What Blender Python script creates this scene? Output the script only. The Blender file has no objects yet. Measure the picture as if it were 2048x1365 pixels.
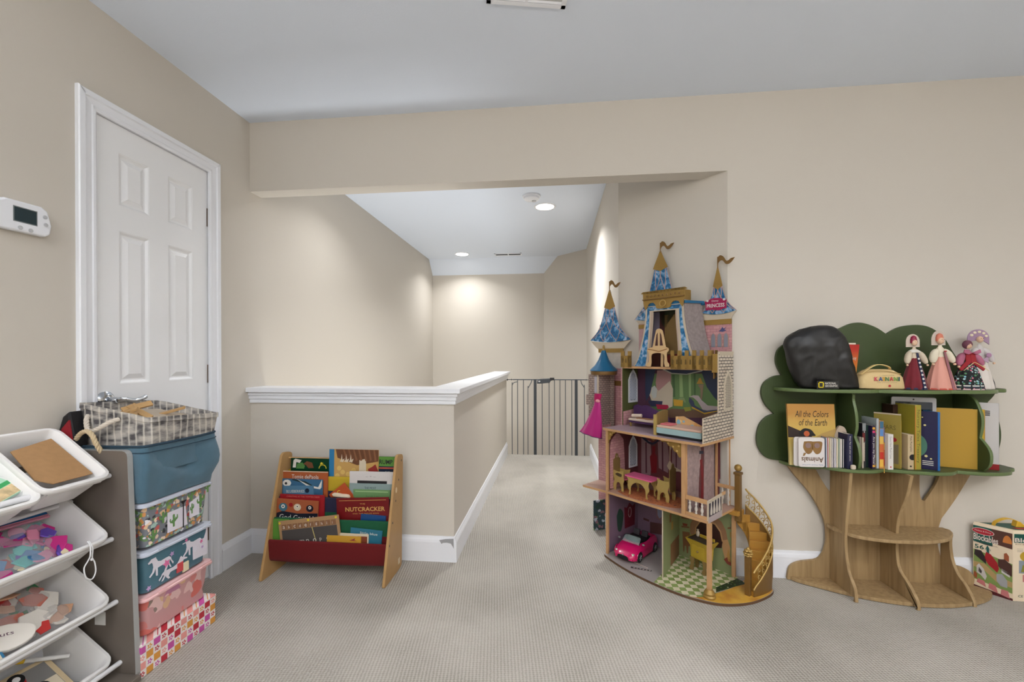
import bpy, math, random
from math import sin, cos, pi, radians as R
from mathutils import Vector, Matrix, noise as mnoise
sc = bpy.context.scene
COL = sc.collection
# ------------------------------------------------------------------ camera
def add_camera():
    yaw, roll, pitch, f, cy = 5.7124, -0.1316, -0.1367, 844.74, 714.67
    ya, ro, pi_ = R(yaw), R(roll), R(pitch)
    F = Vector((-sin(ya), cos(ya), 0)); Rt = Vector((cos(ya), sin(ya), 0)); U = Vector((0, 0, 1))
    F, U = F*cos(pi_)+U*sin(pi_), U*cos(pi_)-F*sin(pi_)
    R2 = Rt*cos(ro)+U*sin(ro); U2 = U*cos(ro)-Rt*sin(ro)
    m = Matrix((( R2.x, U2.x, -F.x, 0), (R2.y, U2.y, -F.y, 0), (R2.z, U2.z, -F.z, 1.1116), (0, 0, 0, 1)))
    cd = bpy.data.cameras.new('camera'); cd.sensor_width = 36; cd.lens = f/2048*36
    cd.shift_y = (cy-682.5)/2048; cd.clip_start = 0.02
    c = bpy.data.objects.new('camera', cd); COL.objects.link(c); c.matrix_world = m; sc.camera = c
add_camera()
# ------------------------------------------------------------------ world, light, exposure
vs = sc.view_settings; vs.view_transform = 'Standard'; vs.look = 'None'; vs.gamma = 1; vs.use_curve_mapping = False
sc.display_settings.display_device = 'sRGB'
vs.exposure = 0.69
w = bpy.data.worlds.new('world'); sc.world = w; w.use_nodes = True
w.node_tree.nodes['Background'].inputs[0].default_value = (.75, .85, 1, 1)
w.node_tree.nodes['Background'].inputs[1].default_value = 0.6
def area(name, loc, rot, sx, sy, power, col=(1, 1, 1), shape='RECTANGLE', spread=pi):
    l = bpy.data.lights.new(name, 'AREA'); l.shape = shape; l.size = sx
    if shape in ('RECTANGLE', 'ELLIPSE'): l.size_y = sy
    l.energy = power; l.color = col; l.spread = spread
    o = bpy.data.objects.new(name, l); COL.objects.link(o); o.location = loc; o.rotation_euler = rot
    return o
WARM = (1, .98, .96); COOL = (.93, .97, 1)
# added soft fill behind the camera, no window there, and the room's ceiling cans
area('back_wall_fill', (0.9, -2.52, 1.35), (R(-90), 0, 0), 2.6, 1.6, 5, COOL)
area('stairwell_fill', (-1.18, 2.85, -1.2), (pi, 0, 0), .8, .8, 24, (.95, .98, 1))  # added upward fill, brightens the hall ceiling from the stairwell
area('ceiling_fill', (1.5, -.7, 1.80), (pi, 0, 0), .34, .34, 30, WARM, 'DISK')  # added pair of uplights behind the camera, brighten the ceiling
area('ceiling_fill', (-1.0, -1.0, 1.80), (pi, 0, 0), .34, .34, 31, WARM, 'DISK')
CANS = [(-0.9, -.2), (1.1, -.1), (-0.9, -1.7), (1.1, -1.7), (2.7, -.2)]
for (cx, cyy), pw in zip(CANS, (3, 5.5, 8, 13, 12)):
    area('can_light', (cx, cyy, 2.425), (0, 0, 0), .17, .17, pw, WARM, 'DISK')
for (cx, cyy), pw in zip([(-0.08, 3.80), (-1.20, 5.45), (-1.15, 2.95)], (13.5, 4.8, 2.8)):
    area('hall_light', (cx, cyy, 2.425), (0, 0, 0), .13, .13, pw, (.97, .98, 1), 'DISK', R(132))
# ------------------------------------------------------------------ helpers
def lin(c):
    out = []
    for v in c[:3]:
        v = v/255.0
        out.append(v/12.92 if v <= .04045 else ((v+.055)/1.055)**2.4)
    return (*out, 1)
MATS = {}
def mat(name, col=(128, 128, 128), rough=.6, metal=0., spec=.4, var=0., vscale=12, bump=0., bscale=300, coat=0., alpha=1., trans=0., emit=None, estr=0., sheen=0.):
    if name in MATS: return MATS[name]
    m = bpy.data.materials.new(name); m.use_nodes = True; nt = m.node_tree; b = nt.nodes['Principled BSDF']
    L = nt.links; c = lin(col)
    b.inputs['Base Color'].default_value = c; b.inputs['Roughness'].default_value = rough
    b.inputs['Metallic'].default_value = metal; b.inputs['Specular IOR Level'].default_value = spec
    b.inputs['Coat Weight'].default_value = coat; b.inputs['Alpha'].default_value = alpha
    b.inputs['Transmission Weight'].default_value = trans; b.inputs['Sheen Weight'].default_value = sheen
    if emit: b.inputs['Emission Color'].default_value = lin(emit); b.inputs['Emission Strength'].default_value = estr
    if var or bump:
        tc = nt.nodes.new('ShaderNodeTexCoord')
        if var:
            n = nt.nodes.new('ShaderNodeTexNoise'); n.inputs['Scale'].default_value = vscale; n.inputs['Detail'].default_value = 4
            L.new(tc.outputs['Object'], n.inputs['Vector'])
            mr = nt.nodes.new('ShaderNodeMapRange'); mr.inputs[1].default_value = .3; mr.inputs[2].default_value = .7
            mr.inputs[3].default_value = 1-var; mr.inputs[4].default_value = 1+var; L.new(n.outputs[0], mr.inputs[0])
            mx = nt.nodes.new('ShaderNodeVectorMath'); mx.operation = 'SCALE'; mx.inputs[0].default_value = c[:3]
            L.new(mr.outputs[0], mx.inputs['Scale']); L.new(mx.outputs[0], b.inputs['Base Color'])
        if bump:
            n2 = nt.nodes.new('ShaderNodeTexNoise'); n2.inputs['Scale'].default_value = bscale; n2.inputs['Detail'].default_value = 3
            L.new(tc.outputs['Object'], n2.inputs['Vector'])
            bp = nt.nodes.new('ShaderNodeBump'); bp.inputs['Strength'].default_value = bump; bp.inputs['Distance'].default_value = .002
            L.new(n2.outputs[0], bp.inputs['Height']); L.new(bp.outputs[0], b.inputs['Normal'])
    MATS[name] = m; return m
class NT:
    """small helper to write node materials"""
    def __init__(s, name, rough=.5, spec=.4):
        s.m = bpy.data.materials.new(name); s.m.use_nodes = True; s.t = s.m.node_tree; s.b = s.t.nodes['Principled BSDF']
        s.b.inputs['Roughness'].default_value = rough; s.b.inputs['Specular IOR Level'].default_value = spec; MATS[name] = s.m
        s.tc = s.n('TexCoord')
    def n(s, k, **kw):
        q = s.t.nodes.new('ShaderNode'+k)
        for a, v in kw.items():
            if a.startswith('i_'): q.inputs[a[2:].replace('_', ' ')].default_value = v
            else: setattr(q, a, v)
        return q
    def l(s, a, b): s.t.links.new(a, b)
    def math(s, op, a, b=None, c=None):
        q = s.n('Math', operation=op)
        for i, v in enumerate((a, b, c)):
            if v is None: continue
            if isinstance(v, (int, float)): q.inputs[i].default_value = v
            else: s.l(v, q.inputs[i])
        return q.outputs[0]
    def mix(s, f, a, b):
        q = s.n('Mix', data_type='RGBA')
        for i, v in ((0, f), (6, a), (7, b)):
            if isinstance(v, tuple): q.inputs[i].default_value = v
            elif isinstance(v, (int, float)): q.inputs[i].default_value = v
            else: s.l(v, q.inputs[i])
        return q.outputs[2]
    def map(s, scale=(1, 1, 1), loc=(0, 0, 0), rot=(0, 0, 0), src='Object'):
        q = s.n('Mapping'); q.inputs['Scale'].default_value = scale; q.inputs['Location'].default_value = loc; q.inputs['Rotation'].default_value = rot
        s.l(s.tc.outputs[src], q.inputs[0]); return q.outputs[0]
    def ramp(s, f, stops, interp='LINEAR'):
        q = s.n('ValToRGB'); q.color_ramp.interpolation = interp; e = q.color_ramp.elements
        while len(e) < len(stops): e.new(.5)
        for el, (p, c) in zip(e, stops): el.position = p; el.color = lin(c)
        s.l(f, q.inputs[0]); return q.outputs[0]
    def noise(s, vec, scale, detail=3, dist=0):
        q = s.n('TexNoise'); q.inputs['Scale'].default_value = scale; q.inputs['Detail'].default_value = detail; q.inputs['Distortion'].default_value = dist
        s.l(vec, q.inputs['Vector']); return q.outputs[0]
    def bump(s, h, strength=.3, dist=.002):
        q = s.n('Bump'); q.inputs['Strength'].default_value = strength; q.inputs['Distance'].default_value = dist
        s.l(h, q.inputs['Height']); s.l(q.outputs[0], s.b.inputs['Normal'])
    def color(s, c): s.l(c, s.b.inputs['Base Color']); return s.m

def tag(o, label=None, cat=None, group=None, kind=None):
    if label: o['label'] = label
    if cat: o['category'] = cat
    if group: o['group'] = group
    if kind: o['kind'] = kind
    return o
def thing(name, label, cat, loc=(0, 0, 0), rz=0, group=None, rot=None):
    o = bpy.data.objects.new(name, None); COL.objects.link(o); o.empty_display_size = .05
    o.location = loc; o.rotation_euler = rot if rot else (0, 0, rz)
    return tag(o, label, cat, group)
def spl(pts, n=6, closed=False):
    P = [Vector(p) for p in pts]; out = []; N = len(P)
    rng = range(N) if closed else range(N-1)
    for i in rng:
        if closed: p0, p1, p2, p3 = P[i-1], P[i], P[(i+1) % N], P[(i+2) % N]
        else: p0, p1, p2, p3 = P[max(i-1, 0)], P[i], P[i+1], P[min(i+2, N-1)]
        for k in range(n):
            t = k/n
            out.append(.5*((2*p1)+(p2-p0)*t+(2*p0-5*p1+4*p2-p3)*t*t+(3*p1-p0-3*p2+p3)*t**3))
    if not closed: out.append(P[-1])
    return [tuple(p) for p in out]
def segs(*ss, n=6):
    out = []
    for s in ss:
        q = spl(s, n)
        if out and (Vector(out[-1])-Vector(q[0])).length < 1e-6: q = q[1:]
        out += q
    if (Vector(out[-1])-Vector(out[0])).length < 1e-6: out.pop()
    return out
def circ(cx, cy, r, n=16, a0=0, a1=2*pi, ry=None):
    ry = ry or r; full = abs(a1-a0-2*pi) < 1e-6; k = n if full else n+1
    return [(cx+r*cos(a0+(a1-a0)*i/n), cy+ry*sin(a0+(a1-a0)*i/n)) for i in range(k)]
def rrect(x0, y0, x1, y1, r, n=3):
    o = []
    for cx, cy, a in ((x1-r, y1-r, 0), (x0+r, y1-r, pi/2), (x0+r, y0+r, pi), (x1-r, y0+r, 1.5*pi)):
        o += [(cx+r*cos(a+pi/2*i/n), cy+r*sin(a+pi/2*i/n)) for i in range(n+1)]
    return o
class MB:
    def __init__(s): s.v = []; s.f = []; s.T = Matrix()
    def add(s, vs_, fs):
        k = len(s.v); s.v += [tuple(s.T @ Vector(v)) for v in vs_]; s.f += [tuple(i+k for i in f) for f in fs]; return s
    def box(s, a, b):
        x0, y0, z0 = [min(p, q) for p, q in zip(a, b)]; x1, y1, z1 = [max(p, q) for p, q in zip(a, b)]
        return s.add([(x0, y0, z0), (x1, y0, z0), (x1, y1, z0), (x0, y1, z0), (x0, y0, z1), (x1, y0, z1), (x1, y1, z1), (x0, y1, z1)],
                     [(3, 2, 1, 0), (4, 5, 6, 7), (0, 1, 5, 4), (1, 2, 6, 5), (2, 3, 7, 6), (3, 0, 4, 7)])
    def prism(s, pts, ax, a, b):
        """outline in the two other coordinates (in order), extruded along ax from a to b"""
        n = len(pts)
        ar = sum(pts[i][0]*pts[(i+1) % n][1]-pts[(i+1) % n][0]*pts[i][1] for i in range(n))
        if ar < 0: pts = pts[::-1]
        a, b = min(a, b), max(a, b)
        def P(p, t): return {'x': (t, p[0], p[1]), 'y': (p[0], t, p[1]), 'z': (p[0], p[1], t)}[ax]
        V = [P(p, a) for p in pts]+[P(p, b) for p in pts]
        F = [tuple(range(n))[::-1], tuple(range(n, 2*n))]+[(i, (i+1) % n, n+(i+1) % n, n+i) for i in range(n)]
        if ax == 'y': F = [f[::-1] for f in F]
        return s.add(V, F)
    def loft(s, rings, cap=True, closed=True):
        n = len(rings[0]); V = [p for r in rings for p in r]; F = []
        for j in range(len(rings)-1):
            for i in range(n if closed else n-1):
                a = j*n+i; b = j*n+(i+1) % n; F.append((a, b, b+n, a+n))
        if cap: F += [tuple(range(n))[::-1], tuple(range((len(rings)-1)*n, len(rings)*n))]
        return s.add(V, F)
    def tube(s, pts, r, n=8, cap=True):
        P = [Vector(p) for p in pts]; rings = []; prev = None
        for i, p in enumerate(P):
            t = (P[min(i+1, len(P)-1)]-P[max(i-1, 0)]).normalized()
            u = prev if prev else (Vector((0, 0, 1)) if abs(t.z) < .9 else Vector((1, 0, 0)))
            u = (u-t*u.dot(t)); u = u.normalized() if u.length > 1e-6 else t.orthogonal().normalized()
            prev = u; v = t.cross(u); rr = r[i] if isinstance(r, (list, tuple)) else r
            rings.append([tuple(p+(u*cos(2*pi*k/n)+v*sin(2*pi*k/n))*rr) for k in range(n)])
        return s.loft(rings, cap)
    def lathe(s, prof, c=(0, 0), n=20):
        rings = [[(c[0]+r*cos(2*pi*k/n), c[1]+r*sin(2*pi*k/n), z) for k in range(n)] for r, z in prof]
        return s.loft(rings, True)
    def ball(s, c, r, n=14, m=8, sq=(1, 1, 1)):
        rings = []
        for j in range(1, m):
            a = -pi/2+pi*j/m
            rings.append([(c[0]+r*sq[0]*cos(a)*cos(2*pi*k/n), c[1]+r*sq[1]*cos(a)*sin(2*pi*k/n), c[2]+r*sq[2]*sin(a)) for k in range(n)])
        return s.loft(rings, True)
    def build(s, name, m, parent=None, bevel=0, smooth=False, label=None, kind=None, loc=None, rot=None, bseg=2):
        me = bpy.data.meshes.new(name); me.from_pydata(s.v, [], s.f); me.materials.append(m)
        if smooth:
            for p in me.polygons: p.use_smooth = True
            me.set_sharp_from_angle(angle=R(38))
        o = bpy.data.objects.new(name, me); COL.objects.link(o)
        if parent: o.parent = parent
        if bevel:
            md = o.modifiers.new('bevel', 'BEVEL'); md.width = bevel; md.segments = bseg; md.limit_method = 'ANGLE'; md.angle_limit = R(40)
        if loc: o.location = loc
        if rot: o.rotation_euler = rot
        return tag(o, label, None, None, kind)
def box(name, a, b, m, parent=None, **k): return MB().box(a, b).build(name, m, parent, **k)
def prism(name, pts, ax, a, b, m, parent=None, **k): return MB().prism(pts, ax, a, b).build(name, m, parent, **k)
FONTC = {}
def text(name, s, m, parent, loc, size=(None, None), rot=(R(90), 0, 0), th=.0003, label=None, bold=0., flipx=False, shear=0.):
    """flat lettering fitted to size (width, height); loc is its lower left corner"""
    c = bpy.data.curves.new(name, 'FONT'); c.body = s; c.size = 1; c.extrude = 0; c.offset = bold; c.resolution_u = 2; c.shear = shear
    o = bpy.data.objects.new(name, c); me = bpy.data.meshes.new_from_object(o); bpy.data.objects.remove(o); bpy.data.curves.remove(c)
    if not me.vertices: return None
    xs = [v.co.x for v in me.vertices]; ys = [v.co.y for v in me.vertices]
    x0, x1, y0, y1 = min(xs), max(xs), min(ys), max(ys)
    w_, h_ = size; sx = w_/(x1-x0) if w_ else None; sy = h_/(y1-y0) if h_ else sx
    if sx is None: sx = sy
    for v in me.vertices: v.co.x = (v.co.x-x0)*sx; v.co.y = (v.co.y-y0)*sy; v.co.z = 0
    me.materials.clear(); me.materials.append(m)
    t = bpy.data.objects.new(name, me); COL.objects.link(t); t.parent = parent; t.location = loc; t.rotation_euler = rot
    return tag(t, label)
def dup(root, loc=None, rz=None, label=None, group=None):
    def cp(o, par):
        c = o.copy(); COL.objects.link(c)
        if par: c.parent = par
        for ch in kids.get(o.name, []): cp(ch, c)
        return c
    kids = {}
    for o in COL.objects:
        if o.parent: kids.setdefault(o.parent.name, []).append(o)
    r = cp(root, None)
    if loc: r.location = loc
    if rz is not None: r.rotation_euler = (0, 0, rz)
    if label: r['label'] = label
    if group: r['group'] = group
    return r
# ------------------------------------------------------------------ materials of the room
M_wall = mat('wall_paint', (207, 200, 189), .75, spec=.25, bump=.12, bscale=260)
M_ceil = mat('ceiling_paint', (226, 234, 246), .85, spec=.15, bump=.15, bscale=180)
M_white = mat('white_gloss_trim', (236, 238, 243), .28, spec=.5)
M_whitem = mat('white_door_paint', (240, 241, 243), .3, spec=.5, bump=.06, bscale=90)
def carpet():
    q = NT('ribbed_carpet', .95, .1)
    v = q.map((1, 1, 1), rot=(0, 0, R(-8)))
    sx = q.n('SeparateXYZ'); q.l(v, sx.inputs[0])
    nz = q.noise(v, 90, 2)
    a = q.math('SINE', q.math('ADD', q.math('MULTIPLY', sx.outputs[0], 2*pi/.0125), q.math('MULTIPLY', nz, 3.0)))
    b = q.math('SINE', q.math('ADD', q.math('MULTIPLY', sx.outputs[1], 2*pi/.0095), q.math('MULTIPLY', nz, 5.0)))
    h = q.math('ADD', q.math('MULTIPLY', a, .6), q.math('MULTIPLY', b, .4))
    big = q.noise(v, 2.2, 4)
    fine = q.noise(v, 420, 2)
    f = q.math('ADD', q.math('MULTIPLY', h, .15), q.math('ADD', q.math('MULTIPLY', big, .5), q.math('MULTIPLY', fine, .35)))
    c = q.ramp(f, [(.12, (132, 127, 118)), (.42, (182, 176, 166)), (.8, (210, 204, 195))])
    q.bump(q.math('ADD', h, q.math('MULTIPLY', fine, 1.2)), .55, .003)
    return q.color(c)
M_carpet = carpet()
M_chrome = mat('polished_chrome', (200, 205, 212), .12, 1)
M_nickel = mat('aged_bronze_hinge', (120, 104, 92), .35, 1)
# ================================================================== SETTING
YW, YB, XL, XR, XH, XW, ZC, ZS = 2.243, 2.339, -1.72, .8758, .4039, -.5408, 2.44, 2.05
def structure(o): o['kind'] = 'structure'; return o
def st(name, mb, m, **k): return structure(mb.build(name, m, **k))
st('floor', MB().prism([(XL, -2.6), (3.3, -2.6), (3.3, YW), (XR, YW), (XH, YW+XR-XH), (XH, 4.7512), (XW, 4.7512), (XW, YW), (XL, YW)], 'z', -.12, 0), M_carpet)
# left wall with the door opening
wl = MB(); T = XL-.12
wl.box((T, -2.7, -2.7), (XL, 1.405, ZC+.12)); wl.box((T, 1.97, -2.7), (XL, 6.0, ZC+.12)); wl.box((T, 1.405, 2.047), (XL, 1.97, ZC+.12)); wl.box((T, 1.405, -2.7), (XL, 1.97, 0))
st('wall_left', wl, M_wall)
wf = MB(); wf.box((XR, YW, 0), (3.42, YB+.02, ZC)); wf.prism([(XR, YW), (XH, YW+XR-XH), (XH+.1, YW+XR-XH+.1), (XR+.06, YB+.02)], 'z', 0, ZC-.001)
st('wall_front', wf, M_wall)
st('wall_header', MB().box((XL, YW, ZS), (XR, YB, ZC)), M_wall)
st('wall_half', MB().box((XL, YW, -2.7), (XW, YB, .90)).box((XW-.11, YB, -2.7), (XW, 4.76, .90)), M_wall)
yd = 5.3618; yf = 5.8759
st('wall_hallway', MB().prism([(XH, YW+XR-XH), (XH, yd), (-.1403, yf), (-.05, yf+.1), (XH+.1, yd+.1), (XH+.1, YW+XR-XH+.1)], 'z', -2.7, ZC+.1), M_wall)
st('wall_far', MB().box((XL, yf, -2.7), (.0, yf+.1, ZC+.1)), M_wall)
st('wall_back', MB().box((XL-.12, -2.7, 0), (3.42, -2.6, ZC)), M_wall)
st('wall_right', MB().box((3.3, -2.6, 0), (3.42, YW, ZC)), M_wall)
st('ceiling', MB().box((XL, -2.6, ZC), (3.3, YB, ZC+.1)).prism([(YB, ZC+.012), (5.6986, ZC+.012), (yf+.05, 2.205), (yf+.05, ZC+.11), (YB, ZC+.11)], 'x', XL, XH+.1), M_ceil)
st('landing', MB().box((XL, 4.76, -.5), (XH, yf, -.37)), M_carpet)
stp = MB()
for i in range(10): stp.box((XL, 4.76-.25*(i+1), -.37-.19*(i+2)), (XW-.11, 4.76-.25*i, -.37-.19*(i+1)))
st('stairs', stp, M_carpet)
st('trim_stair_riser', MB().box((XW, 4.7512, -.5), (XH, 4.765, -.004)), M_white)
# half wall cap: board with stepped moulding below, front run and side run mitred together
def cap_run(z0, z1, o, back, name):
    # o = overhang outwards; back = overhang on the stair side
    y0 = YW-o; x1 = XW+o
    pts = [(XL, y0), (x1, y0), (x1, 4.765+min(o, .02)), (XW-.11-back, 4.765+min(o, .02)), (XW-.11-back, YB+back), (XL, YB+back)]
    st(name, MB().prism(pts, 'z', z0, z1), M_white, bevel=.003)
cap_run(.912, .938, .042, .03, 'trim_1'); cap_run(.893, .912, .024, .012, 'trim_2'); cap_run(.872, .893, .017, .01, 'trim_3'); cap_run(.850, .872, .011, .008, 'trim_4')
# baseboards: tall flat board with a thinner moulded top edge
def bb_profile(h=.135): return [(0, 0), (.015, 0), (.015, h-.03), (.012, h-.018), (.008, h-.01), (.006, h), (0, h)]
def baseboard(name, a, b):
    a = Vector((*a, 0)); b = Vector((*b, 0)); d = (b-a).normalized(); nrm = Vector((d.y, -d.x, 0))
    rings = [[tuple(p+nrm*u+Vector((0, 0, v))) for u, v in bb_profile()] for p in (a, b)]
    st(name, MB().loft(rings), M_white, smooth=False)
baseboard('baseboard_left_1', (XL, -2.6), (XL, 1.361)); baseboard('baseboard_left_2', (XL, 2.019), (XL, YW))
baseboard('baseboard_half_wall', (XL, YW), (XW+.0, YW)); 
baseboard('baseboard_hall_left', (XW, YW-.015), (XW, 4.75)); baseboard('baseboard_front', (XR-.006, YW), (3.3, YW))
baseboard('baseboard_diagonal', (XH, YW+XR-XH), (XR, YW)); baseboard('baseboard_hall_right', (XH, 4.75), (XH, YW+XR-XH))
chip = prism('trim_paint_chip', [(-.62, .118), (-.585, .125), (-.541, .128), (-.540, .075), (-.548, .09), (-.556, .102), (-.578, .106), (-.60, .104), (-.607, .098)], 'y', YW-.0162, YW-.0148, mat('bare_grey_primer', (158, 158, 160), .8))
structure(chip)
# ------------------------------------------------------------------ door in the left wall
door = structure(thing('door_1', None, None, (XL, 0, 0))); 
y0, y1, zt = 1.422, 1.954, 2.034
leaf = MB(); ys = [y0, 1.519, 1.646, 1.735, 1.864, y1]; zs = [.012, .24, .85, 1.005, 1.615, 1.715, 1.925, zt]
LX0, LX1 = -.040, -.004
leaf.box((LX0, ys[0], zs[0]), (LX1, ys[1], zs[-1])); leaf.box((LX0, ys[2], zs[0]), (LX1, ys[3], zs[-1])); leaf.box((LX0, ys[4], zs[0]), (LX1, ys[5], zs[-1]))
for a, b in ((ys[1], ys[2]), (ys[3], ys[4])):
    for c, d in ((zs[0], zs[1]), (zs[2], zs[3]), (zs[4], zs[5]), (zs[6], zs[7])): leaf.box((LX0, a, c), (LX1, b, d))
leaf.build('door_leaf', M_whitem, door)
def rpanel(a, b, c, d):
    r = MB()
    def ring(i, x): return [(x, a+i, c+i), (x, b-i, c+i), (x, b-i, d-i), (x, a+i, d-i)]
    r.loft([ring(-.001, LX0), ring(-.001, -.0045), ring(.004, -.006), ring(.012, -.013), ring(.018, -.014), ring(.036, -.006), ring(.037, -.0055)])
    r.build('door_panel', M_whitem, door)
for a, b in ((ys[1], ys[2]), (ys[3], ys[4])):
    for c, d in ((zs[1], zs[2]), (zs[3], zs[4]), (zs[5], zs[6])): rpanel(a, b, c, d)
def casing():
    prof = [(0, 0), (.0, .010), (.006, .013), (.014, .013), (.018, .010), (.04, .012), (.044, .018), (.062, .018), (.065, .014), (.065, 0)]
    # u outward from the jamb, v proud of the wall; mitred at the top corners
    for nm, side in (('casing', -1), ('casing', 1)):
        yj = 1.424 if side < 0 else 1.952
        rings = [[(v, yj+side*(u-.003), z(u)) for u, v in prof] for z in (lambda u: 0.0, lambda u: 2.037+u)]
        MB().loft(rings).build(nm, M_white, door)
    rings = [[(v, yj(u), 2.034+u) for u, v in prof] for yj in (lambda u: 1.427-u, lambda u: 1.949+u)]
    MB().loft(rings).build('casing', M_white, door)
    MB().box((-.12, 1.405, 0), (.0, 1.4195, 2.047)).build('jamb', M_white, door); MB().box((-.12, 1.9565, 0), (.0, 1.97, 2.047)).build('jamb', M_white, door)
    MB().box((-.12, 1.405, 2.0365), (.0, 1.97, 2.047)).build('jamb', M_white, door)
casing()
for z in (1.807, 1.027, .240):
    h = MB(); h.tube([(.004, 1.9555, z-.045), (.004, 1.9555, z+.045)], .0065, 10); h.box((-.003, 1.945, z-.045), (-.0005, 1.966, z+.045)); h.ball((.004, 1.9555, z+.048), .006); h.ball((.004, 1.9555, z-.048), .006)
    h.build('hinge', M_nickel, door, smooth=True)
hd = MB(); hd.T = Matrix.Translation((-.004, 1.462, .945)) @ Matrix.Rotation(R(90), 4, 'Y')
hd.lathe([(.034, 0), (.034, .006), (.026, .013), (.013, .016), (.012, .045), (.0125, .05), (.009, .056)], n=24)
hd.build('handle_rose', M_chrome, door, smooth=True)
lv = MB().tube(spl([(.046, 1.462, .945), (.05, 1.49, .946), (.05, 1.53, .938), (.048, 1.565, .944), (.045, 1.58, .948)], 5), [.010]*4+[.0085]*17, 10)
lv.build('door_lever', M_chrome, door, smooth=True)
# ------------------------------------------------------------------ thermostat
th = thing('thermostat', 'white wall thermostat with dark display left of the door', 'thermostat', (XL, 0, 0))
tp = [(1.115, 1.532), (1.13, 1.595), (1.15, 1.61), (1.245, 1.612), (1.262, 1.6), (1.273, 1.555), (1.268, 1.525), (1.255, 1.515), (1.13, 1.513)]
prism('housing', tp, 'x', 0, .024, M_white, th, bevel=.005)
box('display', (.0235, 1.172, 1.546), (.0252, 1.229, 1.589), mat('lcd_dark', (38, 56, 62), .25), th)
box('display_bezel', (.0235, 1.169, 1.543), (.0246, 1.232, 1.592), mat('lcd_bezel', (120, 126, 128), .4), th)
Mbtn = mat('thermostat_button', (188, 190, 194), .5)
for y, z in ((1.253, 1.58), (1.255, 1.555), (1.187, 1.526), (1.214, 1.524)):
    MB().prism(circ(y, z, .0065, 12), 'x', .0235, .0262).build('button', Mbtn, th, bevel=.001)
# ------------------------------------------------------------------ ceiling fittings
def downlight(x, y, label):
    t = thing('ceiling_light', label, 'ceiling light', (x, y, ZC+.012), group='recessed hallway lights')
    MB().loft([[(r*cos(a*pi/16), r*sin(a*pi/16), z) for a in range(32)] for r, z in ((.098, 0), (.095, -.005), (.082, -.006), (.078, -.002), (.078, 0))], cap=False).build('trim_ring', M_white, t, smooth=True)
    MB().lathe([(.078, -.001), (.078, -.0035), (.01, -.0045)], n=32).build('diffuser', mat('lit_diffuser', (255, 250, 240), .5, emit=(255, 250, 242), estr=9), t)
downlight(-.08, 3.80, 'lit recessed ceiling light beside the smoke detector'); downlight(-1.20, 5.45, 'lit recessed ceiling light near the far wall, by the air vent')
sd_ = thing('smoke_detector', 'round white smoke detector on the hallway ceiling', 'smoke detector', (-.186, 3.53, ZC+.012))
MB().lathe([(.075, 0), (.075, -.012), (.066, -.014), (.064, -.03), (.05, -.038), (.01, -.04)], n=28).build('base', M_white, sd_, smooth=True)
MB().lathe([(.02, -.039), (.018, -.044), (.004, -.045)], (.02, .015), 16).build('sensor_cap', mat('grey_plastic', (190, 190, 192), .5), sd_, smooth=True)
def vent(name, label, loc, rz, L_, W_, n, z=ZC):
    t = thing(name, label, 'air vent', (loc[0], loc[1], z), rz)
    f = MB(); f.box((-L_/2, -W_/2, -.006), (L_/2, -W_/2+.018, 0)); f.box((-L_/2, W_/2-.018, -.006), (L_/2, W_/2, 0)); f.box((-L_/2, -W_/2, -.006), (-L_/2+.018, W_/2, 0)); f.box((L_/2-.018, -W_/2, -.006), (L_/2, W_/2, 0)); f.box((-.006, -W_/2, -.0055), (.006, W_/2, 0))
    f.build('frame', M_white, t, bevel=.001)
    box('backing', (-L_/2+.01, -W_/2+.01, -.0015), (L_/2-.01, W_/2-.01, -.0005), (mat('vent_pale', (205, 205, 206), .9) if n == 8 else mat('vent_dark', (62, 64, 68), .9)), t)
    for i in range(n):
        y = -W_/2+.024+(W_-.048)*i/(n-1); MB().prism([(y-.004, -.001), (y+.003, -.006), (y+.004, -.0052), (y-.003, -.001)], 'x', -L_/2+.012, L_/2-.012).build('slat', M_white, t)
vent('ceiling_vent', 'white slatted air vent on the far hallway ceiling', (-.60, 5.53), 0, .36, .13, 2, ZC+.012)
vent('ceiling_vent', 'ceiling air vent cut off by the top edge of the photo', (-.085, 1.50), R(11), .30, .20, 8)
# ------------------------------------------------------------------ room cans behind the camera
for i, (cx, cyy) in enumerate(CANS):
    t = thing('ceiling_light', ('recessed ceiling light behind the camera, left and nearest', 'recessed ceiling light behind the camera, right of centre and nearest', 'recessed ceiling light far behind the camera on the left', 'recessed ceiling light far behind the camera on the right', 'recessed ceiling light behind the camera close to the right hand wall')[i], 'ceiling light', (cx, cyy, ZC), group='recessed lights behind the camera')
    MB().loft([[(r*cos(a*pi/16), r*sin(a*pi/16), z) for a in range(32)] for r, z in ((.11, 0), (.107, -.004), (.092, -.005), (.088, 0))], cap=False).build('trim_ring', M_white, t, smooth=True)
downlight(-1.15, 2.95, 'recessed ceiling light hidden behind the header, over the stairwell')
for lx, ly, lb in ((1.5, -.7, 'added unseen floor lamp behind the camera, right'), (-1.0, -1.0, 'added unseen floor lamp behind the camera, left')):
    t = thing('added_floor_lamp', lb, 'floor lamp', (lx, ly, 0))  # made-up lamp bodies carrying the added ceiling fills
    MB().lathe([(.14, 0), (.14, .02), (.02, .03)], n=24).build('base', mat('added_lamp_metal', (150, 150, 152), .3, 1), t, smooth=True)
    MB().tube([(0, 0, .02), (0, 0, 1.66)], .012, 12).build('pole', mat('added_lamp_metal'), t, smooth=True)
    MB().loft([[(r*cos(a*pi/12), r*sin(a*pi/12), z) for a in range(24)] for r, z in ((.03, 1.64), (.14, 1.70), (.19, 1.77), (.195, 1.765), (.13, 1.69), (.03, 1.635))], cap=True).build('added_lamp_shade', M_white, t, smooth=True)
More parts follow.
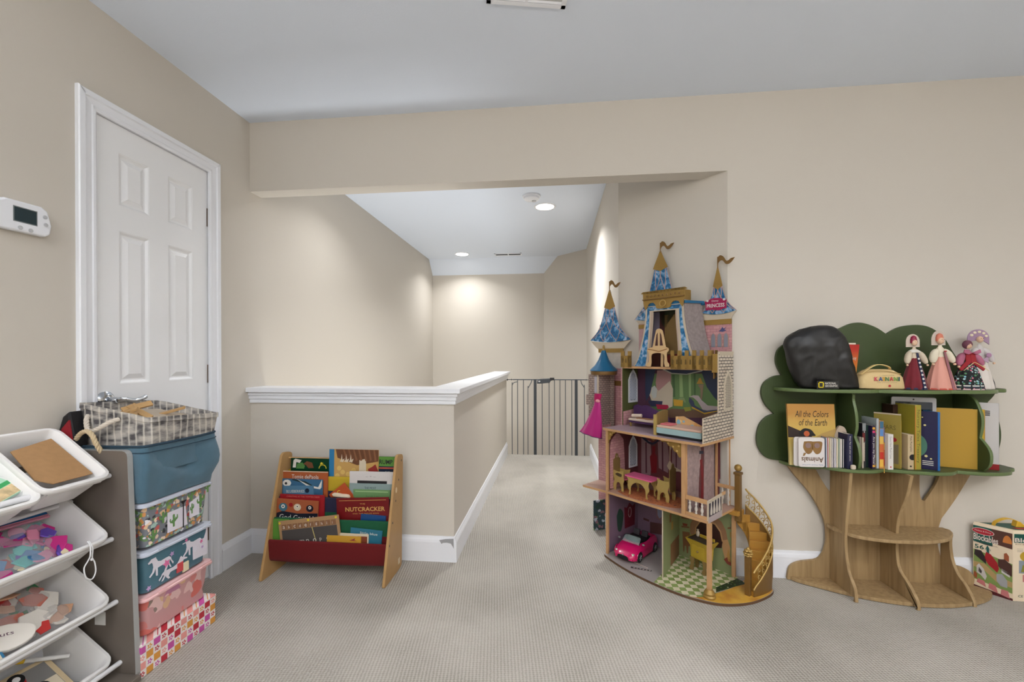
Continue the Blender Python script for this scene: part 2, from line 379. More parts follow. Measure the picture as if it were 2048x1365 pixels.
# ------------------------------------------------------------------ baby gate at the head of the stairs
gt = thing('baby_gate', 'grey metal baby gate at the head of the stairs', 'gate', (0, 4.785, 0))
Mg = mat('grey_gate_metal', (92, 96, 100), .4, .2); Mgd = mat('dark_gate_metal', (70, 74, 78), .4, .2)
MB().box((-.47, -.008, .838), (-.2, .008, .85)).build('top_rail', Mg, gt, bevel=.002)
MB().box((-.2, -.008, .838), (.228, .008, .85)).build('top_rail', Mg, gt, bevel=.002)
MB().box((.236, -.008, .838), (.34, .008, .85)).build('top_rail', Mg, gt, bevel=.002)
MB().box((-.49, -.010, -.05), (.36, .010, -.035)).build('bottom_rail', Mg, gt, bevel=.002)
for x in (-.216, .244): box('post', (x-.0165, -.012, -.05), (x+.0165, .012, .85), Mgd, gt, bevel=.003)
for x in (-.416, -.349, -.137, -.059, .002, .063, .124, .195): MB().tube([(x, 0, -.04), (x, 0, .84)], .0045, 8).build('bar', Mg, gt, smooth=True)
for pts in ([(-.479, 0, -.04), (-.479, 0, .74), (-.474, 0, .785), (-.455, 0, .81), (-.416, 0, .82)], [(-.298, 0, -.04), (-.298, 0, .70), (-.293, 0, .75), (-.272, 0, .79), (-.258, 0, .82), (-.256, 0, .84)], [(.335, 0, -.04), (.335, 0, .72), (.33, 0, .76), (.305, 0, .80), (.295, 0, .84)]):
    MB().tube(spl(pts, 5), .0045, 8).build('bar', Mg, gt, smooth=True, label='curved end bar')
MB().prism([(-.196, .80), (-.19, .835), (-.16, .852), (-.06, .858), (-.02, .857), (-.01, .84), (-.04, .832), (-.05, .81), (-.13, .802), (-.16, .80)], 'y', -.022, .022).build('latch', Mgd, gt, bevel=.004)
MB().prism(circ(-.168, .826, .012, 14, ry=.008), 'y', -.024, -.0215).build('latch_button', mat('pale_grey_plastic', (205, 205, 205), .4), gt)
MB().box((-.05, -.024, .838), (-.0, .024, .866)).build('latch_slider', mat('black_plastic', (36, 36, 38), .4), gt, bevel=.003)
for z in (.844, -.042):
    for s, x in ((-1, -.47), (1, .34)):
        e = XW+.002 if s < 0 else XH-.002
        MB().tube([(x, 0, z), (e-s*.008 if 1 else e, 0, z)], .004, 8).tube([(x+s*.01, 0, z), (x+s*.018, 0, z)], .009, 10).tube([(e-s*.012, 0, z), (e, 0, z)], .012, 12).build('pressure_bolt', Mgd, gt, smooth=True)
# ================================================================== BIN ORGANISER (left foreground)
M_bin = mat('white_bin_plastic', (236, 234, 232), .35, spec=.5)
M_taupe = mat('taupe_laminate', (112, 103, 94), .45, var=.04)
M_edge = mat('grey_edge_band', (168, 168, 166), .4)
M_rod = mat('white_rod', (232, 232, 234), .3)
org = thing('toy_organizer', 'taupe sided toy rack holding tilted white bins against the left wall', 'toy rack', (0, 0, 0))
def side_panel(y):
    pts = rrect(-1.708, .012, -1.42, .79, .02, 3)
    pts = [(x-(.03*(z/.79) if x > -1.5 else 0), z) for x, z in pts]
    prism('side_panel', pts, 'y', y, y+.016, M_taupe, org, bevel=.0015)
    # grey edge band round the front and top
    f = MB(); e = [(x, z) for x, z in pts]
    out = [p for p in pts]
    cx = sum(p[0] for p in out)/len(out); cz = sum(p[1] for p in out)/len(out)
    ring = lambda o, yy: [(p[0]+(o if p[0] > cx else -o), yy, p[1]+(o if p[1] > cz else -o)) for p in out]
    f.loft([ring(.0, y-.001), ring(.0012, y-.001), ring(.0012, y+.017), ring(.0, y+.017)], cap=False)
    f.build('edge_band', M_edge, org)
side_panel(1.302); side_panel(.80)
box('bottom_board', (-1.70, .816, .012), (-1.40, 1.302, .03), M_taupe, org, bevel=.002)
MB().box((-1.706, .816, .4), (-1.698, 1.302, .46)).box((-1.706, .816, .7), (-1.698, 1.302, .76)).build('back_rail', M_taupe, org)
for x, z in ((-1.517, .705), (-1.509, .487), (-1.493, .273), (-1.479, .066)):
    MB().tube([(x, .816, z), (x, 1.30, z)], .0085, 12).ball((x, 1.2985, z), .0085).build('rod', M_rod, org, smooth=True)
for z in (.86, .64, .42, .2):
    if z < .8: MB().tube([(-1.665, .816, z-.03), (-1.665, 1.302, z-.03)], .0075, 10).build('rod', M_rod, org, smooth=True)
box('warning_label', (-1.575, 1.3008, .19), (-1.535, 1.3018, .235), mat('paper_white', (226, 226, 222), .7), org)
def tray(lx, ly, h, r=.022):
    """open bin; x runs back (0) to front (lx), rim at z=0"""
    m = MB()
    def ring(o, z, dx=0): return [(x, y, z) for x, y in rrect(-o+dx, -o, lx+o-dx, ly+o, max(r+o, .004), 4)]
    m.loft([ring(.0, -h*.55, 0), ring(.013, -.016), ring(.0145, -.012), ring(.0145, -.004), ring(.012, 0), ring(.004, 0), ring(0, -.004), ring(-.012, -h*.5), ring(-.03, -h+.006), ring(-.034, -h+.004)], cap=False)
    m2 = MB(); m2.loft([ring(.013, -.016), ring(.001, -.017), ring(-.009, -h*.5), ring(-.027, -h), ring(-.05, -h-.001)], cap=True)
    inner = MB().loft([ring(-.034, -h+.004), ring(-.06, -h+.0035)], cap=True)
    m.v = []; m.f = []
    m.loft([ring(-.05, -h-.001), ring(-.027, -h), ring(-.009, -h*.5), ring(.001, -.017), ring(.013, -.016), ring(.0145, -.012), ring(.0145, -.004), ring(.012, 0), ring(.004, 0), ring(0, -.004), ring(-.012, -h*.5), ring(-.03, -h+.006), ring(-.045, -h+.004)], cap=True)
    return m
BT = R(36)
def bin_at(label, zf, y0, ly, h=.140, lx=.25, xf=-1.487, tilt=BT):
    """zf: rim height at the front"""
    t = thing('storage_bin', label, 'bin', (xf-lx*cos(tilt), y0, zf+lx*sin(tilt)), group='white plastic bins of the toy rack', rot=(0, tilt, 0))
    tray(lx, ly, h).build('bin_shell', M_bin, t, smooth=True, label=None)
    # stiffening lip under the front rim
    MB().box((lx+.001, .01, -.030), (lx+.006, ly-.01, -.016)).build('front_lip', M_bin, t, bevel=.0015)
    return t
bin1 = bin_at('small white top bin nearest the camera holding a green banana card pack', .705, .90, .180, .115, .245)
bin2 = bin_at('small white top bin holding the brown cardboard sheet', .722, 1.098, .172, .115, .245)
bin3 = bin_at('large white bin with the shiny zip bag of foil bits, second row from top', .515, .86, .405)
bin4 = bin_at('large white bin with the bag of toy food, third row from top', .298, .86, .408)
bin5 = bin_at('large white bottom bin with the wooden vehicle puzzle', .092, .86, .414)
def tilt_m(zf, y0, lx=.25, xf=-1.487, tilt=BT):
    return Matrix.Translation((xf-lx*cos(tilt), y0, zf+lx*sin(tilt))) @ Matrix.Rotation(tilt, 4, 'Y')
def in_bin(name, label, cat, zf, y0, loc, rot, lx=.25):
    m = tilt_m(zf, y0, lx) @ Matrix.Translation(loc) @ Matrix.Rotation(rot[2], 4, 'Z') @ Matrix.Rotation(rot[1], 4, 'Y') @ Matrix.Rotation(rot[0], 4, 'X')
    t = thing(name, label, cat); t.matrix_world = m; return t
# cardboard sheet
cs = in_bin('cardboard_sheet', 'brown cardboard sheet lying in the small white bin beside the blue basket', 'cardboard', .722, 1.098, (.100, .088, -.024), (R(1), R(0), R(0)), .245)
prism('sheet', [(-.080, .070), (.112, .070), (.112, -.040), (.080, -.068), (-.055, -.050)], 'z', 0, .003, mat('kraft_board', (174, 134, 92), .85, var=.05, vscale=60), cs)
# green card pack
cp = in_bin('card_pack', 'pale green card pack with yellow bananas in the nearest top bin', 'card pack', .705, .90, (.118, .104, -.034), (0, R(-3), R(22)), .245)
box('card', (-.095, -.06, 0), (.095, .06, .012), mat('mint_card', (182, 222, 196), .5), cp)
box('green_band', (.045, -.0605, .012), (.058, .0605, .0126), mat('bright_green', (62, 168, 96), .5), cp)
box('photo_strip', (.060, -.058, .012), (.093, .058, .0124), mat('peach_print', (222, 196, 150), .5, var=.3, vscale=60), cp)
for i, (x, y, a) in enumerate(((-.01, .01, 0), (.005, .016, 25), (-.02, -.002, -20))):
    c_ = circ(x, y, .03, 10, R(200+a), R(340+a)); c2 = circ(x, y+.012, .026, 10, R(200+a), R(340+a))[::-1]
    MB().prism(c_+c2, 'z', .0122, .0135).build('banana_print', mat('banana_yellow', (240, 216, 110), .5), cp)
MB().prism([(-.05, .03), (-.04, .05), (-.045, .035), (-.03, .04), (-.04, .028), (-.05, .018)], 'z', .0122, .013).build('animal_print', mat('cream_print', (240, 226, 200), .5), cp)
MB().loft([[(x, y, z) for x, y in rrect(-.1-o, -.065-o, .1+o, .065+o, .01)] for o, z in ((0, .0), (.006, .006), (0, .0145))], cap=False).build('clear_wrap', mat('clear_film', (240, 244, 250), .08, alpha=.25, spec=.8), cp, smooth=True)
# zip bags: crumpled translucent film with coloured bits inside
def crumple(name, label, zf, loc, rot, sx, sy, hz, m, seed, bits, lx=.25, cat='bag'):
    t = in_bin(name, label, cat, zf, .86, loc, rot, lx)
    rnd = random.Random(seed); nx, ny = 22, 22; v = []
    for j in range(ny+1):
        for i in range(nx+1):
            u, w_ = i/nx*2-1, j/ny*2-1
            e = max(0, (1-u**4)*(1-w_**4))
            z = hz*e**.5*(.75+.5*mnoise.noise(Vector((u*2.2, w_*2.2, seed))))+.006*mnoise.noise(Vector((u*6, w_*6, seed+3)))
            v.append((u*sx/2, w_*sy/2, z+.002))
    f = [(j*(nx+1)+i, j*(nx+1)+i+1, (j+1)*(nx+1)+i+1, (j+1)*(nx+1)+i) for j in range(ny) for i in range(nx)]
    MB().add(v, f).build('film', m, t, smooth=True)
    for k, (nm, mm, n, sz) in enumerate(bits):
        for i in range(n):
            x, y = rnd.uniform(-.42, .42)*sx, rnd.uniform(-.42, .42)*sy
            s = sz*rnd.uniform(.6, 1.2); b = MB()
            b.T = Matrix.Translation((x, y, hz*rnd.uniform(.15, .65))) @ Matrix.Rotation(rnd.uniform(0, 6), 4, 'Z') @ Matrix.Rotation(rnd.uniform(-.5, .5), 4, 'X')
            q = rnd.choice([5, 6, 7])
            P = [(s*cos(2*pi*a/q)*rnd.uniform(.6, 1.1), s*sin(2*pi*a/q)*rnd.uniform(.4, .9)) for a in range(q)]
            b.prism(P, 'z', 0, s*.16); b.build(nm, mm, t, bevel=s*.05)
    return t
film = mat('bag_film', (225, 232, 240), .12, alpha=.30, spec=.9)
film2 = mat('bag_film_b', (225, 222, 222), .15, alpha=.28, spec=.9)
foils = [('foil_bit', mat('foil_magenta', (226, 60, 150), .2, .3), 14, .036), ('foil_bit', mat('foil_blue', (90, 160, 220), .2, .3), 12, .034), ('foil_bit', mat('foil_aqua', (90, 225, 215), .15, .4), 8, .030),
         ('foil_bit', mat('foil_pink', (240, 150, 180), .3), 11, .034), ('foil_bit', mat('foil_violet', (120, 90, 200), .25, .2), 9, .030), ('foil_bit', mat('foil_cream', (246, 230, 190), .3), 16, .014), ('foil_bit', mat('foil_red', (224, 90, 80), .3), 4, .02)]
zb = crumple('zip_bag', 'clear zip bag of pink, aqua and blue foil shapes with a blue seal', .515, (.135, .235, -.085), (R(3), R(-3), R(-6)), .19, .27, .05, film, 3, foils)
MB().box((-.105, -.13, .040), (-.085, .13, .046)).build('blue_seal', mat('seal_blue', (40, 110, 170), .3), zb)
MB().box((-.083, -.13, .041), (-.079, .13, .0465)).box((-.075, -.13, .041), (-.071, .13, .0465)).build('pink_seal_line', mat('seal_pink', (206, 140, 160), .3), zb)
food = [('felt_food', mat('felt_salmon', (206, 122, 104), .8), 8, .042), ('felt_food', mat('felt_white', (236, 230, 220), .8), 9, .044), ('felt_food', mat('felt_green', (70, 150, 100), .7), 5, .028), ('felt_food', mat('felt_peach', (228, 178, 144), .8), 7, .036), ('felt_food', mat('felt_red', (212, 60, 56), .7), 7, .026)]
crumple('toy_food_bag', 'clear bag of felt toy food, salmon, white and green', .298, (.125, .25, -.085), (R(2), R(-2), R(4)), .2, .24, .055, film2, 8, food)
sp = in_bin('sticker_pack', 'white sock shaped toy pack with scribbled print in the third bin', 'toy pack', .298, .86, (.17, .17, -.035), (R(4), R(-10), R(62)), .25)
MB().loft([[(x, y, z) for x, y in segs([(-.07, -.035), (-.02, -.03), (.03, -.05), (.075, -.03), (.08, .01), (.03, .03), (-.03, .025), (-.075, .03), (-.08, 0), (-.07, -.035)], n=4)] for z in (0, .008, .014)], cap=True).build('body', mat('felt_white', (236, 230, 220)), sp, bevel=.003)
text('lettering', 'Sprouts', mat('ink_plum', (96, 60, 80), .6), sp, (-.03, -.01, .0146), (.07, .016), rot=(0, 0, 0))
# box of board books at the near end of the third bin
fb = in_bin('season_book', 'blue and cream book titled Four Seasons in the third bin', 'book', .298, .86, (.20, .10, -.055), (0, R(-8), R(80)), .25)
box('cover', (-.07, -.045, 0), (.07, .045, .018), mat('petrol_blue', (50, 120, 160), .5), fb, bevel=.001)
box('cream_panel', (-.064, -.042, .018), (.064, .018, .0186), mat('cream_print'), fb)
for i, s in enumerate(('FOUR', 'SEASONS', 'Stories')): text('lettering', s, mat('ink_black', (30, 28, 30), .6), fb, (-.058, .002-.017*i, .0189), (None, .010), rot=(0, 0, 0))
# puzzle board in the bottom bin
pz = in_bin('wooden_puzzle', 'wooden vehicle puzzle with red and blue truck in the bottom bin', 'puzzle', .092, .86, (.155, .235, -.075), (0, R(-4), R(-4)))
box('board', (-.075, -.125, 0), (.075, .125, .01), mat('pale_birch', (226, 204, 164), .6, var=.05), pz, bevel=.0015)
box('road_print', (-.062, -.11, .01), (.066, .11, .0105), mat('road_grey', (140, 138, 136), .6), pz)
MB().prism([(-.02, -.07), (.03, -.07), (.03, .0), (.0, .0), (.0, .04), (-.04, .05), (-.03, -.01)], 'z', .0105, .016).build('red_truck', mat('toy_red', (190, 40, 44), .4), pz, bevel=.001)
MB().prism([(.02, -.03), (.06, -.04), (.062, .02), (.03, .03)], 'z', .0105, .018).build('blue_cab', mat('toy_blue', (50, 140, 196), .4), pz, bevel=.001)
for x, y in ((-.04, -.035), (-.045, .03), (.02, .06)):
    MB().prism(circ(x, y, .020, 18), 'z', .0105, .019).build('wheel', mat('toy_black', (30, 30, 32), .4), pz, bevel=.001)
    MB().prism(circ(x, y, .009, 14), 'z', .019, .0205).build('hub', mat('toy_white', (240, 240, 238), .4), pz)
box('yellow_panel', (.0, .05, .0105), (.06, .108, .012), mat('cream_print'), pz); text('lettering', 'T R A', mat('ink_black'), pz, (.03, .06, .0122), (.04, None), rot=(0, 0, 0))
mk = in_bin('marker', 'yellow and white marker lying across the puzzle board', 'marker', .092, .86, (.045, .27, -.05), (0, R(0), R(52)))
MB().tube([(0, 0, 0), (.004, 0, 0), (.045, 0, 0)], [.004, .007, .007], 12).build('cap', mat('marker_yellow', (232, 190, 40), .4), mk, smooth=True)
MB().tube([(.046, 0, 0), (.15, 0, 0)], .0062, 12).build('barrel', mat('toy_white'), mk, smooth=True)
gb = in_bin('green_book', 'olive green book with a barcode sticker in the bottom bin', 'book', .092, .86, (.11, .065, -.06), (0, R(-2), R(8)))
box('cover', (-.07, -.055, 0), (.07, .055, .01), mat('olive_green', (150, 170, 96), .5), gb, bevel=.001)
box('barcode_label', (-.035, .004, .01), (.02, .048, .0104), mat('paper_white'), gb)
bc = MB()
for i in range(14): bc.box((-.028+i*.0032, .008, .0104), (-.028+i*.0032+(.0014 if i % 3 else .0022), .034, .0106))
bc.build('barcode', mat('ink_black'), gb)
# white cord loop hanging from the second row
cl = thing('cord_loop', 'white knotted cord loop hanging from the second row of bins', 'cord', (-1.462, 1.195, .515))
MB().tube(spl([(-.01, .0, .012), (.0, 0, 0), (.003, -.002, -.03), (.0, -.006, -.045), (-.002, -.016, -.065), (0, -.012, -.095), (.002, .003, -.108), (.002, .014, -.09), (.0, .013, -.06), (0, .006, -.042), (.002, .006, -.015), (0, .004, .0), (-.01, .004, .012)], 6), .0019, 8).build('cord', M_rod, cl, smooth=True)
MB().ball((.001, .004, -.046), .0042).build('knot', M_rod, cl, smooth=True)
# ================================================================== STACK OF BOXES by the door
BX0, BX1, BY0, BY1 = -1.695, -1.42, 1.335, 1.635
def flower_check():
    q = NT('flower_checker_print', .55)
    sx = q.n('SeparateXYZ'); q.l(q.tc.outputs['Object'], sx.inputs[0])
    hor = q.math('ADD', sx.outputs[1], sx.outputs[0])
    cell = .0275
    u = q.math('DIVIDE', hor, cell); v = q.math('DIVIDE', sx.outputs[2], cell)
    fu, fv = q.math('FLOOR', u), q.math('FLOOR', v)
    pu, pv = q.math('SUBTRACT', q.math('SUBTRACT', u, fu), .5), q.math('SUBTRACT', q.math('SUBTRACT', v, fv), .5)
    par = q.math('MODULO', q.math('ABSOLUTE', q.math('ADD', fu, fv)), 2.0)
    cb = q.n('CombineXYZ'); q.l(fu, cb.inputs[0]); q.l(fv, cb.inputs[1])
    wn = q.n('TexWhiteNoise', noise_dimensions='3D'); q.l(cb.outputs[0], wn.inputs[0])
    colr = q.ramp(wn.outputs[0], [(0, (196, 52, 66)), (.28, (208, 90, 168)), (.52, (226, 158, 70)), (.76, (238, 160, 152))], 'CONSTANT')
    rr = q.math('SQRT', q.math('ADD', q.math('MULTIPLY', pu, pu), q.math('MULTIPLY', pv, pv)))
    an = q.math('ARCTAN2', pv, pu)
    pet = q.math('ADD', .27, q.math('MULTIPLY', q.math('COSINE', q.math('MULTIPLY', an, 5)), .09))
    fl = q.math('MULTIPLY', q.math('LESS_THAN', rr, pet), q.math('GREATER_THAN', rr, .11))
    mask = q.math('MAXIMUM', q.math('MULTIPLY', par, q.math('LESS_THAN', q.math('MAXIMUM', q.math('ABSOLUTE', pu), q.math('ABSOLUTE', pv)), .46)), fl)
    return q.color(q.mix(mask, lin((246, 236, 232)), colr))
fb_ = thing('photo_box', 'pink and red flower checked cardboard box on the floor under the stack', 'box', (0, 0, 0))
box('box_body', (BX0, 1.318, 0.001), (-1.418, 1.638, .108), flower_check(), fb_, bevel=.002)
box('lid_rim', (BX0-.001, 1.316, .088), (-1.4155, 1.640, .116), MATS['flower_checker_print'], fb_, bevel=.002)
def blotch(name, base, stops, scale, thr, rough=.3, dist=0):
    q = NT(name, rough, .5); v = q.map((1, 1, 1))
    n1 = q.noise(v, scale*.6, 2); 
    add = q.n('VectorMath', operation='ADD'); sc_ = q.n('VectorMath', operation='SCALE'); nzc = q.n('TexNoise'); nzc.inputs['Scale'].default_value = scale*.7; q.l(v, nzc.inputs['Vector'])
    q.l(nzc.outputs['Color'], sc_.inputs[0]); sc_.inputs['Scale'].default_value = dist; q.l(v, add.inputs[0]); q.l(sc_.outputs[0], add.inputs[1])
    vo = q.n('TexVoronoi'); vo.inputs['Scale'].default_value = scale; q.l(add.outputs[0], vo.inputs['Vector'])
    sp_ = q.n('SeparateColor'); q.l(vo.outputs['Color'], sp_.inputs[0])
    col_ = q.ramp(sp_.outputs[0], stops, 'CONSTANT')
    m = q.math('LESS_THAN', vo.outputs['Distance'], thr)
    return q.color(q.mix(m, lin(base), col_))
M_lidp = mat('frosted_lid', (206, 212, 226), .18, spec=.6, alpha=.9); M_pinklid = mat('pink_lid', (238, 190, 190), .25, spec=.5)
def plastic_box(label, z0, z1, m, mlid, inner):
    t = thing('storage_box', label, 'box', (0, 0, 0), group='stacked lidded storage boxes by the door'); 
    def ring(o, z, r=.02): return [(x, y, z) for x, y in rrect(BX0+.012+o, BY0+.005+o, BX1-.008-o, BY1-.008-o, r, 4)]
    h = z1-z0
    MB().loft([ring(.02, z0), ring(.014, z0+.004), ring(.004, z1-.014)], cap=True).build('box_body', m, t, smooth=True)
    MB().loft([ring(-.004, z1-.018), ring(-.009, z1-.016), ring(-.009, z1-.010), ring(-.006, z1-.007), ring(-.006, z1-.002), ring(.01, z1), ring(.014, z1-.004)], cap=True).build('lid', mlid, t, smooth=True)
    for y in (BY0+.05, BY1-.06): MB().box((BX1-.004, y, z1-.012), (BX1+.0025, y+.035, z1-.006)).build('lid_clip', mlid, t, bevel=.001)
    return t
pinkm = blotch('rosy_print', (212, 160, 160), [(0, (224, 120, 110)), (.2, (238, 200, 196)), (.45, (196, 130, 160)), (.6, (230, 190, 150)), (.75, (222, 140, 134)), (.9, (150, 130, 120))], 20, .48, dist=.10)
pb = plastic_box('pink tinted storage box with rose print, lowest plastic box of the stack', .118, .268, pinkm, M_pinklid, None)
uni = mat('teal_box_wall', (82, 122, 138), .25, spec=.5, var=.12, vscale=9)
ub = plastic_box('teal storage box with white horse stickers, middle of the stack', .268, .425, uni, M_lidp, None)
cacm = blotch('doodle_print', (126, 130, 138), [(0, (240, 214, 190)), (.14, (110, 150, 90)), (.28, (214, 150, 90)), (.4, (60, 62, 66)), (.5, (170, 200, 190)), (.62, (226, 190, 150)), (.74, (196, 96, 90)), (.84, (236, 232, 236)), (.93, (150, 170, 80))], 62, .5, dist=.03)
cb_ = plastic_box('cactus and doodle patterned clear box under the blue fabric bin', .430, .598, cacm, M_lidp, None)
# figures stuck on the box fronts (flat stickers, in the x plane)
MS_white = mat('sticker_white', (228, 224, 234), .4); MS_lil = mat('sticker_lilac', (190, 160, 206), .4); MS_pink = mat('sticker_pink', (226, 120, 170), .4); MS_cream = mat('sticker_cream', (236, 226, 190), .4)
HORSE = [(0, .40), (.03, .52), (.10, .60), (.22, .60), (.42, .58), (.55, .64), (.62, .80), (.66, .95), (.70, 1.0), (.72, .93), (.80, .86), (.92, .74), (.90, .68), (.78, .70), (.74, .60), (.72, .46), (.76, .28), (.88, .14), (.85, .10), (.70, .24), (.64, .38), (.62, .05), (.56, .03), (.56, .36), (.36, .38), (.30, .36), (.24, .20), (.30, .04), (.24, .02), (.16, .20), (.16, .34), (.06, .10), (.01, .08), (.10, .34), (.06, .46), (.02, .36), (-.06, .18), (-.08, .26)]
def sticker(pts, y, z, w_, h_, m, par, nm='sticker', flip=1, x=None):
    xx = (BX1-.0122 if x is None else x)
    prism(nm, [(y+(p[0]*w_ if flip > 0 else (1-p[0])*w_), z+p[1]*h_) for p in pts], 'x', xx+.001, xx+.0028, m, par)
for y, z, w_, h_, f in ((1.352, .315, .10, .085, -1), (1.49, .325, .10, .085, -1), (1.41, .282, .12, .06, 1)): sticker(HORSE, y, z, w_, h_, MS_white, ub, 'horse_sticker', f, BX1-.0165)
prism('paper_sheet', [(1.548, .30), (1.545, .408), (1.618, .408), (1.618, .295)], 'x', BX1-.0165, BX1-.0152, MS_white, ub)
for y, z, a, m in ((1.43, .345, .03, MS_pink), (1.452, .37, .02, MS_lil), (1.515, .395, .016, MS_pink), (1.585, .36, .016, MS_pink), (1.59, .335, .012, MS_lil), (1.36, .29, .02, MS_lil)):
    sticker([(.5+.5*cos(2*pi*k/10)*(1 if k % 2 else .5), .5+.5*sin(2*pi*k/10)*(1 if k % 2 else .5)) for k in range(10)], y-a/2, z-a/2, a, a, m, ub, 'star_sticker', 1, BX1-.0145)
for y, z, m in ((1.50, .275, MS_cream), (1.475, .285, mat('sticker_red', (206, 80, 84), .4))): box('eraser', (BX1-.017, y, z), (BX1-.012, y+.025, z+.035), m, ub)
CACT = [(.4, 0), (.4, .3), (.15, .35), (.05, .55), (.12, .7), (.2, .68), (.2, .5), (.4, .48), (.38, .9), (.5, 1), (.62, .9), (.6, .6), (.8, .64), (.82, .85), (.92, .85), (.95, .6), (.85, .48), (.6, .42), (.6, 0)]
Mcg = mat('cactus_green', (104, 146, 88), .5)
for y, z, s in ((1.40, .50, .035), (1.44, .47, .04), (1.52, .54, .04), (1.56, .50, .045), (1.60, .55, .035), (1.36, .45, .035)): sticker(CACT, y, z, s, s*1.2, Mcg, cb_, 'cactus_sticker', 1, BX1-.015)
sticker([(0, 0), (1, 0), (.9, 1), (0, 1)], 1.435, .455, .085, .075, MS_white, cb_, 'paper_sheet', 1, BX1-.0152); sticker([(0, 0), (1, 0), (1, 1), (0, .8)], 1.53, .475, .045, .075, MS_white, cb_, 'paper_sheet', 1, BX1-.0152)
for y, z in ((1.45, .47), (1.53, .49)): sticker(CACT, y, z, .02, .04, Mcg, cb_, 'cactus_sticker', 1, BX1-.0135)
sticker([(.35, 0), (.45, 0), (.47, 1), (.3, 1.1), (.0, 1.15), (1, 1.15), (.6, 1.05), (.55, 1), (.55, 0)], 1.485, .45, .03, .09, mat('ink_black'), cb_, 'brush_sticker', 1, BX1-.013)
# ------------------------------------------------------------------ blue fabric bin
M_blue = mat('blue_linen', (76, 108, 126), .9, var=.10, vscale=14, bump=.25, bscale=700, sheen=.3)
M_navy = mat('navy_linen', (44, 66, 82), .9, bump=.2, bscale=700)
bb = thing('fabric_bin', 'blue fabric bin with slumped sides holding the grey striped basket', 'fabric bin', (0, 0, 0))
def soft_ring(x0, y0, x1, y1, z, r=.02, n=5, amp=.0, seed=0., sag=0.):
    P = rrect(x0, y0, x1, y1, r, n); out = []
    # subdivide long edges
    Q = []
    for i in range(len(P)):
        a, b = Vector(P[i]), Vector(P[(i+1) % len(P)]); k = max(1, int((b-a).length/.015)) if (b-a).length > .03 else 1
        k = 14 if (b-a).length > .05 else 1
        for j in range(k): Q.append(a.lerp(b, j/k))
    c = Vector(((x0+x1)/2, (y0+y1)/2))
    for q in Q:
        d = (q-c).normalized(); nz = mnoise.noise(Vector((q.x*9, q.y*9, z*7+seed)))
        out.append((q.x+d.x*nz*amp, q.y+d.y*nz*amp, z+sag*mnoise.noise(Vector((q.x*6, q.y*6, seed+5)))))
    return out
bx = (-1.69, 1.322, -1.408, 1.640)
rings = []
for k in range(9):
    t = k/8; z = .600+.198*t; o = .012*(1-t)-.004*sin(pi*t)
    rings.append(soft_ring(bx[0]+o, bx[1]+o, bx[2]-o*1.3, bx[3]-o, z, .022, amp=.034*sin(pi*t)+.004, seed=2.3, sag=.004*t))
inner = [[(x*.985+(bx[0]+bx[2])/2*.015, y*.985+(bx[1]+bx[3])/2*.015, z) for x, y, z in rings[8]], [(x*.96+(bx[0]+bx[2])/2*.04, y*.96+(bx[1]+bx[3])/2*.04, z-.10) for x, y, z in rings[8]]]
for q_, rg in enumerate(rings):   # a long sagging fold across the front face
    for k_, (x, y, z) in enumerate(rg):
        if x > -1.5:
            s_ = (y-1.322)/.318; f_ = q_/8; fold = math.exp(-((f_-(.95-.75*s_))/.16)**2)*max(0, min(1, s_*4))*max(0, min(1, (1-s_)*3))
            rg[k_] = (x-.020*fold*(1-f_*.4)+.008*math.exp(-((f_-(.70-.75*s_))/.14)**2), y, z)
MB().loft(rings+inner, cap=True).build('fabric_body', M_blue, bb, smooth=True)
hem = [Vector(p) for p in rings[8]]
MB().tube([tuple(p) for p in hem]+[tuple(hem[0])], .0045, 6).build('rim_piping', M_navy, bb, smooth=True)
hem2 = [(p.x*.999+.0006, p.y+(.000), p.z-.022) for p in hem]
MB().tube([(x+(.002 if x > -1.5 else -.001), y-(.002 if y < 1.5 else -.002), z) for x, y, z in hem2]+[(hem2[0][0]+.002, hem2[0][1]+.002, hem2[0][2])], .0016, 5).build('hem_seam', M_navy, bb, smooth=True)
# ------------------------------------------------------------------ grey striped basket
def stripes():
    q = NT('grey_tiedye_stripes', .9, .2); v = q.map((1, 1, 1)); sx = q.n('SeparateXYZ'); q.l(v, sx.inputs[0])
    nz = q.noise(v, 14, 3)
    h = q.math('ADD', q.math('ADD', sx.outputs[1], sx.outputs[0]), q.math('MULTIPLY', nz, .016))
    s = q.math('SINE', q.math('MULTIPLY', h, 2*pi/.029))
    s2 = q.math('POWER', q.math('MAXIMUM', s, 0), 3.5)
    blot = q.noise(q.map((14, 14, 42)), 1, 3)
    base = q.ramp(blot, [(.38, (92, 90, 92)), (.5, (150, 146, 142)), (.62, (188, 182, 174))])
    q.bump(q.noise(v, 600, 2), .2)
    return q.color(q.mix(q.math('MULTIPLY', s2, .62), base, lin((232, 226, 214))))
M_str = stripes()
gk = thing('fabric_basket', 'grey tie-dye striped basket with rope handle, inside the blue bin', 'basket', (0, 0, 0))
def brim(x, y): return .876+.05*max(0, (-1.42-x))/.27+.022*(1.648-y)/.3
def gring(t, o=0., dz=0.):
    a = soft_ring(-1.688+.012*(1-t)+o, 1.345+.01*(1-t)+o, -1.404-.02*(1-t)-o, 1.645-.022*(1-t)-o, 0, .012, amp=.003+.004*(1-t), seed=7.7)
    return [(x, y, .70+(brim(x, y)-.70)*t+.003*mnoise.noise(Vector((x*20, y*20, 1)))*t+dz) for x, y, z in a]
MB().loft([gring(t/6) for t in range(7)]+[gring(1, .004, .001), gring(.97, .005), gring(.78, .008)], cap=True).build('basket_body', M_str, gk, smooth=True)
tp = [Vector(p) for p in gring(1)]
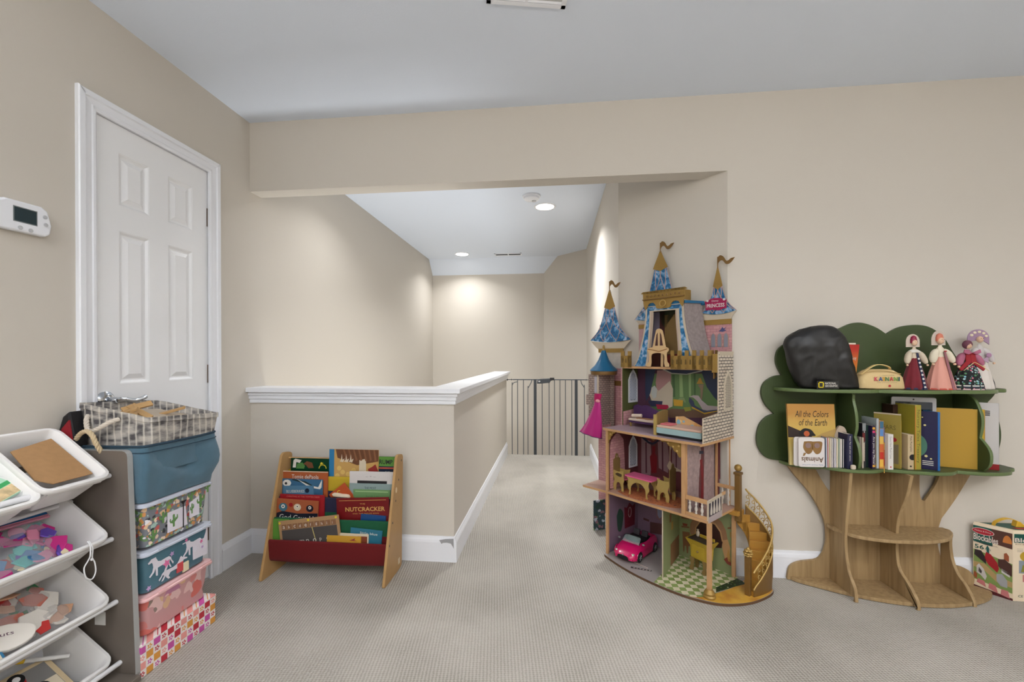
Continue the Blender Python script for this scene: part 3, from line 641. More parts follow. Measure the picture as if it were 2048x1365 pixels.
MB().loft([[(p.x, p.y, p.z) for p in tp], [(p.x+(.0025 if p.x > -1.42 else 0), p.y-(.002 if p.y < 1.36 else 0), p.z+.002) for p in tp], [(p.x+(.003 if p.x > -1.42 else 0), p.y-(.003 if p.y < 1.36 else 0), p.z-.016) for p in tp], [(p.x+(.0 if p.x > -1.42 else 0), p.y, p.z-.017) for p in tp]], cap=False).build('folded_hem', M_str, gk, smooth=True)
M_rope = mat('cotton_rope', (214, 204, 190), .9, bump=.3, bscale=200); M_rope2 = mat('jute_rope', (204, 184, 150), .9, bump=.3, bscale=200)
def rope(name, pts, m, par, r=.0072):
    C = [Vector(p) for p in spl(pts, 14)]
    for s in range(3):
        tw = []; L = 0
        for i, p in enumerate(C):
            t = (C[min(i+1, len(C)-1)]-C[max(i-1, 0)]).normalized(); u = t.orthogonal().normalized() if i == 0 else (u-t*u.dot(t)).normalized(); v_ = t.cross(u)
            if i: L += (p-C[i-1]).length
            a = L/.034*2*pi+s*2*pi/3
            tw.append(tuple(p+(u*cos(a)+v_*sin(a))*r*.5))
        MB().tube(tw, r*.62, 7).build(name, m, par, smooth=True)
rope('rope_handle_strand', [(-1.655, 1.352, .905), (-1.645, 1.335, .892), (-1.635, 1.328, .868), (-1.612, 1.318, .853), (-1.575, 1.312, .862), (-1.545, 1.322, .882), (-1.528, 1.344, .893)], M_rope, gk)
bh = thing('rope_handle', 'tan jute rope loop of the blue fabric bin, hanging in front of the striped basket', 'rope handle', (0, 0, 0))
bpy.data.objects.remove(bh)
rope('rope_handle_strand', [(-1.69, 1.318, .782), (-1.66, 1.308, .815), (-1.625, 1.298, .846), (-1.59, 1.290, .858), (-1.566, 1.288, .845), (-1.556, 1.292, .815), (-1.553, 1.31, .778)], M_rope2, bb)
# wooden blocks showing over the basket rim
M_blk = mat('beech_block', (182, 146, 98), .6, var=.08, vscale=40)
Mfill = mat('tan_cloth', (182, 168, 150), .9, var=.1)
pl = thing('wooden_planks', 'pile', 'x'); bpy.data.objects.remove(pl)
rnd = random.Random(5)
for i, (x, y, z, rx, ry, rz, lab) in enumerate(((-1.56, 1.385, .908, 20, -18, 30, 'leftmost tan wooden plank in the striped basket'), (-1.54, 1.41, .915, -35, 22, -50, 'crossed wooden plank, front, over the striped basket rim'), (-1.55, 1.43, .926, 45, -12, 65, 'highest wooden plank sticking up from the striped basket'), (-1.53, 1.42, .908, 20, 30, 10, 'wooden plank beneath the crossed ones in the striped basket'), (-1.50, 1.52, .898, 8, -16, 35, 'single wooden plank at the far end of the striped basket'))):
    t = thing('wooden_plank', lab, 'plank', (x, y, z), group='building planks in the striped basket', rot=(R(rx), R(ry), R(rz)))
    box('plank', (-.045, -.0115, -.004), (.045, .0115, .004), M_blk, t, bevel=.001)
tc = thing('folded_cloth', 'tan cloth filling the striped basket', 'cloth', (0, 0, 0))
MB().loft([gring(.80, .012, .0), gring(.86, .03, .004), gring(.88, .07, .008)], cap=True).build('cloth', Mfill, tc, smooth=True)
# black bag with red panel behind
rb = thing('black_bag', 'black bag with a dark red panel wedged behind the striped basket', 'bag', (0, 0, 0))
MB().prism([(-1.715, .79), (-1.705, .86), (-1.69, .905), (-1.665, .925), (-1.64, .80)], 'y', 1.295, 1.34).build('bag_body', mat('black_nylon', (24, 24, 27), .5), rb, bevel=.006)
MB().prism([(-1.700, .80), (-1.688, .865), (-1.66, .895), (-1.645, .80)], 'y', 1.291, 1.297).build('red_panel', mat('dark_red_nylon', (140, 22, 34), .6), rb, bevel=.001)
# ================================================================== SLING BOOK RACK
M_ply = mat('birch_ply_face', (178, 140, 90), .5, var=.05, vscale=10); M_plye = mat('ply_edge', (172, 132, 86), .6)
rack = thing('book_rack', 'wooden book rack with red, green, navy and yellow fabric slings', 'book rack', (0, 0, 0))
SIDE = segs([(1.944, .012), (1.944, .004), (1.952, .0)], [(1.952, 0), (2.14, 0), (2.172, .02)], [(2.172, .02), (2.196, .575)], [(2.196, .575), (2.180, .590), (2.13, .598), (2.108, .585)], [(2.108, .585), (1.944, .012)], n=4)
for x0 in (-1.452, -.822): prism('side_panel', SIDE, 'x', x0, x0+.014, M_ply, rack, bevel=.002)
RODS = [(2.004, .178), (2.046, .275), (2.088, .372), (2.130, .468), (2.168, .560)]
sc_ = mat('screw_dark', (60, 50, 44), .4, .6)
for y, z in RODS:
    MB().tube([(-1.438, y, z), (-.822, y, z)], .0055, 10).build('dowel', M_ply, rack, smooth=True)
    for x in (-.8085, -1.4515): MB().prism(circ(y, z, .005, 8, ry=.006), 'x', x, x+(.001 if x > -1 else -.001)).build('screw', sc_, rack)
MB().prism(rrect(2.118, .03, 2.142, .06, .002), 'x', -.8081, -.8072).build('price_sticker', mat('sticker_clear', (214, 196, 160), .4), rack)
MB().prism(circ(2.095, .425, .011, 12, ry=.015), 'x', -.8081, -.8072).build('worn_patch', mat('pale_wood_wear', (226, 206, 170), .6), rack)
SC = [('red_sling', (100, 9, 13)), ('green_sling', (18, 84, 52)), ('navy_sling', (34, 32, 58)), ('yellow_sling', (184, 156, 36))]
for i, (nm, c) in enumerate(SC):
    (ya, za), (yb, zb) = RODS[i], RODS[i+1]
    depth = (.105, .10, .10, .10)[i]
    prof = [(ya+.007, za-.006), (ya+.006, za+.004), (ya, za+.0075), (ya-.0065, za+.004), (ya-.0075, za-.008), (ya-.006, za-.045), (ya-.001, za-depth*.85), (ya+.010, za-depth), (ya+.022, za-depth*1.02), (ya+.031, za-depth*.85), (ya+.034, za-.03), (ya+.0335, za+.03)]
    inner_ = spl(prof, 4); 
    rings = []
    outer = []
    for k, (y, z) in enumerate(inner_):
        a = Vector(inner_[max(k-1, 0)]); b = Vector(inner_[min(k+1, len(inner_)-1)]); t = (b-a).normalized(); outer.append((y+t.y*-.0, z)); 
    ring2 = []
    pts3 = [Vector(p) for p in inner_]; off = []
    for k in range(len(pts3)):
        t = (pts3[min(k+1, len(pts3)-1)]-pts3[max(k-1, 0)]).normalized(); off.append(pts3[k]+Vector((t.y, -t.x))*-.0016)
    loop = pts3+off[::-1]
    nxs = 12
    for j in range(nxs+1):
        x = -1.4375+(.6145)*j/nxs; s = sin(pi*j/nxs)
        rings.append([(x, p.x-.004*s*mnoise.noise(Vector((x*9, p.y*12, i))), p.y-.006*s*max(0, (za-p.y)/depth)) for p in loop])
    MB().loft(rings, cap=True).build(nm, mat(nm, c, .85, bump=.2, bscale=500, sheen=.05), rack, smooth=True)
RG = 'picture books in the sling rack'
ROWS = [(3, .012, 2.17), (3, 0, 2.15), (3, .012, 2.17), (2, .022, 2.12), (2, .011, 2.10), (2, 0, 2.10), (2, .022, 2.12), (2, .011, 2.10), (2, 0, 2.09), (2, 0, 2.11),
        (1, .022, 2.06), (1, 0, 2.04), (1, .011, 2.06), (1, 0, 2.03), (0, .011, 2.0), (0, .022, 1.99), (0, .011, 1.975), (0, 0, 1.97), (0, .026, 2.0)]
M_page = mat('book_pages', (232, 224, 204), .8)
def face_book(name_label, x0, x1, zt, y, hgt, th, cover, lean=R(14), roll=0., group=RG, title=None, rounded=0., cat='book', cz=None):
    """book seen face on, top edge at (y, zt); leans back by `lean`; returns (root, W, H) with face at local y=0, local z up from bottom"""
    W = x1-x0
    row, off, ym = ROWS.pop(0); (ya, za) = RODS[row]; yb = ya+.008+off*.56; zb = za-.086; lean = R(2.2)
    hgt0 = (zt-zb)/cos(lean); yt = yb+hgt0*sin(lean); k = yt/ym
    x0, x1, zt = x0*k, x1*k, 1.1116-(1.1116-zt)*k; W = x1-x0; sh = (zt-zb)/cos(lean)-hgt
    th = min(th, .006)
    t = thing('picture_book', name_label, cat, ((x0+x1)/2, yb, zb), group=group, rot=(-lean, roll, 0))
    T0 = Matrix.Translation((0, 0, 0)); hgt2 = hgt; lo = -sh
    t.location = Vector((0, 0, 0)); t.matrix_world = Matrix.Translation(((x0+x1)/2, yb, zb)) @ Matrix.Rotation(-lean, 4, 'X') @ Matrix.Translation((0, 0, sh)) @ Matrix.Translation((0, 0, hgt)) @ Matrix.Rotation(roll, 4, 'Y') @ Matrix.Translation((0, 0, -hgt))
    MB().box((-W/2, 0, lo), (W/2, .0022, hgt)).build('front_cover', cover, t, bevel=.0008)
    MB().box((-W/2, th-.0022, lo), (W/2, th, hgt)).build('back_cover', cover, t, bevel=.0008)
    MB().box((-W/2, .0005, lo), (-W/2+.0025, th-.0005, hgt)).build('spine', cover, t)
    MB().box((-W/2+.0025, .0022, lo+.003), (W/2-.003, th-.0022, hgt-.003)).build('page_block', M_page, t)
    return t, W, hgt
def fp(t, nm, pts, m, d=.0006, dep=0.): return prism(nm, pts, 'y', -d-dep, -dep, m, t)
def C(n, c=(128, 128, 128), r=.45): return mat(n, tuple(v*.93 for v in c), r, spec=.4)
INKW = C('ink_white', (238, 234, 224)); INKB = mat('ink_black', (30, 28, 30), .6); INKG = C('ink_gold', (214, 168, 92))
# back row
t, W, H = face_book('dark green picture book at the rack top left, with a cow and a yellow arc', -1.430, -1.185, .558, 2.132, .20, .012, C('bottle_green_cover', (10, 62, 38), .25), R(8))
fp(t, 'cow_print', [(-.11, .15), (-.105, .19), (-.095, .197), (-.06, .19), (-.07, .175), (-.09, .18), (-.092, .15)], INKW); fp(t, 'grass_print', [(-.09, .145), (-.085, .172), (-.055, .178), (-.04, .16), (-.045, .145)], C('leaf_green', (86, 140, 70))); fp(t, 'deer_print', [(-.05, .17), (-.03, .185), (0, .178), (.01, .15), (-.02, .148), (-.035, .165)], C('bark_brown', (120, 72, 44)))
fp(t, 'arc_print', circ(.06, .148, .022, 12, 0, pi)+circ(.06, .148, .018, 12, 0, pi)[::-1], C('lemon_yellow', (232, 214, 50)), .0008); fp(t, 'dot_print', [(.045, .168), (.065, .176), (.05, .182)], C('lemon_yellow', (232, 214, 50)))
t, W, H = face_book('tall brown and tan picture book with a blue spine strip, highest in the rack', -1.198, -.925, .616, 2.128, .26, .014, C('tan_cover', (206, 164, 96), .3), R(8))
fp(t, 'roof_print', [(-.10, .26), (.136, .26), (.136, .20), (.02, .178), (-.09, .215)], C('roof_brown', (112, 70, 44)))
for i in range(7): fp(t, 'beam_print', [(-.06+.028*i, .26), (-.052+.028*i, .26), (-.03+.026*i, .205), (-.04+.026*i, .20)], C('beam_brown', (140, 94, 62)), .0004, .0006)
fp(t, 'spine_strip', [(-.136, .0), (-.136, .26), (-.108, .26), (-.108, .0)], C('sky_blue_cover', (48, 128, 176)), .0008)
fp(t, 'door_print', [(.03, .13), (.032, .205), (.068, .212), (.07, .13)], C('cream_cover', (222, 208, 182)), .0008); fp(t, 'figure_print', [(.085, .14), (.08, .16), (.10, .17), (.12, .185), (.136, .15), (.136, .135)], C('oxblood', (150, 46, 40)), .0008)
for x in (-.07, -.045, -.02): fp(t, 'candle_print', [(x, .205), (x+.004, .235), (x+.008, .205), (x+.02, .212), (x+.012, .192), (x-.008, .196)], C('cream_cover'), .0004, .0007)
for x, z in ((-.08, .16), (-.06, .14), (-.09, .12), (0, .15), (-.03, .13)): fp(t, 'bread_print', circ(x, z, .013, 8), C('bread_yellow', (226, 190, 110)), .0008)
t, W, H = face_book('green and navy book titled Rump at the rack top right corner', -.932, -.832, .577, 2.150, .20, .014, C('navy_cover', (30, 44, 66), .35), R(8))
fp(t, 'green_band', [(-.05, .150), (-.05, .20), (.05, .20), (.05, .150)], C('apple_green', (96, 150, 60))); fp(t, 'red_stripe', [(-.05, .136), (-.05, .144), (.05, .144), (.05, .136)], C('brick_red', (200, 90, 70)))
text('lettering', 'RUMP', INKB, t, (-.046, -.001, .160), (.072, .024), bold=.02); text('lettering', '5-Minute', INKW, t, (-.012, -.001, .112), (.05, .012))
# row 2 (yellow sling)
t, W, H = face_book('orange brown book with Tomie dePaola lettering, left of the yellow sling', -1.442, -1.190, .502, 2.072, .22, .016, C('russet_cover', (176, 92, 50), .3), R(10))
fp(t, 'pale_border', [(-.126, .216), (-.126, .22), (.126, .22), (.126, .216)], C('cream_cover')); text('lettering', 'Tomie dePaola', INKW, t, (-.075, -.001, .182), (.15, .02)); fp(t, 'dark_panel', [(-.11, .02), (-.11, .172), (.105, .172), (.105, .02)], C('umber', (128, 62, 36)))
t, W, H = face_book('blue picture book with a white flower corner, in front of the russet book', -1.434, -1.208, .466, 2.056, .19, .010, C('denim_cover', (62, 108, 142), .3), R(11))
fp(t, 'flower_print', circ(-.085, .168, .024, 9, ry=.018), INKW); fp(t, 'flower_centre', circ(-.09, .166, .007, 8), INKB, .0003, .0007); fp(t, 'branch_print', [(-.06, .185), (0, .172), (.07, .142), (.085, .146), (.02, .178), (-.05, .19)], C('pine_dark', (22, 46, 44))); fp(t, 'white_wing', [(-.03, .19), (.04, .16), (.09, .15), (.11, .19), (.108, .15), (.1, .14), (.04, .148)], INKW, .0008)
t, W, H = face_book('slate blue book with small white title, lower of the two blue ones', -1.428, -1.260, .430, 2.042, .16, .008, C('slate_cover', (84, 130, 160), .35), R(12), roll=R(-2))
text('lettering', 'BLUEBERRIES', INKW, t, (-.065, -.001, .125), (.10, .014)); fp(t, 'moon_print', circ(.05, .135, .012, 12), C('navy_cover'))
t, W, H = face_book('white book with a thin grey crest and a black band, upper right in the rack', -1.070, -.834, .509, 2.085, .20, .020, C('white_cover', (222, 216, 212), .3), R(9))
text('lettering', '~ * ~', C('grey_ink', (120, 118, 120)), t, (-.03, -.001, .172), (.055, .006)); fp(t, 'black_band', [(-.075, .135), (-.075, .153), (.085, .153), (.085, .135)], INKB)
t, W, H = face_book('sage blue book titled The Most, under the white book', -1.062, -.832, .452, 2.072, .17, .014, C('sage_cover', (146, 166, 164), .4), R(10))
text('lettering', 'THE MOST', C('ink_teal', (52, 74, 78)), t, (-.032, -.001, .142), (.062, .012))
t, W, H = face_book('light green book with embossed frame, in front of the sage one', -1.036, -.838, .424, 2.056, .15, .018, C('leaf_cover', (116, 156, 100), .35), R(11))
fp(t, 'frame_print', [(-.088, .138), (-.088, .143), (.088, .143), (.088, .138)], C('leaf_pale', (166, 196, 140))); text('lettering', 'Sarah Lee', C('leaf_dark', (84, 122, 74)), t, (-.03, -.001, .112), (.07, .01))
t, W, H = face_book('small orange book lying tilted at the foot of the yellow sling', -1.190, -1.085, .418, 2.060, .11, .012, C('orange_cover', (192, 84, 40), .4), R(12), roll=R(-38))
for a in ((-.03, .06), (.0, .085)): fp(t, 'swirl_print', circ(a[0], a[1], .012, 10, .5, 4)+circ(a[0], a[1], .009, 10, .5, 4)[::-1], C('lemon_yellow'), .0008)
sh = thing('stuffed_toy', 'cream plush paw lying in the rack by the tilted orange book', 'soft toy', (-1.10, 2.10, .386), rot=(0, R(6), 0))
MB().loft([[(x, r*cos(a*pi/6), r*.8*sin(a*pi/6)) for a in range(12)] for x, r in ((-.055, .004), (-.045, .013), (-.02, .014), (.0, .012), (.02, .014), (.036, .013), (.044, .004))]).build('paw', mat('cream_plush', (222, 206, 180), .95, bump=.5, bscale=400), sh, smooth=True)
# row 3 (navy sling)
t, W, H = face_book('plain red book with small pink lettering along its top, behind God Gave Us', -1.418, -1.175, .398, 2.022, .18, .014, C('crimson_cover', (160, 28, 36), .35), R(12))
text('lettering', 'CHRISTMAS AT THE TOMTEN FARM', C('salmon_ink', (226, 120, 110)), t, (-.085, -.001, .166), (.18, .008))
t, W, H = face_book('rust picture book titled God Gave Us with three owl faces', -1.420, -1.195, .378, 2.002, .17, .020, C('rust_cover', (170, 92, 56), .35), R(13), roll=R(2))
fp(t, 'title_band', [(-.112, .0), (-.112, .096), (-.08, .108), (.0, .10), (.112, .108), (.112, 0)], C('ink_navy', (24, 28, 44))); text('lettering', 'God Gave Us', INKW, t, (-.095, -.0012, .066), (.2, .026))
for x, z, r, c in ((-.078, .128, .024, C('owl_teal', (66, 112, 130))), (.0, .132, .02, C('cream_cover')), (.068, .13, .02, C('ink_navy'))):
    fp(t, 'owl_print', circ(x, z, r, 12, ry=r*.9), c, .0008); fp(t, 'eye_print', circ(x, z+.004, r*.42, 10), INKW, .0004, .0009); fp(t, 'pupil_print', circ(x, z+.004, r*.18, 8), INKB, .0003, .0013)
fp(t, 'heart_print', circ(-.036, .142, .011, 10), C('crimson_cover'), .0008)
t, W, H = face_book('wide dark red book titled The Nutcracker in gold', -1.112, -.834, .392, 2.020, .18, .018, C('nutcracker_red', (118, 20, 24), .3), R(12), roll=R(-3))
text('lettering', 'THE', INKG, t, (-.014, -.001, .146), (.028, .007)); text('lettering', 'NUTCRACKER', INKG, t, (-.092, -.001, .112), (.21, .022), bold=.02); text('lettering', 'AND THE MOUSE KING', INKG, t, (-.055, -.001, .098), (.14, .006))
fp(t, 'frame_line', [(-.125, .166), (-.125, .168), (.125, .168), (.125, .166)], INKG)
t, W, H = face_book('small blue book with cream page edges in front of The Nutcracker', -.966, -.836, .318, 1.992, .12, .014, C('royal_cover', (22, 72, 128), .35), R(13), roll=R(3))
# row 4 (green sling)
t, W, H = face_book('brown alphabet picture book leaning in the green sling at the left', -1.388, -1.068, .302, 1.982, .165, .014, C('alphabet_tan', (178, 140, 100), .4), R(15), roll=R(-8))
fp(t, 'dark_panel', [(-.148, .032), (-.148, .118), (.148, .118), (.148, .032)], C('chalk_grey', (78, 74, 72))); 
for i, ch in enumerate('abcdefghij'): 
    fp(t, 'tile_print', [(-.146+.0295*i, .120), (-.146+.0295*i, .146), (-.120+.0295*i, .146), (-.120+.0295*i, .120)], C('tile_brown', (140, 100, 70)), .0004); text('lettering', ch, INKW, t, (-.140+.0295*i, -.001, .125), (None, .014))
for i, ch in enumerate('klmnopqr'): text('lettering', ch, INKW, t, (-.13+.036*i, -.0012, .044), (None, .018))
fp(t, 'door_line', [(.03, .03), (.034, .03), (.018, .12), (.014, .12)], C('lemon_pale', (206, 190, 120)), .0004, .0006)
for x, z in ((-.155, .155), (.0, .156), (.148, .155)): fp(t, 'yellow_dot', circ(x, z, .006, 8), C('lemon_yellow'), .001)
t, W, H = face_book('teal blue book with a pale top edge low at the right of the rack', -1.000, -.838, .262, 1.972, .12, .014, C('teal_cover', (44, 116, 140), .35), R(14), roll=R(4))
text('lettering', 'little blue', INKW, t, (-.03, -.001, .095), (.09, .012))
t, W, H = face_book('cream book with a brown corner picture, behind the yellow one at the front', -1.050, -.902, .244, 1.958, .11, .016, C('cream_cover'), R(14), roll=R(1))
fp(t, 'corner_print', [(.02, .06), (.02, .10), (.07, .10), (.07, .06)], C('umber'))
t, W, H = face_book('ochre yellow book with cream page edges at the very front of the rack', -1.112, -.938, .233, 1.944, .11, .016, C('ochre_cover', (208, 158, 52), .35), R(14))
fp(t, 'scribble_print', [(.03, .09), (.06, .102), (.055, .092), (.07, .088)], C('berry', (150, 50, 60)))
# fallen behind: green book edge at the left of the green sling
t, W, H = face_book('narrow green book showing at the left end of the green sling', -1.43, -1.33, .292, 2.008, .12, .012, C('apple_green'), R(12))
# ================================================================== BUILDING BLOCK CARTON (far right)
M_crt = mat('carton_cream', (232, 214, 186), .5); M_crg = mat('carton_green', (24, 84, 74), .45)
cx_ = thing('toy_carton', 'tall cream and green toy block carton with yellow handle, at the right edge', 'toy box', (2.058, 2.118, 0))
# local: x along the right hand face, y into the wall; left face is x=0 plane (slightly skewed to the room)
Wc, Dc, Hc = .19, .10, .318
cart = Matrix.Identity(4)
A = [(0, 0), (Wc, 0), (Wc-.076, .1), (-.076, .1)]
MB().prism(A, 'z', 0, Hc-.012).build('carton_body', M_crt, cx_, bevel=.0015)
MB().loft([[(x, y, Hc-.012) for x, y in A], [(x*.98+.003, y*.96+.004, Hc) for x, y in A]]).build('carton_top', M_crt, cx_)
import mathutils
lw = Vector((.076, .1)).length; lang = math.atan2(-.1, .076)
fl = bpy.data.objects.new('left_face_print', None); COL.objects.link(fl); fl.parent = cx_; fl.matrix_local = Matrix.Translation((-.076, .1, 0)) @ Matrix.Rotation(lang, 4, 'Z')
def lfp(nm, pts, m, d=.0006, dep=0): return prism(nm, [(p[0]*lw, p[1]*Hc) for p in pts], 'y', -d-dep, -dep, m, fl)
lfp('green_header', [(.01, .72), (.01, .955), (.48, .955), (.48, .80), (.74, .76), (.98, .73), (.98, .955), (.5, .955), (.5, .70), (.30, .70)], M_crg)
lfp('photo_header', [(.48, .75), (.48, .955), (.98, .955), (.98, .73)], C('photo_brown', (96, 60, 50)), .0008); lfp('orange_arc', circ(.86, .80, .11, 12, 0, pi), C('carton_orange', (214, 130, 60)), .001)
def oval_logo(par, cx, cz, rx, rz):
    prism('logo_oval', circ(cx, cz, rx, 20, ry=rz), 'y', -.0014, -.0008, C('carton_white', (240, 226, 214)), par); prism('logo_oval', circ(cx, cz, rx*.94, 20, ry=rz*.86), 'y', -.002, -.0014, C('logo_red', (190, 40, 56)), par)
    text('lettering', 'Melissa & Doug', C('carton_white'), par, (cx-rx*.72, -.0022, cz-rz*.22), (rx*1.44, rz*.5))
oval_logo(fl, .26*lw, .885*Hc, .036, .016)
text('lettering', 'Blockables', C('carton_white'), fl, (.02*lw, -.0012, .745*Hc), (.62*lw, .030), bold=.02)
text('lettering', 'Build & Play Theme Blocks', C('maroon_ink', (110, 44, 50)), fl, (.03*lw, -.0012, .70*Hc), (.6*lw, .006))
text('lettering', '56', M_crg, fl, (.05*lw, -.0012, .62*Hc), (.03, .020), bold=.02); text('lettering', 'PCS', M_crg, fl, (.32*lw, -.0012, .625*Hc), (.018, .008))
GR = [C('play_green', (140, 164, 90)), C('play_track', (196, 164, 110)), C('toy_crimson', (176, 36, 44)), C('toy_charcoal', (54, 44, 44)), C('toy_rust', (168, 90, 56)), C('toy_pink', (214, 130, 130)), C('cow_white', (220, 214, 210)), C('toy_brown', (84, 52, 46)), C('toy_teal', (40, 100, 96)), C('toy_grey', (176, 176, 178))]
lfp('field_print', [(.02, .16), (.02, .60), (.98, .52), (.98, .10)], GR[0]); lfp('track_print', [(.02, .34), (.02, .42), (.3, .42), (.6, .30), (.98, .26), (.98, .18), (.6, .2), (.3, .32)], GR[1], .0008)
for nm, pts, g in (('red_truck_print', [(.30, .50), (.34, .60), (.46, .58), (.62, .48), (.66, .40), (.62, .34), (.40, .42)], 2), ('truck_print', [(.04, .52), (.06, .60), (.22, .60), (.34, .50), (.34, .42), (.1, .50)], 3), ('dark_truck_print', [(.64, .44), (.64, .54), (.80, .56), (.97, .50), (.97, .34), (.76, .38)], 7), ('figure_print', [(.36, .60), (.34, .66), (.38, .70), (.42, .66), (.42, .58)], 8), ('figure_print', [(.78, .56), (.78, .64), (.84, .66), (.9, .62), (.9, .54)], 4),
                   ('cow_print', [(.10, .26), (.10, .36), (.16, .40), (.28, .34), (.36, .24), (.32, .18), (.2, .24)], 6), ('spot_print', [(.14, .28), (.16, .35), (.24, .30), (.22, .26)], 3), ('cow_print', [(.6, .22), (.6, .32), (.74, .34), (.86, .26), (.86, .16), (.7, .16)], 9), ('sign_print', [(.72, .36), (.72, .42), (.92, .38), (.92, .32)], 6),
                   ('pig_print', [(.10, .12), (.14, .18), (.3, .16), (.34, .08)], 5), ('pig_print', [(.40, .08), (.42, .16), (.58, .14), (.64, .04)], 5), ('pig_print', [(.70, .04), (.72, .12), (.88, .12), (.92, .02)], 5), ('dog_print', [(.02, .20), (.04, .28), (.12, .24), (.1, .16)], 4)):
    lfp(nm, pts, GR[g], .0005, .0009)
lfp('maroon_strip', [(.01, .0), (.01, .07), (.99, .03), (.99, .0)], C('maroon_band', (92, 32, 36)), .0010)
# right hand face
def rfp(nm, pts, m, d=.0006, dep=0): return prism(nm, [(p[0]*Wc, p[1]*Hc) for p in pts], 'y', -d-dep, -dep, m, cx_)
rfp('green_header', [(.02, .83), (.02, .955), (.98, .955), (.98, .83)], M_crg); oval_logo(cx_, .42*Wc, .92*Hc, .034, .012)
text('lettering', 'Blockables', C('carton_white'), cx_, (.03*Wc, -.0012, .84*Hc), (.9*Wc, .019), bold=.02)
text('lettering', 'Build & Play Blocks', C('maroon_ink'), cx_, (.04*Wc, -.0012, .80*Hc), (.5*Wc, .006))
for i, z in enumerate((.74, .72, .70)): text('lettering', 'easy to stack', C('grey_ink'), cx_, (.08*Wc, -.001, z*Hc), (.4*Wc, .004))
rfp('coin_print', circ(.30, .64, .16, 16, ry=.075), C('coin_gold', (206, 166, 50)))
rfp('photo_print', [(.12, .40), (.12, .58), (.9, .58), (.9, .40)], C('photo_blue', (150, 160, 170))); rfp('sand_print', [(.16, .42), (.2, .52), (.5, .5), (.7, .44), (.7, .41)], C('toy_olive', (150, 146, 60)), .0005, .0007); rfp('cow_print', [(.45, .43), (.48, .52), (.8, .54), (.85, .42)], GR[6], .0005, .0008); rfp('spot_print', [(.5, .46), (.54, .51), (.6, .48)], GR[3], .0004, .0014)
rfp('photo_print', [(.2, .28), (.2, .38), (.9, .38), (.9, .26)], GR[5]); rfp('scene_print', [(.22, .29), (.28, .36), (.5, .34), (.5, .28)], GR[0], .0005, .0007)
rfp('swoosh_print', [(.25, .20), (.5, .24), (.95, .20), (.95, .17), (.5, .2)], C('photo_blue')); text('lettering', 'create!', C('photo_blue'), cx_, (.35*Wc, -.001, .14*Hc), (.5*Wc, .012)); text('lettering', 'CE', M_crg, cx_, (.10*Wc, -.001, .06*Hc), (.02, .010))
MB().prism([(.02, .012), (.17, .010), (.10, .09), (-.055, .092)], 'z', Hc-.0005, Hc+.0008).build('green_top_print', M_crg, cx_)
MB().prism([(.04, .02), (.10, .02), (.085, .035), (.025, .035)], 'z', Hc+.0006, Hc+.0014).build('logo_oval', C('logo_red'), cx_)
hp = spl([(-.03, .055, Hc+.001), (-.02, .055, Hc+.018), (.02, .055, Hc+.034), (.06, .055, Hc+.027), (.09, .055, Hc+.0)], 7)
MB().loft([[(p[0], p[1]-.008, p[2]), (p[0], p[1]+.008, p[2]), (p[0], p[1]+.008, p[2]+.003), (p[0], p[1]-.008, p[2]+.003)] for p in hp]).build('handle', mat('handle_yellow', (222, 176, 52), .35), cx_, smooth=False)
MB().prism([(.055, Hc+.0), (.062, Hc+.026), (.076, Hc+.024), (.1, Hc)], 'y', .045, .068).build('handle_clip', mat('handle_yellow'), cx_, bevel=.002)
# ================================================================== TREE BOOKSHELF
M_oak = mat('oak_laminate', (196, 164, 118), .5, var=.05, vscale=6); 
def oak():
    q = NT('oak_grain', .5, .35); v = q.map((38, 38, 2.2)); n = q.noise(v, 1.6, 5, .4)
    return q.color(q.ramp(n, [(.3, (146, 120, 84)), (.5, (164, 137, 98)), (.7, (174, 148, 108))]))
M_oak = oak(); M_green = mat('tree_green', (62, 76, 42), .45, spec=.4, var=.03, vscale=30); M_greene = mat('tree_green_edge', (94, 112, 68), .3, spec=.5)
tree = thing('tree_bookshelf', 'tree shaped bookshelf with green cloud crown and oak trunk', 'bookshelf', (0, 0, 0))
YT = 2.224
CLOUD = segs([(1.113, .588), (1.055, .600), (1.018, .645), (1.008, .700), (1.022, .765), (1.055, .805), (1.090, .820)],
             [(1.090, .820), (1.048, .868), (1.030, .925), (1.044, .975), (1.085, 1.006), (1.126, 1.014)],
             [(1.126, 1.014), (1.100, 1.075), (1.110, 1.140), (1.160, 1.178), (1.21, 1.18)],
             [(1.21, 1.18), (1.30, 1.24), (1.395, 1.243)], [(1.395, 1.243), (1.45, 1.268), (1.50, 1.270), (1.56, 1.248), (1.608, 1.214)],
             [(1.608, 1.214), (1.664, 1.247), (1.736, 1.258), (1.80, 1.246), (1.86, 1.20), (1.90, 1.13), (1.93, 1.08)], [(1.93, 1.08), (2.0, 1.06), (2.06, 1.02), (2.082, .975), (2.085, .93), (2.052, .886)],
             [(2.052, .886), (2.09, .83), (2.108, .76), (2.108, .70), (2.093, .645), (2.068, .600), (1.95, .590), (1.6, .588), (1.113, .588)], n=6)
prism('crown_back', CLOUD, 'y', YT, YT+.017, M_green, tree, bevel=.0015)
CLIP = spl([(1.115, YT), (1.16, 2.17), (1.22, 2.125), (1.29, 2.108), (1.345, 2.112)], 5)
def shelf(nm, pts, z0, z1, m, me, bev=.004):
    o = prism(nm, pts, 'z', z0, z1, m, tree, bevel=bev, bseg=3)
    o.data.materials.append(me)
    for p in o.data.polygons:
        if abs(p.normal.z) < .5: p.material_index = 1
    return o
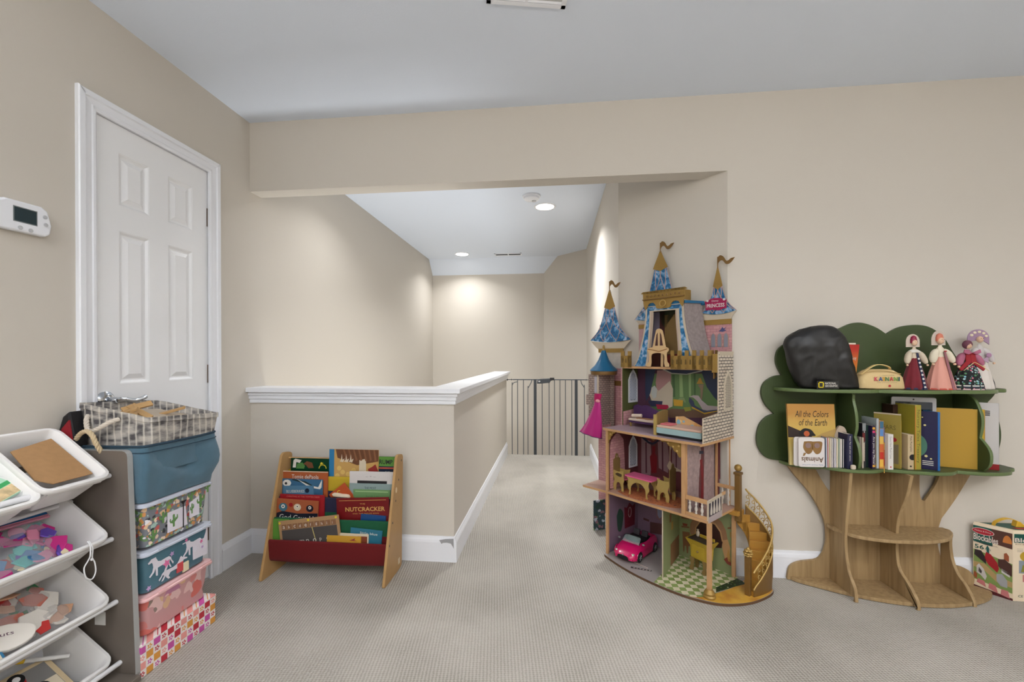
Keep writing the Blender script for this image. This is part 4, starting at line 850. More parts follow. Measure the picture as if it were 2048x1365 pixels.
TOPS = segs([(1.085, YT), (1.10, 2.16), (1.16, 2.10), (1.25, 2.070), (1.34, 2.060), (1.42, 2.060), (1.475, 2.085)], [(1.475, 2.085), (1.54, 2.050), (1.62, 2.035), (1.70, 2.04), (1.76, 2.066)], [(1.76, 2.066), (1.84, 2.056), (1.92, 2.07), (1.985, 2.105), (2.01, 2.15)], [(2.01, 2.15), (2.06, 2.155), (2.085, 2.18), (2.09, YT)], n=6)
shelf('top_shelf', TOPS, .938, .955, M_green, M_greene)
BOTS = segs([(1.110, YT), (1.12, 2.17), (1.17, 2.12), (1.22, 2.108), (1.25, 2.118)], [(1.25, 2.118), (1.30, 2.075), (1.37, 2.050), (1.44, 2.055), (1.50, 2.088)], [(1.50, 2.088), (1.58, 2.060), (1.68, 2.040), (1.75, 2.050), (1.80, 2.085)], [(1.80, 2.085), (1.87, 2.06), (1.95, 2.06), (2.02, 2.085), (2.055, 2.13)], [(2.055, 2.13), (2.095, 2.15), (2.10, 2.19), (2.10, YT)], n=6)
shelf('lower_shelf', BOTS, .577, .593, M_green, M_greene)
def fin(nm, x, prof, m, me, th=.014, par=tree):
    o = prism(nm, prof, 'x', x-th/2, x+th/2, m, par, bevel=.003, bseg=2); o.data.materials.append(me)
    for p in o.data.polygons:
        if abs(p.normal.x) < .5: p.material_index = 1
    return o
WAVE = segs([(YT, .593), (2.075, .593)], [(2.075, .593), (2.066, .64), (2.075, .69), (2.10, .735)], [(2.10, .735), (2.088, .78), (2.092, .84), (2.11, .90), (2.12, .938), (YT, .938)], [(YT, .938), (YT, .593)], n=5)
fin('divider', 1.385, WAVE, M_green, M_greene)
WAVE2 = segs([(YT, .593), (2.08, .593)], [(2.08, .593), (2.05, .63), (2.052, .69), (2.095, .74)], [(2.095, .74), (2.085, .80), (2.09, .85), (2.12, .91), (2.17, .938), (YT, .938)], [(YT, .938), (YT, .593)], n=5)
fin('end_divider', 1.905, WAVE2, M_green, M_greene)
# trunk: flat back panel with two forks, three fins, a mid shelf and a base board
YK = 2.212
TR = segs([(1.140, .577), (1.18, .52), (1.245, .44), (1.295, .355), (1.322, .283), (1.327, .204), (1.316, .151)], [(1.316, .151), (1.285, .110), (1.20, .092), (1.158, .066), (1.146, .018), (1.146, .002)], [(1.146, .002), (1.978, .002)], [(1.978, .002), (1.984, .05), (1.965, .082), (1.93, .101), (1.877, .111), (1.842, .131)], [(1.842, .131), (1.826, .2), (1.826, .27), (1.842, .33)], [(1.842, .33), (1.90, .42), (1.95, .51), (1.985, .577)],
          [(1.985, .577), (1.845, .577)], [(1.845, .577), (1.82, .50), (1.783, .436), (1.765, .412), (1.750, .428), (1.745, .48), (1.747, .577)], [(1.747, .577), (1.384, .577)], [(1.384, .577), (1.386, .50), (1.385, .452), (1.372, .436), (1.34, .448), (1.305, .50), (1.265, .577)], [(1.265, .577), (1.140, .577)], n=5)
prism('trunk_back', TR, 'y', YK, YK+.014, M_oak, tree, bevel=.001)
F1 = segs([(YK, .018), (2.045, .018)], [(2.045, .018), (2.048, .0), (2.03, .0)][:2]+[(2.034, .002)], [(2.034, .002), (2.045, .06), (2.085, .12), (2.105, .22), (2.10, .33), (2.085, .45), (2.07, .577)], [(2.07, .577), (YK, .577)], [(YK, .577), (YK, .018)], n=5)
fin('trunk_fin', 1.348, F1, M_oak, M_oak)
F2 = segs([(YK, .018), (2.012, .018), (2.012, .001), (1.998, .001)], [(1.998, .001), (2.005, .04), (2.05, .09), (2.10, .13), (2.115, .20), (2.115, .30), (2.10, .38), (2.06, .48), (2.035, .577)], [(2.035, .577), (YK, .577)], [(YK, .577), (YK, .018)], n=5)
f2 = fin('trunk_fin', 0, F2, M_oak, M_oak); f2.location = (1.575, 0, 0)
F3 = segs([(YK, .018), (2.062, .018), (2.062, .001), (2.048, .001)], [(2.048, .001), (2.055, .03), (2.09, .075), (2.13, .11), (2.155, .16), (2.165, .22), (2.168, .285), (YK, .285)], [(YK, .285), (YK, .018)], n=5)
f3 = fin('trunk_fin', 0, F3, M_oak, M_oak); f3.location = (1.842, 0, 0)
MID = segs([(1.325, YK), (1.325, 2.16), (1.37, 2.08), (1.45, 2.045), (1.55, 2.035), (1.66, 2.045), (1.76, 2.08), (1.83, 2.14), (1.85, 2.18), (1.845, YK)], n=6)
shelf('mid_shelf', MID, .272, .288, M_oak, M_oak)
BAS = segs([(1.16, YK), (1.18, 2.185), (1.26, 2.135), (1.37, 2.075), (1.50, 2.035), (1.62, 2.022), (1.74, 2.03), (1.86, 2.062), (1.95, 2.105), (2.0, 2.148), (2.002, 2.175), (1.976, YK)], n=6)
shelf('base_board', BAS, .003, .019, M_oak, M_oak)
# ------------------------------------------------------------------ books on the lower shelf (top of shelf z = .593)
ZL = .5935
def cover_mesh(W, th, H, cover, t, open_r=True):
    MB().box((0, 0, 0), (W, .0016, H)).build('front_cover', cover, t, bevel=.0005); MB().box((0, th-.0016, 0), (W, th, H)).build('back_cover', cover, t, bevel=.0005)
def spine_book(label, x, th, H, D, y, cover, rz=0., tilt=0., group='books standing on the tree shelf', spine=None, page=True, cat='book', nm='book'):
    """upright book, spine towards the room; local x thickness, y depth, z height"""
    t = thing(nm, label, cat, (x, y, ZL+.0002+abs(sin(tilt))*th*(1 if tilt > 0 else 0)), group=group, rot=(0, tilt, rz))
    b = min(.0014, th*.2)
    MB().box((0, 0, 0), (b, D, H)).box((th-b, 0, 0), (th, D, H)).build('cover', cover, t)
    MB().box((b, 0, 0), (th-b, .0016, H)).build('spine', spine or cover, t)
    if page: MB().box((b, .0016, .0015), (th-b, D-.002, H-.0015)).build('page_block', M_page, t)
    return t
def vtext(t, s, m, th, z0, z1, w_=None, down=True):
    """spine lettering running down"""
    w_ = w_ or th*.6
    o = text('lettering', s, m, t, (0, 0, 0), (z1-z0, w_), rot=(0, 0, 0))
    if not o: return
    o.matrix_local = Matrix.Translation(((th-w_)/2+ (0 if down else w_), -.0004, z1 if down else z0)) @ Matrix.Rotation(R(90), 4, 'X') @ Matrix.Rotation(R(-90 if down else 90), 4, 'Z')
    if down: o.matrix_local = Matrix.Translation(((th-w_)/2, -.0004, z1)) @ Matrix.Rotation(R(90), 4, 'X') @ Matrix.Rotation(R(-90), 4, 'Z')
    return o
# big face-out book
t = thing('book', 'tan picture book facing out, titled All the Colors of the Earth', 'book', (1.106, 2.115, ZL), rot=(R(-5), 0, 0))
ccol = NT('sunset_cover', .35); v_ = ccol.map(); sx_ = ccol.n('SeparateXYZ'); ccol.l(v_, sx_.inputs[0])
M_sun = ccol.color(ccol.ramp(ccol.math('ADD', ccol.math('DIVIDE', sx_.outputs[2], .29), ccol.math('MULTIPLY', ccol.noise(v_, 9, 3), .3)), [(.25, (206, 186, 126)), (.6, (198, 170, 88)), (.85, (196, 158, 82)), (1, (184, 134, 66))]))
W, H, th = .212, .288, .010
MB().box((0, 0, 0), (W, .0018, H)).box((0, th-.0018, 0), (W, th, H)).box((0, 0, 0), (.002, th, H)).build('cover', M_sun, t, bevel=.0005); MB().box((.002, .0018, .002), (W-.002, th-.0018, H-.002)).build('page_block', M_page, t)
text('lettering', 'All the Colors', INKB, t, (.034, -.0004, .226), (.150, .030), shear=.25); text('lettering', 'of the Earth', INKB, t, (.050, -.0004, .186), (.125, .030), shear=.25)
fp(t, 'dark_hill', [(0, .13), (0, .185), (.05, .163), (.10, .14), (.11, .13)], C('hill_brown', (52, 36, 32)), .0005); fp(t, 'hair_print', segs([(.045, .150), (.07, .172), (.10, .168), (.115, .150), (.118, .138), (.06, .138), (.045, .150)], n=4), INKB, .0004, .0006)
fp(t, 'face_print', circ(.082, .148, .013, 12), C('face_orange', (206, 100, 56)), .0004, .0011); fp(t, 'cape_print', [(.12, .13), (.15, .15), (.21, .172), (.212, .13)], C('cape_tan', (190, 156, 90)), .0005)
t = thing('book', 'cream picture book facing out behind the tan one, only its right corner showing', 'book', (1.20, 2.140, ZL), rot=(R(-5), 0, 0))
box('cover', (0, 0, 0), (.125, .008, .225), C('cover_cream', (206, 190, 170)), t, bevel=.0006); fp(t, 'corner_print', [(.105, .16), (.105, .19), (.125, .20), (.125, .16)], C('face_orange'), .0005)
# Animals board books in front
t = thing('book', 'white square board book with giraffe picture and upside down word Animals', 'book', (1.130, 2.085, ZL), rot=(R(-1), 0, 0))
prism('cover', rrect(0, 0, .114, .136, .010, 3), 'y', 0, .014, C('board_white', (232, 226, 222), .4), t, bevel=.0008)
o = text('lettering', 'Animals', C('umber_ink', (110, 80, 50)), t, (0, 0, 0), (.096, .024), rot=(0, 0, 0), bold=.015); o.matrix_local = Matrix.Translation((.108, -.0005, .046)) @ Matrix.Rotation(R(180), 4, 'Y') @ Matrix.Rotation(R(90), 4, 'X')
o = text('lettering', 'Baby Touch and Feel', C('blue_ink', (70, 120, 180)), t, (0, 0, 0), (.09, .006), rot=(0, 0, 0)); o.matrix_local = Matrix.Translation((.106, -.0005, .014)) @ Matrix.Rotation(R(180), 4, 'Y') @ Matrix.Rotation(R(90), 4, 'X')
for dx in (.024, .062): fp(t, 'head_print', segs([(dx, .118), (dx-.004, .09), (dx+.008, .066), (dx+.02, .060), (dx+.034, .07), (dx+.04, .095), (dx+.038, .118), (dx, .118)], n=4), C('giraffe_tan', (150, 112, 64)), .0005); fp(t, 'fur_patch', circ(dx+.018, .1, .0125, 12), C('fur_mauve', (150, 124, 118), .9), .0006, .0006)
fp(t, 'horn_print', [(.022, .065), (.018, .05), (.026, .052), (.034, .066)], C('giraffe_tan'), .0005)
t = thing('book', 'white board book half hidden behind the Animals book, left edge rounded', 'book', (1.117, 2.1005, ZL))
prism('cover', rrect(0, 0, .10, .136, .010, 3), 'y', 0, .006, C('board_white'), t, bevel=.0008)
# fan of board books seen page edge on
cols = [(140, 150, 170), (196, 110, 100), (214, 190, 110), (214, 200, 180), (120, 116, 130), (196, 186, 200), (226, 210, 160), (110, 140, 100), (230, 222, 206), (60, 70, 62)]
nm_ = ['steel blue', 'dusty red', 'straw yellow', 'cream', 'slate grey', 'pale lilac', 'butter yellow', 'moss green', 'ivory', 'dark green']
od = ['first', 'second', 'third', 'fourth', 'fifth', 'sixth', 'seventh', 'eighth', 'ninth', 'tenth']
for i, c in enumerate(cols):
    x = 1.2470+i*.0078
    t = thing('book', f'thin {nm_[i]} board book, {od[i]} in the fan right of the Animals book', 'book', (x, 2.082, ZL), group='thin board books on the tree shelf', rot=(0, R(-.5+.1*i), R(-6)))
    box('cover', (0, 0, 0), (.0026, .10, .138-.0006*i), C('fan_cover_%d' % i, c), t, bevel=.0004); box('board_pages', (.0026, .001, .001), (.0058, .10, .137-.0006*i), C('board_white'), t)
t = spine_book('chunky navy book with white spine lettering standing proud on the tree shelf', 1.3295, .022, .158, .09, 2.066, C('navy_cloth', (38, 40, 72)), R(4), 0)
vtext(t, 'Peter Pan and other stories', INKW, .022, .035, .148, .006)
t = thing('navy_book_base', 'pale rounded base at the foot of the navy book', 'pale_block', (1.3475, 2.058, ZL)); prism('pale_block', rrect(-.010, 0, .010, .021, .006, 3), 'y', -.006, .006, C('pale_book_base', (210, 196, 176), .6), t, bevel=.004)  # white base of the navy book, modelled as a separate block
t = thing('book', 'pale rounded board book leaning behind the navy book', 'book', (1.310, 2.125, ZL), rot=(0, 0, 0))
prism('cover', segs([(0, 0), (0, .14)], [(0, .14), (.02, .185), (.045, .178), (.056, .15)], [(.056, .15), (.058, 0)], [(.058, 0), (0, 0)], n=4), 'y', 0, .012, C('shell_cream', (196, 178, 158)), t, bevel=.001)
# right of the divider
defs = [
 ('thin grey board book just right of the green divider', 1.396, .006, .142, 2.09, (150, 140, 130), None, None), ('thin cream board book, second right of the green divider', 1.4035, .0065, .140, 2.085, (196, 184, 164), None, None),
 ('dark book with a red and grey top, third right of the green divider', 1.411, .015, .205, 2.095, (40, 38, 44), 'SPOOKY', INKW),
 ('black book with deep green back, beside the Are You My Mama book', 1.4275, .0125, .195, 2.10, (26, 50, 44), None, None),
 ('purple navy book with bold white Are you my Mama spine', 1.4415, .0155, .196, 2.080, (44, 28, 66), 'Are you my Mama?', INKW),
 ('thin olive topped book right of the purple navy one', 1.4580, .006, .185, 2.088, (176, 158, 90), None, None),
 ('white edged book with looping blue grey cover, tall, right of the olive one', 1.4650, .010, .228, 2.086, (176, 184, 184), None, None),
 ('multicoloured blue and orange spined book', 1.4765, .018, .218, 2.084, (214, 150, 80), None, None),
 ('thin red book between the multicoloured and the white one', 1.4955, .0045, .19, 2.086, (150, 40, 36), None, None),
 ('short white book with grey spine lettering', 1.5010, .0225, .160, 2.068, (230, 226, 220), 'Guess How Much I Love', C('grey_ink')),
]
for lb, x, th, H, y, c, ti, tm in defs:
    t = spine_book(lb, x, th, H, .09, y, C('cover_%d_%d' % (c[0], c[1]), c), R(2))
    if ti: vtext(t, ti, tm, th, .02 if 'purple' in lb else .05, H-(.05 if 'purple' in lb else .01), th*(.7 if 'purple' in lb else .4))
    if 'purple' in lb:
        for z, cc in ((H-.012, (240, 180, 60)), (H-.028, (220, 60, 120))): fp(t, 'flower_print', circ(th/2, z, .006, 8), C('dot_%d' % cc[0], cc), .0004, .0001)
        fp(t, 'star_print', circ(th/2, .012, .006, 6), C('dot_240', (240, 180, 60)), .0004, .0001)
    if 'short white' in lb: fp(t, 'red_mark', circ(th/2, .012, .0035, 8), C('logo_red'), .0004, .0001); 
    if 'dark book' in lb: fp(t, 'grey_top', [(0, .17), (0, .205), (th, .205), (th, .17)], C('ash', (140, 144, 146))); fp(t, 'red_patch', [(0, .12), (0, .16), (th*.7, .16), (th*.7, .12)], C('deep_red', (110, 26, 26))); fp(t, 'cream_label', [(.002, .03), (.002, .115), (.010, .115), (.010, .03)], C('cover_cream'))
    if 'multicoloured' in lb:
        for k, cc in enumerate(((60, 110, 140), (90, 140, 200), (230, 190, 90), (214, 110, 60), (206, 50, 40), (240, 190, 80))): fp(t, 'colour_band', [(.001, H-.035*(k+1)), (.001, H-.035*k-.002), (th-.001, H-.035*k-.002), (th-.001, H-.035*(k+1))], C('band_%d' % k, cc), .0004)
# angled yellow-green book showing its cover, with thin yellow ones
t = thing('book', 'large mustard green story book set at an angle, cover half showing', 'book', (1.505, 2.160, ZL), rot=(0, 0, R(-52)))
box('cover', (0, 0, 0), (.098, .006, .250), C('mustard_green', (158, 140, 62)), t, bevel=.0006); text('lettering', 'BEARS', C('moss_ink', (104, 92, 40)), t, (.02, -.0004, .175), (.06, .02)); fp(t, 'badge_print', circ(.074, .13, .010, 12), C('crimson_cover')); fp(t, 'picture_print', [(.03, .02), (.03, .10), (.09, .11), (.09, .02)], C('taupe_print', (120, 106, 80)))
fp(t, 'cream_top', [(0, .244), (0, .250), (.098, .250), (.098, .244)], C('cover_cream'))
for i, (x, c) in enumerate(((1.5625, (226, 206, 110)), (1.5675, (232, 216, 120)), (1.5725, (196, 160, 40)))): spine_book(f'thin yellow book, {od[i]} beside the mustard green story book', x, .0042, .226-.004*i, .06, 2.090+.002*i, C('cover_thin_%d' % i, c), R(3))
t = spine_book('cream box book with a round black finger hole', 1.592, .026, .158, .085, 2.080, C('box_cream', (206, 184, 146)), R(4)); vtext(t, 'Pals Pumpkin', INKB, .026, .08, .15, .010); fp(t, 'finger_hole', circ(.020, .055, .013, 14, pi/2, 1.5*pi)+[(.026, .042), (.026, .068)], INKB, .0006); fp(t, 'dot_print', circ(.013, .014, .004, 8), INKB)
t = spine_book('brown book with an orange edge standing behind the cream box book', 1.585, .022, .285, .06, 2.155, C('dark_umber', (60, 36, 26)), R(4))
t = spine_book('tall olive gold book with curly ornamented spine', 1.622, .027, .292, .10, 2.080, C('olive_gold', (170, 156, 56)), R(5)); vtext(t, 'Nursery Tales Treasury', C('olive_dark', (96, 90, 50)), .027, .03, .27, .016)
fp(t, 'orange_edge', [(0, 0), (0, .285), (.003, .285), (.003, 0)], C('carton_orange'))
t = thing('book', 'navy blue book with a green planet on its angled cover', 'book', (1.652, 2.115, ZL), rot=(0, 0, R(-42)))
prism('cover', rrect(0, 0, .072, .262, .006, 3), 'y', 0, .016, C('planet_navy', (28, 26, 70)), t, bevel=.001); fp(t, 'planet_print', circ(.006, .105, .032, 18, -pi/2, pi/2, ry=.05), C('planet_green', (80, 130, 110))); 
for x, z, r in ((.03, .20, .005), (.022, .235, .003), (.034, .06, .006), (.05, .05, .004), (.012, .225, .003)): fp(t, 'star_print', circ(x, z, r, 5), C('star_cream', (230, 216, 150)), .0005, .0003)
for k in range(3): fp(t, 'small_lettering', [(.022, .02+.008*k), (.022, .023+.008*k), (.058, .023+.008*k), (.058, .02+.008*k)], INKW, .0004)
t = spine_book('bright blue book with white page edge beside the navy planet book', 1.706, .010, .262, .07, 2.068, C('vivid_blue', (30, 110, 180)), R(4))
# tablet
t = thing('tablet', 'grey framed tablet standing behind the navy planet book', 'tablet', (1.600, 2.185, ZL), rot=(0, 0, R(-24)))
prism('casing', rrect(0, 0, .158, .322, .008, 3), 'y', 0, .010, mat('tablet_grey', (168, 168, 170), .35, .3), t, bevel=.0015); prism('screen', rrect(.014, .03, .144, .300, .002, 1), 'y', -.0006, .0002, mat('tablet_screen', (16, 34, 48), .15, spec=.7), t); fp(t, 'camera_dot', circ(.079, .311, .0035, 10), INKB, .0005)
# big yellow binder
t = thing('book', 'big plain yellow book standing at an angle, right part of the shelf', 'book', (1.745, 2.165, ZL), rot=(0, 0, R(-22)))
Wb = .190
box('front_cover', (0, 0, 0), (Wb, .002, .272), C('binder_yellow', (192, 150, 50), .4), t, bevel=.001); box('back_cover', (0, .018, 0), (Wb, .020, .272), C('binder_yellow'), t, bevel=.001); box('spine', (Wb-.002, .001, 0), (Wb, .019, .272), C('binder_spine', (224, 190, 40), .4), t); box('page_block', (.003, .002, .003), (Wb-.003, .018, .268), M_page, t)
fp(t, 'crease', [(Wb-.025, .0), (Wb-.025, .272), (Wb-.006, .272), (Wb-.006, 0)], C('binder_spine'), .0003)
for z0, z1, x in ((.22, .25, Wb-.006), (.12, .20, Wb-.012), (.06, .10, Wb-.006)): fp(t, 'spine_lettering', [(x-.0015, z0), (x-.0015, z1), (x, z1), (x, z0)], INKB, .0003, .0004)
t = thing('book', 'white book with a red foot and blue spine lettering at the shelf right end', 'book', (1.918, 2.150, ZL), rot=(0, 0, R(-38)))
Ww = .082
box('front_cover', (0, 0, 0), (Ww, .002, .300), C('cool_white', (214, 210, 208), .4), t, bevel=.0008); box('spine', (Ww-.002, 0, 0), (Ww, .016, .300), C('cool_white'), t, bevel=.0008); box('back_cover', (0, .014, 0), (Ww, .016, .300), C('cool_white'), t); box('page_block', (.002, .002, .002), (Ww-.002, .014, .297), M_page, t)
fp(t, 'red_foot', [(0, 0), (0, .026), (Ww+.0005, .026), (Ww+.0005, 0)], C('crimson_cover'), .0006); MB().box((Ww, 0, 0), (Ww+.0006, .016, .026)).build('red_foot', C('crimson_cover'), t)
o = text('lettering', 'Richard Scarry Best MOTHER GOOSE', C('blue_ink2', (60, 110, 140)), t, (0, 0, 0), (.20, .008), rot=(0, 0, 0)); o.matrix_local = Matrix(((0, 0, 1, Ww+.0008), (0, 1, 0, .003), (-1, 0, 0, .275), (0, 0, 0, 1))) 
o.matrix_local = Matrix.Translation((Ww+.0008, .004, .275)) @ Matrix(((0, 0, 1, 0), (0, 1, 0, 0), (-1, 0, 0, 0), (0, 0, 0, 1)))
for k in range(5): fp(t, 'barcode_print', [(.03, .262-.005*k), (.03, .265-.005*k), (.055, .265-.005*k), (.055, .262-.005*k)], INKB, .0003)
# ------------------------------------------------------------------ things on the top shelf (z = .955)
ZT = .9553
M_blk2 = mat('black_ripstop', (13, 13, 15), .45, spec=.6, bump=.1, bscale=120)
bag = thing('drawstring_bag', 'large black drawstring bag with a yellow frame logo on the top shelf', 'bag', (0, 0, 0))
rows = [(.9, 0)]; prof = [(ZT, 1.175, 1.425, .035), (.965, 1.160, 1.432, .046), (1.0, 1.140, 1.410, .054), (1.06, 1.118, 1.396, .058), (1.12, 1.100, 1.384, .056), (1.17, 1.092, 1.368, .050), (1.205, 1.112, 1.352, .042), (1.232, 1.160, 1.332, .032), (1.247, 1.205, 1.310, .020), (1.254, 1.245, 1.285, .006)]
rings = []
PS = [(p[0], p[1], p[2]) for p in prof]
zs_ = spl([(p[0], p[1], p[2]) for p in prof], 9); ds = spl([(p[3], 0, 0) for p in prof], 9)
for (z, xa, xb), (d, _, _) in zip(zs_, ds):
    rg = []
    for k in range(96):
        a = 2*pi*k/96; cx0 = (xa+xb)/2; ca, sa = cos(a), sin(a)
        ex = math.copysign(abs(ca)**.75, ca)*(xb-xa)/2; ey = math.copysign(abs(sa)**.8, sa)*d
        nz = mnoise.noise(Vector((ex*9, ey*9, z*7)))*.03+(1-abs(mnoise.noise(Vector((ex*14+z*5, ey*12, z*7-ex*12))))*3)*.011+(1-abs(mnoise.noise(Vector((ex*24-z*20, 5, z*20))))*4)*.004
        s = max(0, min(1, (z-ZT)/.02)); nf = 1+nz*7*s
        rg.append((cx0+ex*(1+nz*1.2*s), min(2.138+ey*nf, 2.2), z))
    rings.append(rg)
MB().loft(rings).build('bag_body', M_blk2, bag, smooth=True)
MB().tube(spl([(1.185, 2.12, 1.235), (1.15, 2.12, 1.232), (1.12, 2.125, 1.205), (1.15, 2.12, 1.218), (1.2, 2.115, 1.245)], 6), .002, 6).build('drawstring', mat('black_cord', (30, 30, 32), .6), bag, smooth=True)
lg = C('logo_yellow', (236, 212, 40)); 
fr = MB()
for a, b in (((1.205, .963), (1.209, .990)), ((1.224, .963), (1.228, .990)), ((1.205, .963), (1.228, .967)), ((1.205, .986), (1.228, .990))): fr.box((a[0], 2.066, a[1]), (b[0], 2.0675, b[1]))
fr.build('logo_frame', lg, bag)
text('lettering', 'NATIONAL', INKW, bag, (1.233, 2.066, .979), (.048, .009), bold=.015); text('lettering', 'GEOGRAPHIC', INKW, bag, (1.233, 2.066, .967), (.055, .009), bold=.015)
box('logo_patch', (1.200, 2.0676, .958), (1.295, 2.072, .994), M_blk2, bag, bevel=.0015)
t = thing('book', 'red to yellow graded book behind the black bag', 'book', (1.375, 2.190, ZT))
q = NT('red_yellow_grade', .4); sx_ = q.n('SeparateXYZ'); q.l(q.tc.outputs['Object'], sx_.inputs[0]); Mry = q.color(q.ramp(q.math('DIVIDE', sx_.outputs[2], .215), [(.1, (236, 200, 100)), (.5, (226, 130, 50)), (.85, (190, 44, 30)), (1, (170, 30, 26))]))
prism('cover', [(0, 0), (0, .21), (.088, .208), (.066, 0)], 'y', 0, .012, Mry, t, bevel=.0006); box('page_top', (.004, .002, .2085), (.072, .010, .216), M_page, t); text('lettering', 'Fly Guy', INKW, t, (.028, -.0006, .13), (.045, .022))
# beige bag
M_can = mat('beige_canvas', (212, 186, 136), .85, bump=.2, bscale=600)
pb_ = thing('pencil_pouch', 'beige canvas pouch with a handle and colourful letters KAINANI', 'pouch', (0, 0, 0))
rings = []
for z, xa, xb, d in ((ZT, 1.418, 1.592, .030), (.960, 1.404, 1.596, .036), (.985, 1.400, 1.592, .037), (1.010, 1.402, 1.588, .034), (1.028, 1.412, 1.574, .027), (1.042, 1.430, 1.553, .018), (1.047, 1.445, 1.535, .008)):
    rings.append([(((xa+xb)/2+math.copysign(abs(cos(2*pi*k/32))**.45, cos(2*pi*k/32))*(xb-xa)/2), 2.118+math.copysign(abs(sin(2*pi*k/32))**.6, sin(2*pi*k/32))*d, z) for k in range(32)])
MB().loft(rings).build('pouch_body', M_can, pb_, smooth=True)
hp = spl([(1.402, 2.098, 1.022), (1.43, 2.095, 1.045), (1.465, 2.098, 1.064), (1.50, 2.104, 1.066), (1.53, 2.106, 1.056), (1.538, 2.108, 1.045)], 6)
MB().loft([[(p[0], p[1]-.008, p[2]), (p[0], p[1]+.008, p[2]), (p[0], p[1]+.008, p[2]+.003), (p[0], p[1]-.008, p[2]+.003)] for p in hp]).build('handle', mat('canvas_strap', (224, 196, 134), .8), pb_, smooth=True)
MB().tube(spl([(1.405, 2.088, 1.024), (1.43, 2.088, 1.036), (1.50, 2.088, 1.040), (1.57, 2.09, 1.026)], 5), .0018, 6).build('zip', mat('zip_tan', (186, 158, 104), .6), pb_, smooth=True)
kc = [('K', (206, 60, 90)), ('A', (30, 80, 150)), ('I', (226, 170, 60)), ('N', (70, 130, 80)), ('A', (200, 50, 60)), ('N', (120, 170, 80)), ('I', (40, 90, 90))]
xk = 1.452
for ch, c in kc:
    w_ = .006 if ch == 'I' else .0155; text('lettering', ch, C('letter_%d_%d' % (c[0], c[1]), c), pb_, (xk, 2.0792, .994), (w_, .019), bold=.03); xk += w_+.0028
text('lettering', 'little travellers pouch', C('maroon_ink'), pb_, (1.462, 2.0792, .985), (.085, .004)); text('lettering', 'Hawaii Lauhala', C('moss_ink2', (50, 90, 80)), pb_, (1.485, 2.0795, 1.0185), (.05, .003))
prism('round_mark', circ(1.516, .972, .005, 14), 'y', 2.0785, 2.0798, C('logo_red'), pb_)
# ------------------------------------------------------------------ dolls
M_skin = mat('doll_skin', (226, 190, 160), .5); M_sl = mat('cream_cotton', (206, 192, 170), .9, bump=.3, bscale=300)
def doll(label, x, y, H, skirt, sleeve, trim, head_kind, hw, seed, z0=ZT, apron=None, tilt=0.):
    t = thing('costume_doll', label, 'doll', (x, y, z0), group='costume dolls on the tree shelf', rz=R(tilt))
    sk = []
    for k, (z, r) in enumerate(((0, hw), (.004, hw*1.02), (.02, hw*.97), (H*.3, hw*.72), (H*.5, hw*.42), (H*.56, hw*.33))):
        sk.append([(r*(1+.055*sin(11*a*2*pi/44+seed)*(1-z/H))*cos(2*pi*a/44), r*.75*(1+.055*sin(11*a*2*pi/44+seed))*sin(2*pi*a/44), z) for a in range(44)])
    MB().loft(sk).build('skirt', skirt, t, smooth=True)
    MB().loft([[(r*cos(2*pi*a/20), r*.72*sin(2*pi*a/20), z) for a in range(20)] for z, r in ((H*.54, hw*.34), (H*.62, hw*.34), (H*.69, hw*.30), (H*.735, hw*.14), (H*.76, hw*.12))]).build('bodice', sleeve, t, smooth=True)
    for s in (-1, 1):
        MB().tube(spl([(s*hw*.24, 0, H*.68), (s*hw*.52, -.004, H*.62), (s*hw*.72, -.010, H*.52), (s*hw*.82, -.016, H*.46)], 4), [hw*.12, hw*.17, hw*.21, hw*.235, hw*.25, hw*.26, hw*.26, hw*.26, hw*.25, hw*.22, hw*.19, hw*.14, hw*.10], 12).build('sleeve', sleeve, t, smooth=True)
        MB().ball((s*hw*.86, -.018, H*.435), hw*.10, 10, 6).build('hand', M_skin, t, smooth=True)
    MB().ball((0, -.002, H*.84), hw*.25, 18, 12, (.92, .9, 1.15)).build('head', M_skin, t, smooth=True)
    MB().ball((0, -.002-hw*.235, H*.835), hw*.035, 8, 6).build('nose', M_skin, t, smooth=True)
    for s in (-1, 1): MB().ball((s*hw*.085, -.002-hw*.215, H*.855), hw*.025, 8, 6).build('eye', INKB, t, smooth=True)
    MB().ball((0, -.002-hw*.215, H*.805), hw*.035, 8, 5, (1, .4, .4)).build('mouth', C('lip_red', (190, 60, 60)), t, smooth=True)
    return t
burg = mat('burgundy_velvet', (112, 20, 34), .8, sheen=.4, var=.1, vscale=40); navy = C('trim_navy', (30, 40, 80))
H = .255; d1 = doll('costume doll in a dark burgundy gown with a white braided front strip', 1.645, 2.115, H, burg, M_sl, navy, 0, .049, 1)
def headd(t, H, hw, rx, rz, m, m2, dy=.006, z=.86):
    MB().prism(circ(0, H*z, rx, 24, 0, pi, ry=rz)+[(-rx, H*(z-.10)), (rx, H*(z-.10))], 'y', dy, dy+.003).build('headdress', m, t, bevel=.0008)
    MB().loft([[(r*cos(2*pi*a/20), dy-.004+r*.75*sin(2*pi*a/20), zz) for a in range(20)] for zz, r in ((H*(z-.03), hw*.27), (H*(z+.03), hw*.27), (H*(z+.085), hw*.2), (H*(z+.105), hw*.06))]).build('cap', m2, t, smooth=True)
headd(d1, H, .049, .029, .034, mat('lace_cream', (206, 190, 176), .8), mat('crimson_satin', (140, 22, 60), .35))
def strip(t, H, hw, m, ww, off=0., n=7, y=1.):
    prism('front_strip', [(off-ww/2, 0), (off+ww/2, 0), (off*.2+ww*.35, H*.66), (off*.2-ww*.35, H*.66)], 'y', 0, .002, m, t).matrix_local = Matrix.Translation((0, -hw*.76*y-.002, 0)) @ Matrix.Rotation(R(-9), 4, 'X')
strip(d1, H, .049, navy, .013, .018)
